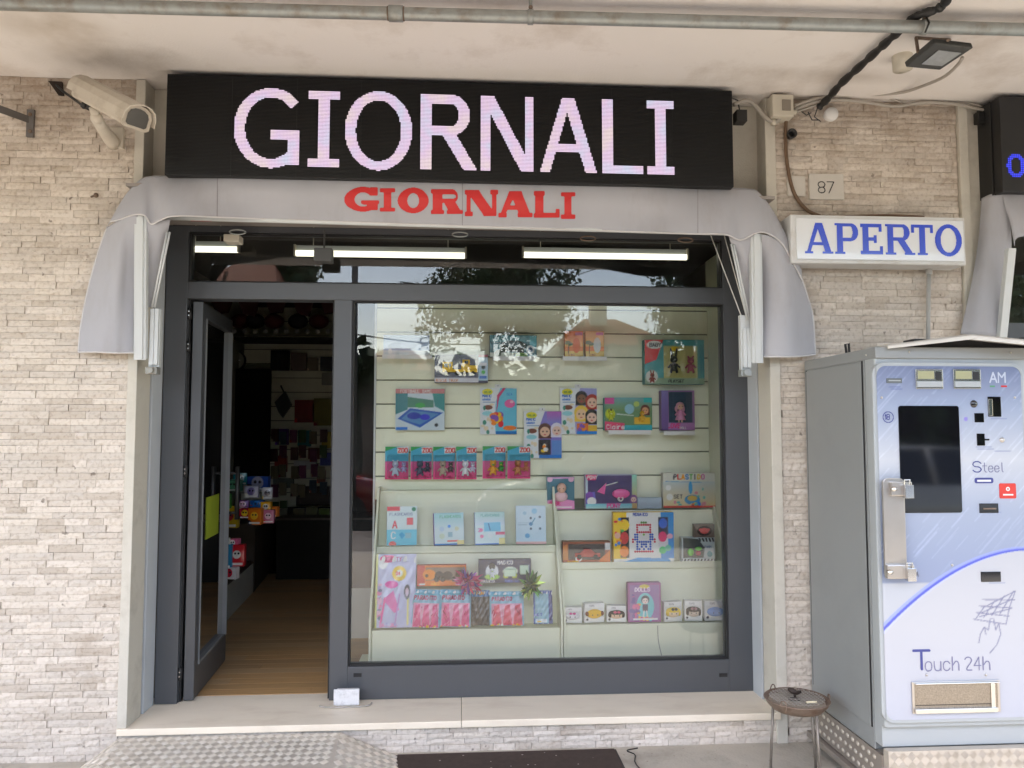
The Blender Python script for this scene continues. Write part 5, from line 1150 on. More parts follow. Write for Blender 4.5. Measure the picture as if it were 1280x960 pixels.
obj('window_film', MB().box(a.x+w*.3, a.x+w*.9, YS-.034, YS-.033, a.z+h*.16, a.z+h*.86), M_film, t)
# --- second row
x0, y0, x1, y1 = 494, 486, 556, 538; cv = cvs(x0, y0, x1, y1, (210, 225, 235)); cv.r(0, 0, 1, .12, (200, 130, 130)).t(.1, .10, .07, 'FOOTBALL GAME', C['w']).p([(0, .12), (.25, .12), (.25, .5), (0, .62)], (60, 130, 140)).p([(.75, .12), (1, .12), (1, .55), (.8, .42)], (50, 140, 140)).p([(.25, .2), (.77, .28), (.77, .45), (.25, .45)], (70, 130, 110)).p([(.05, .72), (.3, .47), (.97, .57), (.5, .93)], (40, 90, 175)).p([(.12, .72), (.32, .52), (.88, .6), (.5, .86)], (90, 140, 190)).e(.38, .65, .14, .08, (20, 50, 160)).e(.6, .68, .1, .07, (60, 60, 200)).r(.02, .92, .25, .98, C['b']).o(.83, .87, .035, C['k']).e(.5, .4, .1, .06, (60, 160, 80))
toy('toy_box', 'flat blue table game box with a pink title strip on the left of the slatwall', x0, y0, x1, y1, YS+.02, .04, cv)
def paint(label, x0, y0, x1, y1, kind, Y=.93):
    cv = cvs(x0, y0, x1, y1, (236, 240, 244), 84); cv.e(.2, .09, .14, .07, (225, 215, 40)).t(.12, .11, .035, 'COLOR', (30, 120, 60), th=.22).t(.07, .2, .05, 'MAGIC', (30, 90, 190), th=.25).t(.07, .27, .035, 'WONDER', (30, 90, 190), th=.22).l(.08, .31, .4, .31, .012, (80, 120, 170)).e(.22, .42, .12, .05, (120, 70, 50)).e(.2, .55, .14, .05, (160, 215, 225)).dots(14, .05, .35, .75, .95, [(200, 170, 130), (70, 140, 120), (235, 220, 190)], .05, 3)
    arcp = [(.55, 0), (1, .02), (1, 1), (.42, 1), (.4, .7), (.42, .3)]
    if kind == 0: cv.p(arcp, (120, 200, 225)).p([(.46, .16), (.62, 0), (.7, 0), (.52, .2), (.44, .55)], (200, 60, 110)).e(.8, .34, .14, .09, (230, 110, 170)).e(.85, .3, .05, .03, (250, 200, 220)).dots(16, .35, .5, .6, .8, [C['y'], C['r'], C['o'], C['v'], C['g']], .08, 6).e(.8, .86, .18, .05, (235, 130, 50)).r(.42, .93, 1, 1, (30, 120, 190)).t(.72, .16, .05, 'SEA', (60, 120, 190))
    if kind == 1:
        cv.p(arcp, (140, 130, 205)).g(.6, 0, 1, .25, (190, 110, 190), (140, 140, 210)).face(.55, .42, .13, (236, 196, 170), (86, 40, 34)).face(.86, .40, .12, (236, 205, 190), (235, 230, 245)).r(.38, .6, .7, .92, (36, 26, 34)).r(.72, .62, 1, .92, (110, 150, 215)).dots(8, .45, .7, .6, .85, [C['g'], C['y'], C['w'], C['o']], .05, 2).r(.4, .92, 1, 1, (40, 120, 200))
    if kind == 2: cv.p(arcp, (170, 170, 220)).face(.58, .22, .12, (130, 90, 60), (40, 30, 30)).face(.86, .30, .13, (240, 200, 175), (170, 50, 30)).face(.57, .55, .14, (244, 208, 170), (240, 205, 90)).face(.85, .62, .13, (240, 205, 185), (40, 28, 28)).r(.45, .76, .75, .92, (220, 120, 50)).r(.75, .8, 1, .95, (230, 190, 60)).dots(10, .42, .75, .7, .92, [C['r'], C['b'], C['o'], C['v']], .05, 2).r(.45, .93, 1, 1, (30, 130, 210))
    t, a, b = toy('painting_kit', label, x0, y0, x1, y1, Y, .012, cv, cat='colouring kit', group='hanging colouring kits'); c = (a.x+b.x)/2
    obj('hang_tab', MB().box(c-.022, c+.014, Y+.002, Y+.005, b.z, b.z+.022), M_white, t); obj('hook', MB().tube([(c-.004, YB, b.z+.014), (c-.004, Y-.02, b.z+.012)], .003, 6), M_chrome, t); return t
paint('colouring kit with a pink fish and a burst of markers, left of the three', 600, 485, 646, 543, 0)
paint('colouring kit with two girls in black and blue, lowest of the three', 655, 514, 702, 573, 1, .915)
paint('colouring kit with four long-haired girls, right of the three', 700, 485, 746, 543, 2)
x0, y0, x1, y1 = 756, 497, 815, 538; cv = cvs(x0, y0, x1, y1, (110, 145, 105)); cv.g(0, 0, 1, .4, (130, 180, 190), (120, 150, 100)).r(0, 0, .2, .2, (215, 90, 160)).r(.82, 0, 1, .15, (60, 180, 180)).r(0, .84, 1, 1, (60, 180, 190)).p([(0, .72), (.42, .78), (.4, 1), (0, 1)], (225, 80, 120)).t(.04, .95, .125, 'Claire', C['w'], th=.2).e(.12, .5, .1, .16, (210, 220, 60)).e(.13, .42, .05, .08, (60, 60, 40)).face(.85, .38, .07, (220, 170, 130), (90, 40, 30)).r(.62, .6, .95, .8, (235, 190, 50)).e(.52, .35, .1, .15, (160, 205, 220)).e(.67, .2, .06, .08, (190, 210, 120)).l(.25, .5, .6, .55, .02, (220, 230, 220))
t, a, b = toy('toy_box', 'wide doll playset box in pink, green and turquoise reading Claire', x0, y0, x1, y1, YS, .06, cv, side=(60, 150, 150)); w = b.x-a.x; h = b.z-a.z
figure(t, a.x+w*.78, a.z+h*.26, YS-.01, .08, (235, 185, 50), (230, 180, 140), name='doll'); figure(t, a.x+w*.13, a.z+h*.30, YS-.01, .07, (205, 215, 50), (240, 240, 200), ears=.2)
ledge(760, 813, 538.5, lab='white shelf tray under the Claire playset')
x0, y0, x1, y1 = 827, 488, 868, 538; cv = cvs(x0, y0, x1, y1, (165, 130, 175)); cv.r(.22, .04, .92, .80, (60, 80, 100)).r(0, .82, 1, 1, (190, 140, 195)).t(.18, .93, .10, 'LOVE', (230, 60, 130), th=.22).t(.55, .96, .05, 'DOLL', C['w'], th=.2).g(0, 0, .2, 1, (150, 140, 200), (120, 90, 150))
t, a, b = toy('toy_box', 'lilac window box with a doll in a pink dress on the right of the slatwall', x0, y0, x1, y1, YS, .06, cv, side=(150, 120, 165)); w = b.x-a.x; h = b.z-a.z
def doll(t, cx, cz, s, dress, Y=YS-.012, hair=(226, 170, 190)):
    d = obj('doll_dress', MB().lathe([(.26*s, 0), (.20*s, .14*s), (.10*s, .38*s), (.09*s, .46*s), (0, .48*s)], (cx, Y, cz+.1*s), 12).tube([(cx-.1*s, Y, cz+.5*s), (cx-.24*s, Y-.02*s, cz+.32*s)], .045*s, 6).tube([(cx+.1*s, Y, cz+.5*s), (cx+.24*s, Y-.02*s, cz+.32*s)], .045*s, 6), mat('toy_%d_%d_%d' % dress, s2l(dress), .5), t, smooth=True)
    obj('doll_head', MB().ball((cx, Y, cz+.72*s), .15*s, .14*s, .16*s).tube([(cx-.07*s, Y, cz), (cx-.07*s, Y, cz+.15*s)], .04*s, 6).tube([(cx+.07*s, Y, cz), (cx+.07*s, Y, cz+.15*s)], .04*s, 6), mat('doll_skin', s2l((236, 190, 165)), .45), d, smooth=True)
    obj('doll_hair', MB().ball((cx, Y+.03*s, cz+.76*s), .20*s, .13*s, .18*s).ball((cx-.17*s, Y+.01, cz+.62*s), .07*s, .06*s, .14*s).ball((cx+.17*s, Y+.01, cz+.62*s), .07*s, .06*s, .14*s), mat('doll_hair_%d' % hair[2], s2l(hair), .6), d, smooth=True)
    e_ = MB()
    for k in (-1, 1): e_.ball((cx+k*.06*s, Y-.13*s, cz+.72*s), .022*s, n=6, m=4)
    obj('doll_eyes', e_, M_black, d)
doll(t, a.x+w*.55, a.z+h*.20, .135, (226, 150, 190)); obj('window_film', MB().box(a.x+w*.22, a.x+w*.92, YS-.036, YS-.035, a.z+h*.18, a.z+h*.96), M_film, t)
ledge(829, 868, 539.5, lab='white shelf tray under the lilac doll box')
# --- row of six animal blister cards
hooks = MB()
AN = [(481, 511, (205, 215, 235), (180, 170, 220), 'pale blue and white'), (513, 540, (90, 95, 120), (50, 55, 80), 'grey and navy'), (541, 569, (190, 170, 150), (70, 50, 50), 'beige and brown'), (570, 596, (235, 235, 240), (200, 190, 215), 'all white'), (603, 632, (240, 170, 40), (60, 160, 60), 'orange and green'), (634, 663, (200, 130, 80), (190, 110, 70), 'brown bear')]
for i, (x0, x1, c1, c2, nm) in enumerate(AN):
    y0, y1 = 558+(0 if i < 4 else -.5), 599.5 - (0 if i < 4 else 1); cv = cvs(x0, y0, x1, y1, (90, 180, 210)); cv.g(0, .45, 1, 1, (225, 120, 170), (245, 80, 145)).p([(0, 0), (.6, 0), (.1, .12), (0, .15)], (70, 160, 90)).p([(.5, .03), (1, 0), (.95, .2), (.52, .22)], C['w']).t(.56, .18, .12, 'ZOO', (200, 50, 50), th=.25).dots(14, 0, .85, 1, 1, [(240, 90, 150), (200, 30, 100)], .06, i)
    t, a, b = toy('blister_card', 'hanging blister card with two %s animal figures' % nm, x0, y0, x1, y1, .905, .004, cv, cat='toy card', group='row of animal figure cards', bev=0); w = b.x-a.x; h = b.z-a.z
    figure(t, a.x+w*.45, a.z+h*.12, .885, .105, c1, c2, ears=.1 if i in (0, 3) else .05); figure(t, a.x+w*.80, a.z+h*.22, .892, .07, c2, c1, ears=.1)
    blister(t, a, b, .905, .12, .98, .06, .74, .038); c = (a.x+b.x)/2; obj('hook', MB().tube([(c, YB, b.z-.01), (c, .895, b.z-.012)], .0025, 6), M_chrome, t)
# --- left rack, upper ledge: four flash-card books leaning back
def lean(name, label, cat, x0, y0, x1, y1, Yb, dep, cv, side, group=None, tilt=11, rot=0):
    """box standing on a ledge leaning on the board behind it"""
    zb = None; a, b = at(x0, y1, Yb), at(x1, y0, Yb+.03); w, h = b.x-a.x, (b.z-a.z)/math.cos(math.radians(tilt)); t = thing(name, label, cat, ((a.x+at(x1, y1, Yb).x)/2, Yb, a.z), group)
    w = at(x1, y1, Yb).x-a.x; mm = mat('card_%d_%d_%d' % side, s2l(side), .5, var=.03)
    obj('carton', MB().box(a.x, a.x+w, Yb, Yb+dep, a.z, a.z+h), mm, t, bevel=.0012)
    if cv: decal('printed_front', cv, lambda u_, v_: (a.x+.001+u_*(w-.002), Yb-.0012, a.z+h-.001-v_*(h-.002)), t)
    t.rotation_euler = (-math.radians(tilt), 0, math.radians(rot)); return t, a, w, h
L1 = .715
bk = [(483, 633, 521, 682), (543, 641, 581, 681.5), (594, 640, 632, 681), (645, 632, 683, 680.5)]
for i, (x0, y0, x1, y1) in enumerate(bk):
    cv = cvs(x0, y0, x1, y1, (226, 238, 238))
    if i == 0: cv.r(0, .0, .42, .12, (225, 70, 70)).t(.1, .24, .07, 'FLASHCARDS', (120, 130, 160)).t(.2, .55, .17, 'A', C['r'], th=.18).r(.66, .3, .86, .48, (225, 90, 90)).g(0, .6, 1, 1, (130, 205, 225), (110, 195, 215)).t(.16, .82, .16, 'C', C['w'], th=.2).p([(.4, .72), (.5, .66), (.6, .74), (.5, .84)], (60, 160, 200)).r(.6, .68, .8, .82, (150, 190, 200)).e(.2, .96, .12, .07, (220, 90, 70)).o(.88, .08, .07, (60, 130, 90))
    if i == 1: cv.g(0, 0, 1, .5, (170, 215, 215), (225, 238, 240)).t(.2, .16, .08, 'FLASHCARDS', (90, 170, 110)).o(.5, .42, .05, C['b']).o(.25, .5, .08, (200, 220, 235)).o(.75, .5, .07, (225, 225, 190)).o(.25, .72, .09, (215, 225, 200)).r(.45, .6, .6, .75, (160, 190, 200)).r(.42, .85, .8, .9, (230, 120, 100)).r(0, .95, .75, 1, (40, 120, 190)).r(.75, .86, 1, 1, (235, 215, 140))
    if i == 2: cv.g(0, 0, 1, .4, (185, 215, 205), (225, 232, 242)).t(.2, .14, .07, 'FLASHCARDS', (90, 160, 140)).r(.3, .32, .85, .6, (130, 200, 230)).l(.45, .36, .5, .56, .03, (40, 90, 150)).o(.2, .55, .06, (230, 120, 160)).o(.22, .74, .06, (230, 130, 160)).o(.5, .72, .09, (235, 240, 240)).r(.68, .62, 1, .7, (215, 90, 110)).r(0, .96, .78, 1, (40, 110, 190)).r(.78, .8, 1, 1, (240, 225, 150)).t(.1, .6, .1, '2', (220, 90, 150))
    if i == 3: cv.g(0, 0, 1, 1, (222, 236, 245), (205, 228, 242)).o(.5, .48, .06, (50, 120, 170)).l(.5, .5, .64, .33, .03, (60, 140, 170))
    if i == 3:
        for a_, b_ in ((.5, .33), (.8, .3), (.5, .6), (.8, .6)): cv.o(a_, b_, .04, (50, 70, 90))
        cv.o(.3, .2, .06, (160, 195, 215)).o(.38, .78, .08, (110, 170, 210)).o(.62, .15, .09, (160, 205, 230)).l(.08, .45, .45, .45, .012, (120, 150, 170)).l(.08, .5, .38, .5, .012, (120, 150, 170)).r(0, .93, 1, 1, (230, 185, 180))
    lean('flashcard_box', ['tall white flashcard box with red letter A and blue C, leftmost on the rack', 'small pale flashcard box with blue dot, second from left on the rack', 'small flashcard box with light blue panel and pink ring, third on the rack', 'tall pale blue flashcard box with four dark dots, right end of the rack'][i], 'flashcards', x0, y0, x1, y1, L1, .02+.012*(i in (1, 2)), cv, ((226, 226, 226), (150, 130, 200), (190, 200, 230), (220, 220, 220))[i], 'flashcard boxes on the left rack', rot=(3, 12, 7, 0)[i])
# --- left rack, lower ledge
def bag(label, cat, x0, y0, x1, y1, Y, cv, tilt=10, group=None, roll=0, bulge=.018, name='toy_bag'):
    a = at(x0, y1, Y); w = at(x1, y1, Y).x-a.x; h = (at(x1, y0, Y+.03).z-a.z)*1.02; t = thing(name, label, cat, (a.x+w/2, Y, a.z), group)
    fn = lambda u_, v_: (a.x+u_*w, Y-.004-bulge*(max(0, math.sin(math.pi*u_))**.6)*(max(0, math.sin(math.pi*min(1, max(0, v_*1.12-.12))))**.5)-.0025*math.sin(u_*23+v_*9)*math.sin(v_*17), a.z+h*(1-v_))
    decal('printed_front', cv, fn, t, M_inkd); obj('back_film', MB().box(a.x+.001, a.x+w-.001, Y-.0028, Y+.0, a.z, a.z+h), M_white, t); t.rotation_euler = (-math.radians(tilt), math.radians(roll), 0); return t
L2 = .515
x0, y0, x1, y1 = 468, 694, 519, 785; cv = cvs(x0, y0, x1, y1, (205, 205, 232), 90); cv.r(0, 0, .06, 1, (225, 225, 150)).e(.18, .12, .12, .09, C['w']).e(.3, .07, .2, .05, (230, 90, 150)).t(.2, .1, .05, 'BEAUTY', (150, 40, 90), th=.22).dots(30, .1, .9, .15, .4, [(235, 150, 190), (190, 170, 220), (240, 200, 220), (120, 130, 150)], .05, 9).e(.58, .27, .17, .1, C['y']).e(.58, .27, .09, .05, (240, 240, 220)).t(.5, .29, .04, '24', C['r'], th=.25).e(.4, .42, .16, .05, (225, 70, 170)).p([(.2, .62), (.45, .5), (.6, .76), (.48, .8)], (235, 130, 190)).l(.25, .6, .15, .95, .05, (235, 110, 170)).l(.6, .55, .5, .95, .03, (200, 150, 210)).dots(22, .15, .95, .5, .97, [(235, 170, 210), (215, 215, 240), (180, 180, 225)], .05, 4).l(.8, .5, .8, .95, .05, (235, 225, 150)).e(.78, .52, .07, .1, (60, 60, 70)).e(.78, .52, .04, .06, (225, 200, 215))
bag('large clear beauty set bag with yellow round sticker at the left end of the rack', 'toy bag', x0, y0, x1, y1, L2, cv, bulge=.012)
x0, y0, x1, y1 = 521, 706, 583, 733; cv = cvs(x0, y0, x1, y1, (226, 130, 60)); cv.r(0, 0, .16, 1, (195, 60, 50)).r(.18, .12, .97, .72, (150, 130, 115)).e(.25, .45, .13, .25, (240, 150, 50)).o(.20, .5, .03, C['k']).e(.45, .5, .09, .2, (50, 35, 35)).e(.62, .5, .1, .2, (60, 40, 36)).e(.88, .45, .1, .22, (70, 60, 30)).o(.4, .68, .05, C['k']).o(.52, .68, .05, C['k']).o(.75, .68, .05, C['k']).o(.9, .68, .05, C['k']).r(.05, .86, .17, .94, C['w']).t(.3, .95, .12, 'RACE', (250, 200, 60))
YM = .60
toy('toy_box', 'orange and red window box with small dark vehicles behind the bagged toys', x0, y0, x1, y1, YM-.02, .04, cv, side=(190, 80, 50))
x0, y0, x1, y1 = 598, 699, 664, 729; cv = cvs(x0, y0, x1, y1, (30, 36, 78)); cv.t(.36, .2, .14, 'MAGICO', C['w'], th=.22).e(.26, .5, .12, .32, (235, 240, 245)).e(.26, .28, .06, .14, (20, 22, 30)).e(.26, .72, .14, .12, (180, 220, 110)).e(.6, .5, .14, .2, (230, 240, 225)).r(.5, .4, .7, .55, (110, 190, 110)).o(.52, .68, .05, (210, 225, 80)).o(.68, .68, .05, (210, 225, 80)).r(.78, .25, .96, .58, (220, 228, 235)).t(.05, .97, .12, 'MAGICO', C['w'], th=.25).t(.5, .97, .11, 'TRENINO', (90, 120, 220), th=.2).l(.84, .25, .84, .58, .01, C['k'])
t, a, b = toy('toy_box', 'navy window box with white and green train figures, centre of the left rack', x0, y0, x1, y1, YM-.02, .04, cv, side=(24, 28, 60)); w = b.x-a.x; h = b.z-a.z
figure(t, a.x+w*.26, a.z+h*.22, YM-.03, .065, (236, 240, 242), (180, 215, 110)); obj('train', MB().box(a.x+w*.48, a.x+w*.70, YM-.045, YM-.022, a.z+h*.30, a.z+h*.60).box(a.x+w*.78, a.x+w*.94, YM-.045, YM-.022, a.z+h*.38, a.z+h*.76), mat('toy_pale_green', s2l((215, 235, 210)), .4), t, bevel=.004)
for i, (x0, x1, rl) in enumerate(((513, 549, 3), (549, 588, 2), (612, 655, 0))):
    y0, y1 = (737, 737, 739)[i], (785, 784, 782.5)[i]; cv = cvs(x0, y0, x1, y1, (150, 190, 210), 84); cv.r(.06, .36, .94, .98, (235, 170, 195)).g(0, 0, 1, .15, (70, 140, 175), (120, 195, 215)).t(.08, .27, .10, 'PARADITO', (170, 30, 80), th=.25, asp=.52)
    for k in range(3): cv.p([(.08+k*.3, .97), (.14+k*.3, .42), (.28+k*.3, .38), (.36+k*.3, .97)], (232, 100, 150) if i < 2 else (222, 80, 110))
    q = random.Random(i+3)
    for _ in range(26): x, y = q.uniform(.1, .9), q.uniform(.42, .95); cv.l(x, y, x+q.uniform(-.08, .08), y+q.uniform(.02, .12), .02, q.choice([(240, 130, 170), (180, 30, 80), (250, 190, 210), (150, 20, 60)]))
    cv.dots(8, .05, .95, .92, 1, [C['o'], C['w'], C['y']], .04, i)
    bag(['first blue topped bag of pink swords, next to the beauty set', 'second blue topped bag of pink swords, under the pink foil bow', 'third blue topped bag of red swords, under the navy train box'][i], 'toy bag', x0, y0, x1, y1, L2, cv, roll=rl, group='blue topped bags of toys', bulge=.02)
x0, y0, x1, y1 = 589, 738, 612, 782; cv = cvs(x0, y0, x1, y1, (60, 52, 48)); cv.r(0, 0, 1, .18, (60, 120, 170)).t(.3, .13, .08, 'FUN', (240, 170, 60), th=.25).dots(40, .05, .95, .3, .98, [(110, 95, 80), (150, 140, 130), (40, 34, 30), (90, 76, 66)], .09, 5)
bag('narrow dark brown bag with blue header between the bags of swords', 'toy bag', x0, y0, x1, y1, L2, cv, bulge=.012)
x0, y0, x1, y1 = 667, 738, 691, 780; cv = cvs(x0, y0, x1, y1, (60, 90, 160)); cv.r(.1, .1, .78, .97, (150, 190, 205)).dots(20, .12, .75, .15, .8, [(190, 215, 200), (110, 160, 170), (160, 170, 220)], .09, 2).r(.15, .85, .7, .95, (230, 235, 240)).r(.2, .9, .4, .94, C['y']).r(.82, 0, 1, 1, (30, 50, 120)).t(.2, .75, .07, 'KIT', (60, 80, 160), th=.25)
bag('narrow blue activity pack at the right end of the left rack', 'toy bag', x0, y0, x1, y1, L2, cv, bulge=.006)
def bow(label, px, py, r, cols, Y, n, seed):
    c = at(px, py, Y); k = r*(Y-CAM.y)/FPX; t = thing('foil_bow', label, 'bow', tuple(c)); q = random.Random(seed); parts = {}
    for i in range(n):
        w = q.uniform(0, 2*math.pi); e = q.uniform(-.1, 1.1); d = Vector((math.cos(w)*math.cos(e), -math.sin(e), math.sin(w)*math.cos(e))); L = k*q.uniform(.75, 1.05); s_ = d.cross(Vector((q.uniform(-1, 1), q.uniform(-1, 1), q.uniform(-1, 1)))).normalized()*k*.17
        nrm = d.cross(s_).normalized()*k*.06; ci = i % len(cols)
        mb = parts.setdefault(ci, MB()); p = [c, c+d*L*.45+s_+nrm, c+d*L, c+d*L*.45-s_+nrm, c+d*L*.5-nrm*1.2]; mb.add(p, [(0, 1, 4), (1, 2, 4), (2, 3, 4), (3, 0, 4)])
    for ci, mb in parts.items(): obj('loops', mb, mat('foil_%d_%d_%d' % cols[ci], s2l(cols[ci]), .25, metal=.3, var=.2, vs=60), t)
bow('pink and purple foil bow in front of the bagged swords', 585, 727, 21, [(235, 90, 150), (150, 90, 190), (245, 170, 200), (190, 40, 90)], .49, 46, 2)
bow('green and yellow foil bow at the corner of the navy train box', 664, 731, 20, [(50, 110, 50), (190, 210, 90), (90, 160, 70), (30, 70, 40)], .49, 40, 3)
# --- right rack top
YT = .86
x0, y0, x1, y1 = 684, 596, 718, 637; cv = cvs(x0, y0, x1, y1, (80, 125, 140)); cv.r(0, 0, 1, .06, (210, 160, 200)).o(.1, .08, .1, (235, 190, 215)).o(.87, .08, .1, (235, 190, 215)).p([(0, .72), (.5, .66), (1, .74), (1, 1), (0, 1)], (235, 160, 205)).t(.1, .86, .10, 'BEBE', (225, 60, 130), th=.22).r(.1, .9, .9, .95, (245, 225, 235))
t, a, b = toy('toy_box', 'baby doll box in turquoise and pink on the left end of the right rack', x0, y0, x1, y1, YT, .06, cv, side=(120, 150, 160)); w = b.x-a.x; h = b.z-a.z
obj('baby_head', MB().ball((a.x+w*.52, YT-.012, a.z+h*.66), .029, .026, .031), MC['doll_skin'], t, smooth=True); obj('baby_body', MB().ball((a.x+w*.5, YT-.008, a.z+h*.40), .042, .018, .032), mat('baby_pink', s2l((238, 200, 205)), .6), t, smooth=True); e_ = MB()
for k in (-1, 1): e_.ball((a.x+w*.5+k*.011, YT-.036, a.z+h*.65), .0038, n=6, m=4)
obj('baby_eyes', e_, M_black, t)
x0, y0, x1, y1 = 732, 593, 796, 636; cv = cvs(x0, y0, x1, y1, (205, 220, 230), 84); cv.r(.05, .03, .9, .85, (70, 55, 105)).p([(0, 0), (.22, 0), (.2, .17), (.04, .17)], (220, 50, 110)).t(.04, .13, .09, 'PONY', C['w'], th=.22).p([(0, .55), (.18, .5), (.22, .95), (0, 1)], (120, 110, 200)).e(.08, .62, .07, .12, C['v']).e(.12, .78, .09, .12, C['w']).g(0, .86, 1, 1, (130, 205, 220), (190, 225, 225)).t(.42, .97, .12, 'PONY', (230, 70, 150), th=.24).g(.9, .0, 1, 1, (160, 220, 205), (210, 170, 110)).face(.93, .72, .05, (240, 205, 190), (120, 70, 140))
t, a, b = toy('toy_box', 'purple window box with a pink winged pony carriage on top of the right rack', x0, y0, x1, y1, YT, .06, cv, side=(190, 170, 200)); w = b.x-a.x; h = b.z-a.z
mp = mat('toy_hot_pink', s2l((225, 90, 160)), .3)
cr_ = obj('pink_carriage', MB().ball((a.x+w*.68, YT-.012, a.z+h*.44), .055, .012, .030).prism([(a.x+w*.22, YT-.012, a.z+h*.5), (a.x+w*.36, YT-.012, a.z+h*.42), (a.x+w*.40, YT-.012, a.z+h*.76)], (0, .008, 0)), mp, t, smooth=False)
obj('carriage_wheel', MB().lathe([(.008, -.02), (.017, -.02), (.02, -.008)], (a.x+w*.67, YT, a.z+h*.30), 16, 'y').tube([(a.x+w*.38, YT-.01, a.z+h*.68), (a.x+w*.62, YT-.012, a.z+h*.78)], .004, 6), M_white, cr_, smooth=True)
toy('small_box', 'small pale grey box between the pony box and the dough set', 797, 622, 827, 636, YT, .04, None, cat='box', side=(170, 185, 200))
x0, y0, x1, y1 = 829, 591, 897, 635; cv = cvs(x0, y0, x1, y1, (225, 225, 212), 88); cols_ = [(60, 60, 70), (220, 60, 60), (240, 160, 40), (60, 130, 200), (90, 170, 80), (60, 60, 70), (230, 190, 60), (210, 110, 170)]; xx = .2
for ch, cc_ in zip('PLASTIDO', cols_): cv.t(xx, .18, .13, ch, cc_, th=.24, asp=.55); xx += .072
cv.g(0, .25, 1, .92, (205, 215, 215), (225, 205, 160)).l(.05, .24, .7, .27, .01, (90, 150, 200)).o(.1, .42, .05, C['w']).o(.12, .68, .06, (235, 235, 230)).e(.5, .42, .035, .18, (50, 160, 215)).e(.53, .76, .14, .14, (60, 140, 190)).e(.53, .72, .09, .08, (210, 180, 90)).dots(26, .65, .98, .5, .88, [C['y'], C['o'], (230, 200, 150), (120, 90, 120), C['b'], C['r']], .035, 8).t(.2, .72, .1, 'SET', (60, 60, 70)).r(0, .93, 1, 1, (205, 60, 40)).dots(10, .2, .45, .78, .9, [(220, 150, 160), (110, 180, 170)], .03, 1)
toy('toy_box', 'wide modelling dough box reading PLASTIDO at the right end of the rack', x0, y0, x1, y1, YT, .05, cv, side=(205, 200, 190))
# --- right rack upper ledge
t, a, b = toy('toy_box', 'low brown window box with a red and black racing car on the right rack', 704, 677, 763, 706, .71, .07, (lambda c: (c.r(.12, .1, .88, .78, (40, 26, 26)).p([(0, .2), (.1, .1), (.12, 1), (0, 1)], (200, 130, 60)).g(0, .8, 1, 1, (190, 90, 50), (80, 60, 30)).e(.33, .74, .07, .12, C['w']).e(.33, .74, .04, .07, C['r']).p([(.78, .75), (1, .35), (1, 1), (.75, 1)], (215, 120, 40)).r(.88, .05, 1, .35, (225, 225, 225)).t(.1, .97, .12, 'RACER', C['y'], th=.25)))(cvs(704, 677, 763, 706, (150, 80, 50))), side=(150, 90, 50), rot=-2); w = b.x-a.x; h = b.z-a.z
cr_ = obj('racing_car', MB().box(a.x+w*.25, a.x+w*.78, .693, .706, a.z+h*.35, a.z+h*.52).prism([(a.x+w*.36, .693, a.z+h*.52), (a.x+w*.68, .693, a.z+h*.52), (a.x+w*.58, .693, a.z+h*.70), (a.x+w*.44, .693, a.z+h*.70)], (0, .012, 0)), mat('toy_red', s2l((180, 50, 40)), .25), t, bevel=.003)
wh = MB()
for u_ in (.34, .68): wh.lathe([(0, -.024), (.013, -.024), (.014, -.008)], (a.x+w*u_, .71, a.z+h*.36), 14, 'y')
obj('wheels', wh, M_black, cr_, smooth=True)
x0, y0, x1, y1 = 767, 640, 842, 705; cv = cvs(x0, y0, x1, y1, (240, 240, 235), 96); cv.r(0, 0, .22, .9, (245, 205, 50)).r(.78, 0, 1, .9, (60, 150, 215)).r(.12, .1, .26, .88, (34, 30, 30)).r(.74, .1, .90, .5, (24, 34, 60)).r(.74, .5, .9, .68, (230, 225, 230)).e(.18, .25, .085, .11, C['y']).e(.18, .5, .07, .12, (190, 30, 40)).e(.18, .76, .075, .11, C['o']).e(.82, .22, .07, .1, (40, 100, 200)).e(.81, .48, .07, .1, (225, 60, 120)).e(.81, .74, .06, .07, (90, 200, 130)).r(.27, .12, .73, .86, (240, 240, 238)).t(.33, .07, .05, 'MOSAICO', (40, 60, 150), th=.25).p([(.1, .98), (.4, .88), (.9, .9), (.98, 1), (.1, 1)], (70, 160, 220)).dots(12, .01, .1, .15, .65, [C['r'], C['g'], C['b'], C['o']], .025, 3).e(.9, .7, .05, .06, (120, 200, 170)).e(.93, .47, .05, .05, (240, 180, 200)).e(.07, .45, .05, .06, (240, 190, 170))
pix = ["....ggg....", "..rrrrrrr..", "..rwwwwwr..", "..rwwwwwr..", "..rrrrrrr..", ".bbwwywwbb.", ".bbwwwwwbb.", "rbbwwwwwbbr", "r.bbbbbbb.r", "..b.bbb.b..", "..b.b.b.b..", "..bb.b.bb..", ".rrrrrrrrr."]
pc = dict(g=(90, 150, 60), r=(200, 40, 70), b=(40, 90, 190), w=(230, 225, 225), y=(120, 180, 60))
t, a, b = toy('toy_box', 'large mosaic peg set box showing a pegboard robot, centre of the right rack', x0, y0, x1, y1, .70, .05, cv, side=(230, 190, 60)); w = b.x-a.x; h = b.z-a.z
for key, cc_ in pc.items():
    mb = MB()
    for j, row in enumerate(pix):
        for i, ch in enumerate(row):
            if ch == key: x = a.x+w*(.32+.036*i); z = a.z+h*(.80-.047*j); mb.lathe([(0, -.004), (.0060, -.0035), (.0066, 0)], (x, .6985, z), 8, 'y')
    obj('pegs', mb, mat('peg_%s' % key, s2l(cc_), .3), t)
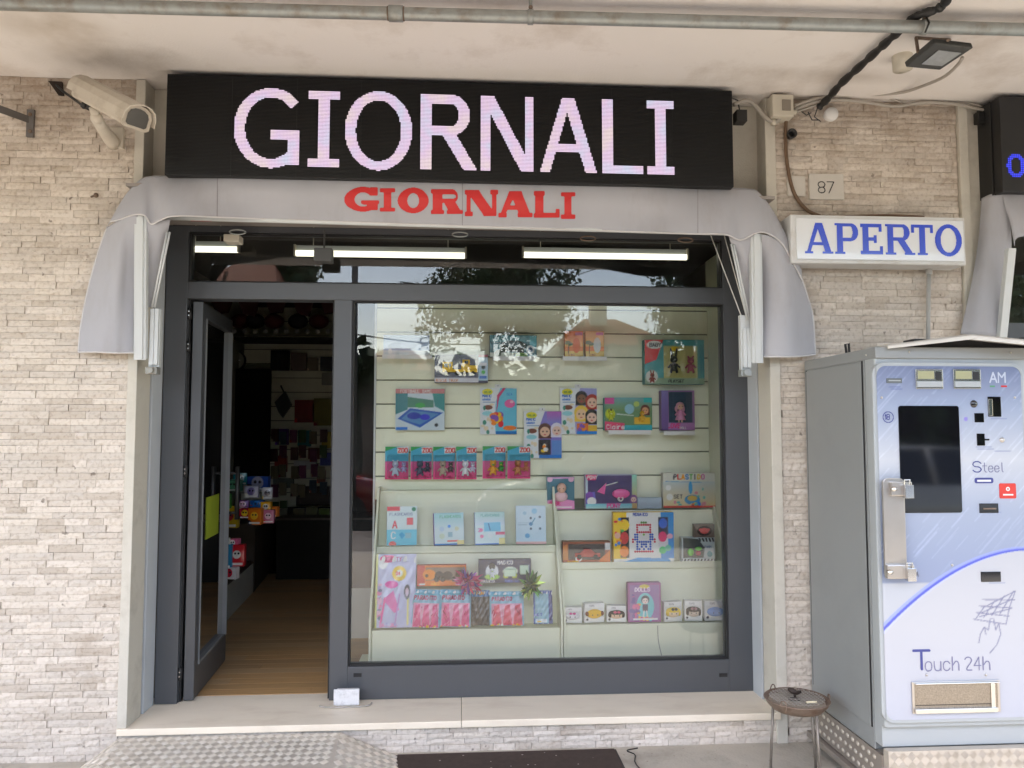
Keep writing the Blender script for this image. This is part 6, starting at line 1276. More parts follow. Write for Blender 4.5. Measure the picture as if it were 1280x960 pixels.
t, a, b = toy('toy_box', 'striped grey box with a green farm tractor at the right of the rack', 853, 672, 893, 703, .71, .06, (lambda c: (c.r(0, .86, 1, 1, C['k']), [c.p([(k*.1, 1), (k*.1+.05, 1), (k*.1+.09, .86), (k*.1+.04, .86)], C['w']) for k in range(10)], [c.p([(.55+k*.1, .16), (.6+k*.1, .16), (.56+k*.1, .0), (.51+k*.1, .0)], C['k']) for k in range(5)], c.p([(.05, 0), (.5, .05), (.7, .4), (.66, .8), (.05, .82)], (50, 60, 55)), c.e(.85, .65, .08, .12, (60, 140, 150)), c.t(.7, .4, .08, 'FARM', (90, 110, 140), th=.2))[0])(cvs(853, 672, 893, 703, (200, 210, 212))), side=(190, 200, 205), rot=-4); w = b.x-a.x; h = b.z-a.z
tr = obj('tractor', MB().ball((a.x+w*.26, .698, a.z+h*.42), .020, .008, .022).ball((a.x+w*.50, .698, a.z+h*.56), .022, .008, .012), mat('toy_green', s2l((110, 205, 60)), .35), t, smooth=True)
obj('tractor_wheel', MB().lathe([(0, -.016), (.012, -.016), (.016, -.006)], (a.x+w*.5, .71, a.z+h*.38), 14, 'y'), mat('toy_crimson', s2l((190, 50, 80)), .35), tr, smooth=True)
t, a, b = toy('small_box', 'small grey-brown box with a red creature on top of the tractor box', 868, 655, 893, 672, .725, .04, (lambda c: c.e(.5, .5, .36, .36, (50, 30, 30)).e(.5, .5, .22, .22, (220, 80, 80)).e(.32, .42, .1, .1, (220, 80, 80)).e(.68, .42, .1, .1, (220, 80, 80)))(cvs(868, 655, 893, 672, (120, 105, 95))), side=(120, 105, 90))
# --- right rack lower ledge: six small plush boxes and the purple doll tin
PL = [(704, 729, 758, 'white', (236, 232, 236), (225, 120, 170), 1, 'white face with pink bow, leftmost'), (729, 756, 753, 'yellow', (245, 190, 40), (120, 60, 30), 2, 'yellow face with brown ears, second'), (758, 784, 756, 'dark', (240, 205, 175), (40, 26, 30), 3, 'dark hair and pink bow, left of the purple tin'), (829, 853, 751, 'blonde', (245, 215, 175), (240, 205, 60), 4, 'yellow hair and black bow, right of the purple tin'), (856, 879, 750, 'black', (225, 205, 190), (60, 46, 46), 5, 'black hair and grey pink cap, fifth'), (880, 908, 750, 'blue', (110, 150, 215), (80, 120, 190), 6, 'blue face, rightmost')]
for i, (x0, x1, y0, nm, sk, hr, kd, dsc) in enumerate(PL):
    y1 = 779-i*.6; t, a, b = toy('plush_box', 'small white box with round toy: '+dsc, x0+1, y0+1, x1-1, y1, .53, .05, (lambda c: c.r(.0, .0, 1, .22, (238, 238, 238)).r(.06, .24, .94, .72, (226, 226, 224)).t(.25, .17, .08, 'TOYS', (110, 110, 120)).r(.02, .72, .3, .92, C['w']).o(.14, .82, .06, (60, 60, 70)))(cvs(x0, y0, x1, y1, (236, 236, 234), 40)), cat='plush toy box', side=(232, 232, 230), group='small plush toy boxes in a row', rot=(-8, 5, -4, 4, -8, 0)[i]); w = b.x-a.x; h = b.z-a.z; cx, cz = (a.x+b.x)/2, a.z+h*.46
    f = obj('plush_head', MB().ball((cx, .528, cz), w*.40, .018, h*.24, n=14, m=9), mat('plush_'+nm, s2l(sk if kd != 2 else (245, 190, 40)), .9), t, smooth=True)
    ey = MB()
    for k in (-1, 1): ey.ball((cx+k*w*.13, .511, cz-h*.03), .0035, n=6, m=4)
    obj('eyes', ey, M_black, f)
    dm = mat('plush_trim_'+nm, s2l(hr), .9)
    if kd in (3, 4, 5): obj('hair', MB().ball((cx, .527, cz+h*.11), w*.41, .020, h*.16, n=12, m=7).ball((cx-w*.33, .527, cz), w*.1, .015, h*.18).ball((cx+w*.33, .527, cz), w*.1, .015, h*.18), dm, f, smooth=True)
    if kd == 2: obj('ears', MB().ball((cx-w*.38, .525, cz+h*.02), w*.09, .012, h*.12).ball((cx+w*.38, .525, cz+h*.02), w*.09, .012, h*.12), dm, f, smooth=True)
    if kd in (1, 3, 4, 5): obj('bow', MB().ball((cx-w*.09, .506, cz+h*.20), w*.09, .008, h*.07).ball((cx+w*.09, .506, cz+h*.20), w*.09, .008, h*.07), mat('bow_%d' % kd, s2l({1: (230, 90, 160), 3: (230, 90, 130), 4: (30, 30, 34), 5: (190, 140, 150)}[kd]), .8), f, smooth=True)
x0, y0, x1, y1 = 785, 728, 826, 778; cv = cvs(x0, y0, x1, y1, (160, 90, 150), 84); cv.r(.06, .06, .94, .96, (150, 110, 170)).e(.5, .1, .15, .05, (225, 205, 90)).t(.22, .22, .09, 'DOLLS', (240, 220, 240), th=.24).e(.52, .6, .26, .34, (120, 205, 215)).face(.52, .45, .09, (245, 225, 220), (40, 40, 70), 0).r(.44, .55, .6, .72, (60, 50, 90)).l(.48, .72, .46, .86, .04, C['w']).l(.56, .72, .58, .86, .04, C['w']).dots(18, .1, .3, .35, .9, [(235, 170, 90), (220, 110, 160), (120, 90, 160)], .06, 2).dots(18, .72, .92, .3, .9, [(240, 200, 80), (200, 90, 150), (110, 190, 210)], .06, 7).r(.15, .9, .88, .94, (235, 235, 240))
toy('toy_tin', 'purple doll tin with a dark-haired girl in the middle of the plush row', x0, y0, x1, y1, .525, .045, cv, cat='toy tin', side=(150, 90, 145), bev=.006)
cable('thin grey wire hanging down the front panel of the right rack', [(822, 782, .488), (823, 800, .487), (826, 815, .487), (830, 829, .486)], .0022, M_cable)

# ================================================================== SHOP INTERIOR seen through the door
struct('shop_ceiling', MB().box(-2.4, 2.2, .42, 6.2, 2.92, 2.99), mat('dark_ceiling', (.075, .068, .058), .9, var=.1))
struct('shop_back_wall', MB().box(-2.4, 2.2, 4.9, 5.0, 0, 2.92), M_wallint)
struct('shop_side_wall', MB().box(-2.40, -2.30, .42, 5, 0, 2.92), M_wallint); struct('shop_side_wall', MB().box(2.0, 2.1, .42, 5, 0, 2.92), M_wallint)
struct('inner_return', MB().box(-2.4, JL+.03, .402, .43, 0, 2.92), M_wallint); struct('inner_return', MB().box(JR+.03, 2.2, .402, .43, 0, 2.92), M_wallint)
# plank floor, each plank a part
fl_ = thing('wood_floor', 'worn brown wood plank floor of the shop behind the open door', 'floor', (-1, 2, .14))
pm = [mat('plank_%s' % n_, tuple(v*1.55 for v in c_), .38, var=.25, vs=6, stretch=(1.2, 14, 1), dirt=((.30, .25, .2), .35, 5)) for n_, c_ in (('oak', (.30, .185, .085)), ('amber', (.33, .20, .09)), ('brown', (.265, .165, .08)), ('pale', (.32, .215, .115)))]
pmesh = []
for m_ in pm:
    me = MB().box(0, 1, 0, 1, 0, 1).mesh('plank'); me.materials.append(m_); pmesh.append(me)
y = .425; q = random.Random(12); k = 0
while y < 3.9:
    x = -2.28-q.uniform(0, .7); hgt = .135
    while x < .9:
        l = q.uniform(.7, 1.1); x0_, x1_ = max(x, -2.29), min(x+l, 1.0)
        if x1_-x0_ > .05:
            o = bpy.data.objects.new('plank', pmesh[q.choice([0, 0, 1, 1, 2, 3])]); COL.objects.link(o); o.parent = fl_; o.location = Vector((x0_+.0008, y+.0008, .136))-wloc(fl_); o.scale = (x1_-x0_-.0016, .0884, .014+q.uniform(0, .0005))
        x += l
    y += .09
# ceiling tubes
for i, (x0, x1, py) in enumerate(((222, 297, 311), (370, 581, 316.5), (655, 858, 318.5))):
    TY = .74; a, b = at(x0, py, TY), at(x1, py, TY); z = a.z
    t = thing('tube_light', ['lit ceiling tube over the door, leftmost of three', 'lit ceiling tube seen in the middle of the transom', 'lit ceiling tube at the right of the transom'][i], 'tube light', (a.x, TY, z), 'lit ceiling tubes')
    obj('batten', MB().box(a.x, b.x, TY+.01, TY+.04, z+.005, z+.05), M_mach_lt, t); obj('tube', MB().tube([(a.x, TY, z), (b.x, TY, z)], .0185, 12), M_tube, t, smooth=True)
    obj('end_cap', MB().box(a.x-.012, a.x-.001, TY-.016, TY+.016, z-.015, z+.05).box(b.x+.001, b.x+.012, TY-.016, TY+.016, z-.015, z+.05).tube([(a.x+.1, TY, z+.05), (a.x+.1, TY, 2.92)], .003, 5).tube([(b.x-.1, TY, z+.05), (b.x-.1, TY, 2.92)], .003, 5), M_beige, t)
# left side of the shop: low cabinet, gift baskets, counter
a_, b_ = atz(276, 776, .15), atz(316, 740, .15)
M_cab = mat('cabinet_grey_laminate', (.58, .58, .52), .6, var=.05)
def block(t, c0, c1, back, z1, m, nm, z0=.151):
    c0, c1 = Vector((c0.x, c0.y, z0)), Vector((c1.x, c1.y, z0)); o_ = Vector((-back, 0, 0)); return obj(nm, MB().prism([c0, c1, c1+o_, c0+o_], (0, 0, z1-z0)), m, t, bevel=.003)
C0, C1 = atz(277, 783, .15), atz(316, 741, .15); zc = at(315, 704, C1.y).z
ca = thing('low_cabinet', 'pale grey low cabinet side beside the door leaf', 'cabinet', (C0.x, C0.y, .15))
block(ca, C0, C1, .45, zc, M_cab, 'carcass'); block(ca, C0, C1, .46, zc+.02, M_counter, 'top', zc+.001)
K0, K1 = atz(316.5, 741, .15), atz(347, 703, .15); K0.y += .02; zk = at(318, 655, K0.y).z
co = thing('shop_counter', 'brown laminate sales counter in the dim shop', 'counter', (K0.x, K0.y, .15))
block(co, K0, K1, .5, zk, M_counter, 'front'); block(co, K0, K1, .52, zk+.03, mat('worktop_dark', (.05, .045, .04), .4), 'worktop', zk+.001)
co2 = thing('shop_counter', 'black low counter across the back of the shop', 'counter', (-.8, 3.9, .15)); obj('front', MB().box(at(345, 700, 3.62).x, .4, 3.62, 4.1, .151, .70), M_dark, co2, bevel=.003); obj('worktop', MB().box(at(343, 700, 3.6).x, .42, 3.6, 4.12, .701, .72), M_counter, co2)
def basket(label, px, py, w, h, Y, cols, seed):
    c = at(px, py, Y); s_ = (Y-CAM.y)/FPX; t = thing('gift_pack', label, 'gift pack', tuple(c)); q = random.Random(seed)
    cv = Cv(w, h, cols[0], 40); cv.dots(9, .1, .9, .1, .9, cols+[(235, 235, 225), (40, 40, 60), (220, 60, 70), (250, 205, 60)], .2, seed); cv.o(.5, .45, .28, cols[-1]).o(.4, .4, .07, (30, 30, 40)).o(.62, .4, .07, (30, 30, 40)).r(.1, .82, .9, .94, (240, 240, 235))
    a = c.x-w*s_/2; zt_ = c.z+h*s_; decal('printed_front', cv, lambda u_, v_: (a+u_*w*s_, Y-.002-.008*math.sin(math.pi*u_)*math.sin(math.pi*v_), zt_-v_*h*s_), t)
    t.rotation_euler = (0, 0, q.uniform(-.3, .3))
    obj('pack', MB().box(a, a+w*s_, Y+.0, Y+.05, c.z, zt_), mat('card_%d_%d_%d' % cols[0], s2l(cols[0]), .5, var=.05), t, bevel=.004)
    return t
BX = [('green cloud shaped gift pack at the top left of the shop heap', 291, 614, 18, 14, 2.1, [(60, 110, 90), (90, 150, 120)]), ('blue scalloped gift pack at the top right of the shop heap', 322, 613, 26, 17, 2.15, [(40, 70, 140), (60, 90, 160), (150, 150, 170)]), ('white and violet round gift pack in the shop heap', 314, 622, 16, 14, 2.05, [(170, 170, 190), (110, 100, 150)]),
      ('small white toy face pack at the right of the heap', 334, 624, 12, 14, 2.05, [(190, 190, 195), (90, 80, 90)]), ('yellow gift basket by the door handle', 286, 660, 20, 26, 1.95, [(190, 160, 40), (60, 90, 140), (160, 60, 60)]), ('orange and red sweets bag on the cabinet', 318, 656, 16, 20, 1.9, [(215, 120, 30), (190, 40, 50), (240, 190, 60)]),
      ('pink card bag on the cabinet edge', 335, 654, 13, 16, 1.95, [(200, 120, 150), (235, 200, 210)]), ('blue ball bag in the middle of the heap', 321, 636, 16, 10, 2.0, [(30, 90, 160), (50, 120, 190)]), ('yellow and white smiley pack in the heap', 332, 640, 12, 12, 1.98, [(225, 170, 40), (230, 225, 215)]),
      ('red comic magazine standing at the cabinet front', 296, 708, 17, 26, 1.50, [(190, 40, 50), (60, 130, 180), (225, 225, 220)]), ('blue comic magazine half hidden by the door leaf', 281, 712, 15, 30, 1.48, [(60, 140, 180), (200, 200, 60), (40, 60, 150)]), ('white and red comic magazine lying lowest by the door', 286, 724, 18, 14, 1.47, [(220, 215, 215), (190, 40, 60)])]
BX += [('turquoise card pack behind the heap of gift packs', 300, 606, 16, 14, 2.3, [(50, 150, 160), (200, 220, 220)]), ('crimson round pack low in the heap', 306, 648, 14, 12, 1.93, [(180, 30, 60), (240, 200, 60)]), ('bright green pack beside the door handle', 281, 636, 12, 18, 1.9, [(70, 160, 60), (240, 220, 70)]),
       ('orange face pack at the right of the counter heap', 341, 646, 10, 12, 2.05, [(230, 130, 50), (60, 40, 40)]), ('violet wrapped pack in the middle of the heap', 303, 636, 14, 10, 1.98, [(120, 60, 150), (240, 200, 230)]), ('white comic with yellow spots on the cabinet front', 281, 690, 12, 16, 1.49, [(220, 220, 210), (230, 190, 40), (50, 90, 170)]),
       ('pink comic half behind the red comic', 291, 684, 12, 10, 1.52, [(220, 110, 150), (250, 240, 240)])]
for i, (lb_, px, py, w, h, Y, cols) in enumerate(BX): basket(lb_, px, py, w, h, Y, cols, i+3)
# back wall stock
bw = thing('slatwall', 'dim cream slatwall with hanging stock at the back of the shop', 'slatwall', (-1, 4.4, .15))
z = 1.0
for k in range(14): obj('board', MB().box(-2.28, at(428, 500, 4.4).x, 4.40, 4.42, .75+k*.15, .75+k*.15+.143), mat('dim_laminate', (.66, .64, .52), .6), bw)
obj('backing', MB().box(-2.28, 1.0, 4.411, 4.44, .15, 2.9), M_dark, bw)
tag(obj('dark_doorway_sheet', MB().box(at(283, 500, 4.2).x, at(339, 500, 4.2).x, 4.18, 4.2, at(300, 606, 4.2).z, at(300, 461, 4.2).z), mat('doorway_black', (.004, .004, .004), 1), loc=(-1.7, 4.2, 1)), 'black sheet standing in for the dark doorway at the back of the shop', 'doorway_sheet')  # flat black sheet: the darkness of the doorway put into its colour
c_ = at(295, 451, 4.3); ck_ = thing('wall_clock', 'round wall clock with dark rim at the back of the shop', 'clock', tuple(c_)); s_ = 8.1/960
obj('face', MB().lathe([(0, -.02), (11*s_, -.02)], (c_.x, 4.3, c_.z), 24, 'y'), M_wallint, ck_); obj('rim', MB().lathe([(11*s_, 0), (11*s_, -.04), (12.5*s_, -.03), (12.5*s_, 0)], (c_.x, 4.3, c_.z), 28, 'y'), M_black, ck_, smooth=True); obj('hand', MB().box(c_.x-.004, c_.x+.05, 4.27, 4.275, c_.z, c_.z+.008), M_white, ck_)
q = random.Random(21)
st = [(338, 438, 361, 463, (14, 14, 20), 'flat black box on the back shelf'), (363, 441, 383, 463, (120, 104, 100), 'pale brown box on the back shelf'), (384, 447, 397, 463, (130, 118, 104), 'small printed beige box on the back shelf'), (400, 446, 416, 463, (64, 66, 76), 'grey patterned box on the back shelf'), (402, 466, 416, 481, (150, 146, 138), 'shiny silver box under the back shelf'),
      (368, 500, 391, 528, (120, 30, 34), 'red booklet hanging on the back wall'), (392, 498, 416, 532, (120, 110, 40), 'yellow and red booklet hanging on the back wall'), (367, 576, 395, 587, (200, 200, 200), 'glittering silver pack on the back wall'), (341, 598, 366, 610, (110, 116, 110), 'grey blister pack on the back wall'), (364, 660, 381, 682, (170, 195, 215), 'white and blue jar pair on the back counter'),
      (344, 536, 360, 556, (90, 60, 130), 'violet pack hanging beside the dark doorway'), (372, 538, 388, 558, (40, 110, 120), 'teal pack hanging on the back wall'), (402, 540, 415, 560, (170, 150, 60), 'mustard pack hanging by the mullion'), (343, 570, 358, 590, (150, 60, 50), 'brick red pack hanging low on the back wall'), (400, 566, 414, 582, (60, 70, 140), 'navy pack hanging by the mullion'), (384, 664, 398, 682, (70, 90, 100), 'dim teal box on the back counter'), (407, 658, 414, 680, (150, 60, 80), 'narrow pink box on the back counter'), (347, 636, 358, 657, (130, 130, 115), 'white key ring card on the back wall'), (366, 636, 380, 657, (110, 106, 84), 'beige key ring card on the back wall'), (382, 634, 396, 657, (120, 120, 90), 'patterned key ring card on the back wall'), (398, 636, 412, 656, (100, 120, 60), 'green key ring card on the back wall'),
      (370, 608, 412, 632, (70, 60, 62), 'dark patterned card on the back wall'), (396, 588, 406, 604, (140, 90, 80), 'thin pink blister on the back wall'), (385, 560, 400, 574, (90, 40, 40), 'dark red pack on the back wall')]
for i, (x0, y0, x1, y1, c_, lb_) in enumerate(st):
    Y = 4.33 if y1 < 655 else 3.9; cv = cvs(x0, y0, x1, y1, c_, 24); cv.dots(16, .05, .95, .05, .95, [tuple(min(255, int(v*1.7)) for v in c_), tuple(int(v*.4) for v in c_), c_, (150, 40, 40) if i in (5, 6) else c_], .14, i)
    toy('stock_pack', lb_, x0, y0, x1, y1, Y, .06, cv, cat='pack', side=c_, bev=0)
q = random.Random(77)
for i in range(26):
    px, py = 342+(i % 6)*12.2+q.uniform(-2, 2), 545+(i//6)*22+q.uniform(-3, 3); c_ = q.choice([(120, 110, 90), (90, 60, 60), (60, 80, 100), (150, 140, 120), (110, 60, 90), (70, 90, 60)]); cv = Cv(9, 15, c_, 20); cv.dots(8, .1, .9, .1, .9, [(190, 180, 160), (40, 40, 40), (150, 50, 50), c_], .2, i)
    t, a, b = toy('hanging_pack', 'small dim %s pack, %s from the left in the %s row of pegs' % ({120: 'beige', 90: 'brown', 60: 'blue', 150: 'cream', 110: 'purple', 70: 'green'}[c_[0]], ('first', 'second', 'third', 'fourth', 'fifth', 'last')[i % 6], ('top', 'second', 'third', 'fourth', 'lowest')[i//6]), px-4.5, py-8, px+4.5, py+8, 4.30, .03, cv, cat='pack', side=c_, bev=0, group='small hanging packs at the back')
c_ = at(355, 503, 4.3); tag(obj('hanging_bag', MB().prism([at(348, 515, 4.3), at(353, 522, 4.3), at(364, 506, 4.3), at(356, 489, 4.3), at(343, 503, 4.3)], (0, .05, 0)).tube([at(351, 482, 4.33), at(355, 491, 4.3)], .008, 6), M_black, loc=tuple(c_)), 'black drawstring bag hanging on the back wall', 'bag')
sh = thing('high_shelf', 'high shelf of dark merchandise above the shop doorway', 'shelf', (-1.3, 3.8, 2.3)); z_ = at(340, 422, 3.8).z
obj('board', MB().box(-2.2, .8, 3.75, 4.1, z_-.03, z_), M_dark, sh)
for i in range(10):
    px = 293+i*13; c_ = at(px, 414, 3.74); obj('price_dot', MB().ball((c_.x, c_.y, c_.z), .024, .01, .024, n=8, m=5), mat('dim_white', (.35, .34, .33), .6), sh)
for i, px in enumerate((300, 318, 342, 372, 398)):
    c_ = at(px, 405, 3.9); tag(obj('helmet_bag', MB().ball((c_.x, 3.92, c_.z+.03), .10, .08, .075, n=12, m=8), mat(('dark_red_cloth', 'black_nylon')[i % 2], ((.10, .01, .012), (.012, .012, .014))[i % 2], .7), smooth=True, loc=tuple(c_)), ('dark red rounded bag %s on the high shelf', 'black rounded bag %s on the high shelf')[i % 2] % ('at the left end', 'second from left', 'in the middle', 'second from right', 'at the right end')[i], 'bag', 'rounded bags on the high shelf')
bn = MB()
for k in range(5): x = at(268+k*34, 380, 3.2); bn.prism([at(262+k*34, 372, 3.2), at(290+k*34, 372, 3.2), at(284+k*34, 390+(k % 2)*5, 3.2), at(270+k*34, 392, 3.2)], (0, .05, 0))
tag(obj('hanging_banner', bn, mat('dark_banner', (.05, .008, .008), .8), loc=tuple(at(330, 380, 3.2))), 'dark red bunting hanging under the shop ceiling', 'banner')
c_ = atx(450, 700, -.62)
lg = thing('magazine_stand', 'magazine stand with dim covers just left of the display rack', 'magazine stand', (-.7, 1.4, .15))
x0_, x1_ = at(436, 700, 1.5).x, at(466, 700, 1.5).x
obj('rack', MB().box(x0_-.1, x1_+.1, 1.5, 1.7, .151, .75), M_cab, lg)
for j in range(2):
    cv = Cv(30, 26, (90, 80, 80), 40); cv.dots(30, 0, 1, 0, 1, [(150, 120, 60), (60, 60, 90), (130, 50, 60), (120, 120, 120)], .12, j+5)
    z_ = at(450, 735-j*30, 1.5).z; decal('cover', cv, lambda u_, v_: (x0_-.08+u_*(x1_-x0_+.16), 1.497-.002*j, z_+.22-v_*.22), lg)

# ================================================================== ACROSS THE STREET (seen mirrored in the glass)
def tree(name, label, px, py_top, py_bot, wpx, d, m, seed, n=5200, leaf=.085):
    c = mir(px, (py_top+py_bot)/2, d); s_ = (GY-CAM.y+d)/FPX; zt_, zb_ = mir(px, py_top, d).z, mir(px, py_bot, d).z; R = wpx*s_/2; H = (zt_-zb_)/2; q = random.Random(seed)
    t = thing(name, label, 'tree', (c.x, c.y, -.1)); tk = MB().tube([(c.x, c.y, -.13), (c.x+.05, c.y, zb_*.5), (c.x-.04, c.y, zb_+H*.5), (c.x, c.y, zb_+H*1.4)], [.17, .13, .10, .04], 10)
    cl = []
    for i in range(56):
        w, e, r = q.uniform(0, 2*math.pi), q.uniform(-1.4, 1.4), q.uniform(.2, .95)
        p = Vector((c.x+R*r*math.cos(w)*math.cos(e*.6), c.y+R*r*math.sin(w)*math.cos(e*.6), zb_+H+H*r*math.sin(e))); cl.append((p, q.uniform(.16, .34)*min(R, H)*(1.55 if seed == 1 else 1.25)))
        if i % 3 == 0: tk.tube([(c.x, c.y, zb_+H*.3), ((c.x+p.x)/2, (c.y+p.y)/2, (zb_+H*.3+p.z)/2+.1), tuple(p)], [.06, .04, .015], 6)
    obj('trunk', tk, M_bark, t, smooth=True); cw_ = MB()
    for k in range(n):
        p, r = cl[q.randrange(len(cl))]; d_ = Vector((q.gauss(0, 1), q.gauss(0, 1), q.gauss(0, 1))).normalized()*r*q.uniform(.5, 1.25)
        o_ = p+d_; a1 = Vector((q.gauss(0, 1), q.gauss(0, 1), q.gauss(0, 1))).normalized(); a2_ = a1.cross(Vector((q.gauss(0, 1), q.gauss(0, 1), q.gauss(0, 1)))).normalized(); L = leaf*q.uniform(.7, 1.4)
        cw_.add([o_-a1*L, o_-a2_*L*.5, o_+a1*L, o_+a2_*L*.5], [(0, 1, 2, 3)])
    obj('crown', cw_, m, t); return t
tree('street_tree', 'broad leafy street tree mirrored in the upper middle of the window', 612, 320, 428, 200, 13, M_leaf, 1, 15000, .06)
tree('street_tree', 'street tree mirrored at the upper right of the window', 862, 322, 452, 112, 12, M_leaf, 2, 4200, .055)
tree('street_tree', 'small rounded tree mirrored over the door in the transom', 364, 322, 380, 70, 24, M_leaf2, 3, 3500, .13)
tree('street_tree', 'tall dark tree across the street far to the right', 1230, 270, 500, 330, 14, M_leaf2, 4, 4500, .12)
tree('street_tree', 'dark tree across the street to the far left', 130, 340, 500, 190, 18, M_leaf2, 5, 4500, .12)
tree('garden_shrub', 'reddish green garden shrub mirrored left of the display', 460, 452, 512, 36, 11, M_leaf2, 6, 2200, .07)
hq = random.Random(9); hm = MB(); hx0, hx1 = mir(-500, 500, 15).x, mir(1700, 500, 15).x; hy = GY-15  # hedge added to keep bright patches out of the window reflection
for k in range(9000):
    o_ = Vector((hq.uniform(hx0, hx1), hy+hq.gauss(0, .45), hq.uniform(-.1, 3.3)+.35*math.sin(hq.random()*6))); o_.z += .25*math.sin(o_.x*1.7)+.2*math.sin(o_.x*4.1) if o_.z > 2 else 0
    a1 = Vector((hq.gauss(0, 1), hq.gauss(0, 1), hq.gauss(0, 1))).normalized(); a2_ = a1.cross(Vector((hq.gauss(0, 1), hq.gauss(0, 1), hq.gauss(0, 1)))).normalized(); L = hq.uniform(.16, .34)
    hm.add([o_-a1*L, o_-a2_*L*.5, o_+a1*L, o_+a2_*L*.5], [(0, 1, 2, 3)])
hg = thing('added_hedge', 'added dark green leaf screen along the far pavement that hides bright patches in the glass', 'added_hedge', (0, hy, 0)); obj('foliage', hm, M_leaf2, hg); obj('core', MB().box(hx0, hx1, hy-.25, hy+.25, -.1, 2.9), mat('added_hedge_core', (.012, .018, .008), .95), hg)
lp = thing('street_lamp', 'dark street lamp post mirrored beside the mullion', 'street lamp', tuple(mir(441, 560, 8.5)[:2])+(-.12,)); c_ = mir(441.5, 500, 8.5)
obj('post', MB().tube([(c_.x, c_.y, -.13), (c_.x, c_.y, 3), (c_.x, c_.y, 7.2)], [.07, .055, .04], 12), M_iron, lp, smooth=True); obj('lantern', MB().box(c_.x-.5, c_.x+.05, c_.y-.1, c_.y+.1, 7.15, 7.25), M_black, lp, bevel=.02)
def tw(nm, lab, p0, p1, sag): q = [p0.lerp(p1, k/12)-Vector((0, 0, sag*4*(k/12)*(1-k/12))) for k in range(13)]; tag(obj(nm, MB().tube(q, .012, 5), M_black, loc=tuple(p0)), lab, 'wire')
tw('overhead_wire', 'overhead wire running from the lamp post to the right', mir(441, 417, 8.5), mir(640, 428, 12), .1); tw('overhead_wire', 'overhead wire crossing the sky near the roof', mir(500, 352, 9), mir(760, 330, 14), .3)
def roof_mesh(x0, x1, y0, y1, ze, zr, hip=.3, rows=14):
    """hipped roof with stepped tile courses"""
    mb = MB(); yc = (y0+y1)/2; rx = (x1-x0)*hip
    for i in range(rows):
        f0, f1 = i/rows, (i+1)/rows; za, zb_ = ze+(zr-ze)*f0, ze+(zr-ze)*f1+.03
        def rec(f): return (x0+rx*f, x1-rx*f, y0+(yc-y0)*f, y1+(yc-y1)*f)
        a, b = rec(f0), rec(f1); P = [(a[0], a[2], za), (a[1], a[2], za), (a[1], a[3], za), (a[0], a[3], za), (b[0], b[2], zb_), (b[1], b[2], zb_), (b[1], b[3], zb_), (b[0], b[3], zb_)]
        mb.add(P, [(0, 1, 5, 4), (1, 2, 6, 5), (2, 3, 7, 6), (3, 0, 4, 7)])
    return mb
def house(label, px0, px1, py_e, py_r, d, wallm, depth=8, chim=None, hip=.35):
    a, b = mir(px0, py_e, d), mir(px1, py_e, d); ze, zr = a.z, mir((px0+px1)/2, py_r, d+depth/2).z; y1 = a.y; y0 = y1-depth; t = thing('house', label, 'house', ((a.x+b.x)/2, y1, -.13)); x0, x1 = a.x, b.x
    obj('wall', MB().box(x0+.4, x1-.4, y0+.4, y1-.4, -.13, ze+.02), wallm, t); rf_ = obj('roof', roof_mesh(x0, x1, y0, y1, ze, zr, hip), M_tile, t)
    obj('eaves', MB().box(x0+.05, x1-.05, y0+.05, y1-.05, ze-.12, ze-.002), M_counter, t)
    if chim: c_ = mir(chim, py_r, d+depth*.4); obj('chimney', MB().box(c_.x-.35, c_.x+.35, c_.y-.3, c_.y+.3, ze, zr+.9).box(c_.x-.42, c_.x+.42, c_.y-.37, c_.y+.37, zr+.901, zr+1.0), M_house, rf_)
    n_ = max(2, int((x1-x0)/2.6))
    for i in range(n_):
        x = x0+(x1-x0)*(i+.5)/n_
        for z in (1.1, 4.0):
            if z+1.3 < ze: w_ = obj('window', MB().box(x-.5, x+.5, y1-.4, y1-.33, z, z+1.3), M_white, t); obj('pane', MB().box(x-.4, x+.4, y1-.33, y1-.32, z+.1, z+1.2), M_screen, w_)
    return t
house('ochre house with red tiled roof and chimney mirrored in the display window', 695, 850, 430, 400, 26, M_house, 8, 747)
house('red tiled house mirrored in the transom over the door', 225, 345, 360, 322, 20, M_house, 8)
house('white gabled house mirrored at the left of the display', 430, 545, 462, 436, 30, M_housew, 8)
house('long low cream house across the street on the right', 880, 1250, 440, 400, 34, M_housew, 9)
house('long cream house across the street on the far left', -260, 200, 450, 415, 34, M_house, 9)
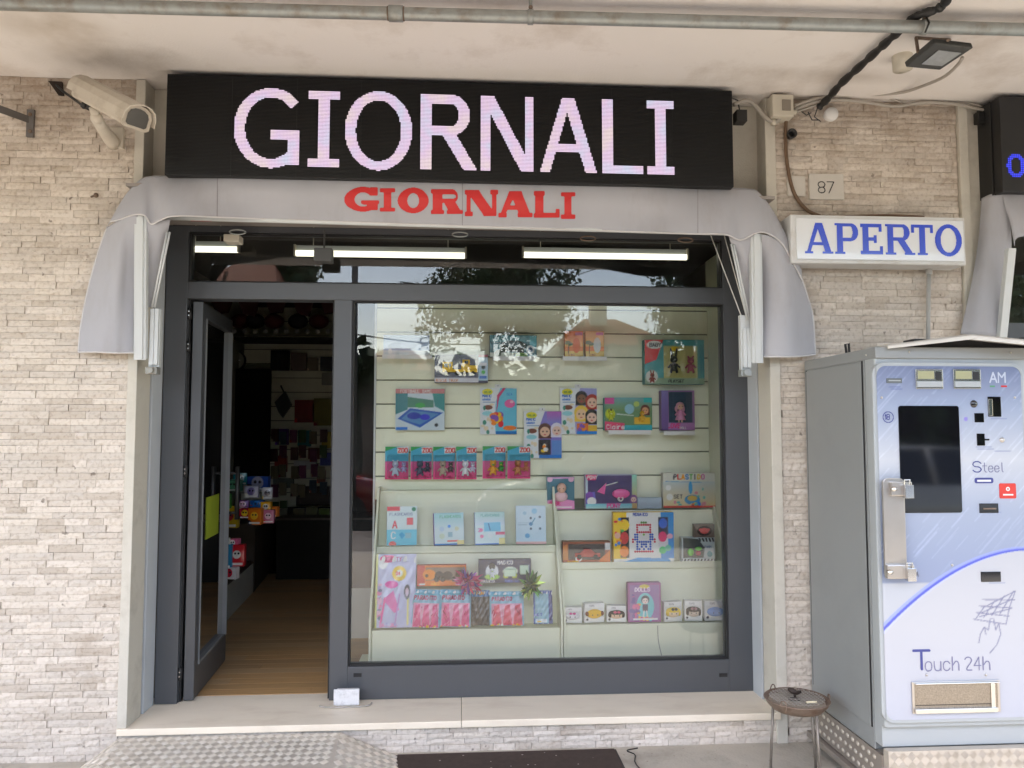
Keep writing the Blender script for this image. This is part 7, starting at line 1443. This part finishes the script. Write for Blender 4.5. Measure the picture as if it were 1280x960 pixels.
def car(label, px, d, paint_m, flip=1, L=4.2):
    c = mir(px, 560, d); t = thing('parked_car', label, 'car', (c.x, c.y, -.12), 'cars parked across the street'); z0 = -.12
    st_ = [(-.5, .42, .62, .58), (-.47, .30, .78, .74), (-.36, .24, .90, .82), (-.18, .22, .94, .84), (.0, .22, .95, .85), (.2, .22, .95, .85), (.36, .24, .93, .83), (.46, .30, .86, .76), (.5, .42, .66, .6)]
    P = []
    for u_, zb_, zt_, hw in st_:
        P.append([Vector((c.x+flip*u_*L, c.y+s_*hw*k, z0+z)) for s_, k, z in ((-1, .86, zb_), (-1, 1, zb_+.12), (-1, 1.0, (zb_+zt_)/2), (-1, .96, zt_-.05), (-1, .8, zt_), (1, .8, zt_), (1, .96, zt_-.05), (1, 1, (zb_+zt_)/2), (1, 1, zb_+.12), (1, .86, zb_))])
    bd_ = MB().grid(P); bd_.f += [tuple(range(10)), tuple(range(80, 90))[::-1]]; bd_.f += [(i*10, (i+1)*10, (i+1)*10+9, i*10+9) for i in range(8)]; obj('body', bd_, paint_m, t, smooth=True)
    def cabin(s_, zt_, ins, m_, nm):
        lo_ = [(-.20, .80), (.33, .78)]; hi = [(-.07, .62), (.22, .60)]
        pts = []
        for (u_, hw), z in ((lo_[0], .92), (lo_[1], .91), (hi[1], 1.40), (hi[0], 1.40)):
            for sg in (-1, 1): pts.append(Vector((c.x+flip*u_*L, c.y+sg*(hw-ins), z0+z+(0 if z < 1 else -ins))))
        f = [(0, 2, 4, 6), (1, 7, 5, 3), (0, 6, 7, 1), (2, 3, 5, 4), (6, 4, 5, 7)]; return obj(nm, MB().add(pts, f), m_, t)
    cabin(1, 0, 0, M_screen, 'windows')
    rf_ = MB(); rf_.grid([[Vector((c.x+flip*u_*L, c.y+s_, z0+1.405+.04*math.cos(s_*2)*(1-abs(u_-.075)*3))) for s_ in (-.6, -.3, 0, .3, .6)] for u_ in (-.08, 0, .08, .16, .225)])
    for sg in (-1, 1):
        for (ua, za), (ub, zb_) in (((-.20, .92), (-.075, 1.40)), ((.33, .91), (.22, 1.40)), ((.06, .93), (.06, 1.41))): rf_.tube([(c.x+flip*ua*L, c.y+sg*.80, z0+za), (c.x+flip*ub*L, c.y+sg*.615, z0+zb_)], .028, 6)
    obj('roof', rf_, paint_m, t, smooth=True, solid=.02)
    for u_ in (-.32, .31):
        for sg in (-1, 1):
            w_ = obj('wheel', MB().lathe([(.0, -.09), (.30, -.09), (.32, -.05), (.32, .08), (.30, .10), (.0, .10)], (c.x+flip*u_*L, c.y+sg*.76, z0+.32), 20, 'y'), M_black, t, smooth=True)
            obj('rim', MB().lathe([(0, sg*.103), (.19, sg*.103)], (c.x+flip*u_*L, c.y+sg*.76, z0+.32), 14, 'y'), M_steel, w_)
    for sg in (-1, 1): obj('headlight', MB().ball((c.x-flip*.475*L, c.y+sg*.58, z0+.66), .07, .14, .06), M_chrome, t, smooth=True)
    obj('number_plate', MB().box(c.x-flip*.505*L-.01, c.x-flip*.505*L+.01, c.y-.26, c.y+.26, z0+.42, z0+.53), M_white, t); return t
car('dark grey parked car mirrored low in the middle of the display window', 760, 8.2, mat('car_paint_dark', (.03, .033, .038), .18, coat=1))
car('red parked car mirrored left of the display beside the lamp post', 345, 9.5, mat('car_paint_red', (.35, .02, .02), .2, coat=1), -1)
car('white parked car across the street further to the right', 1060, 9, mat('car_paint_white', (.6, .6, .6), .2, coat=1), -1)
scan()
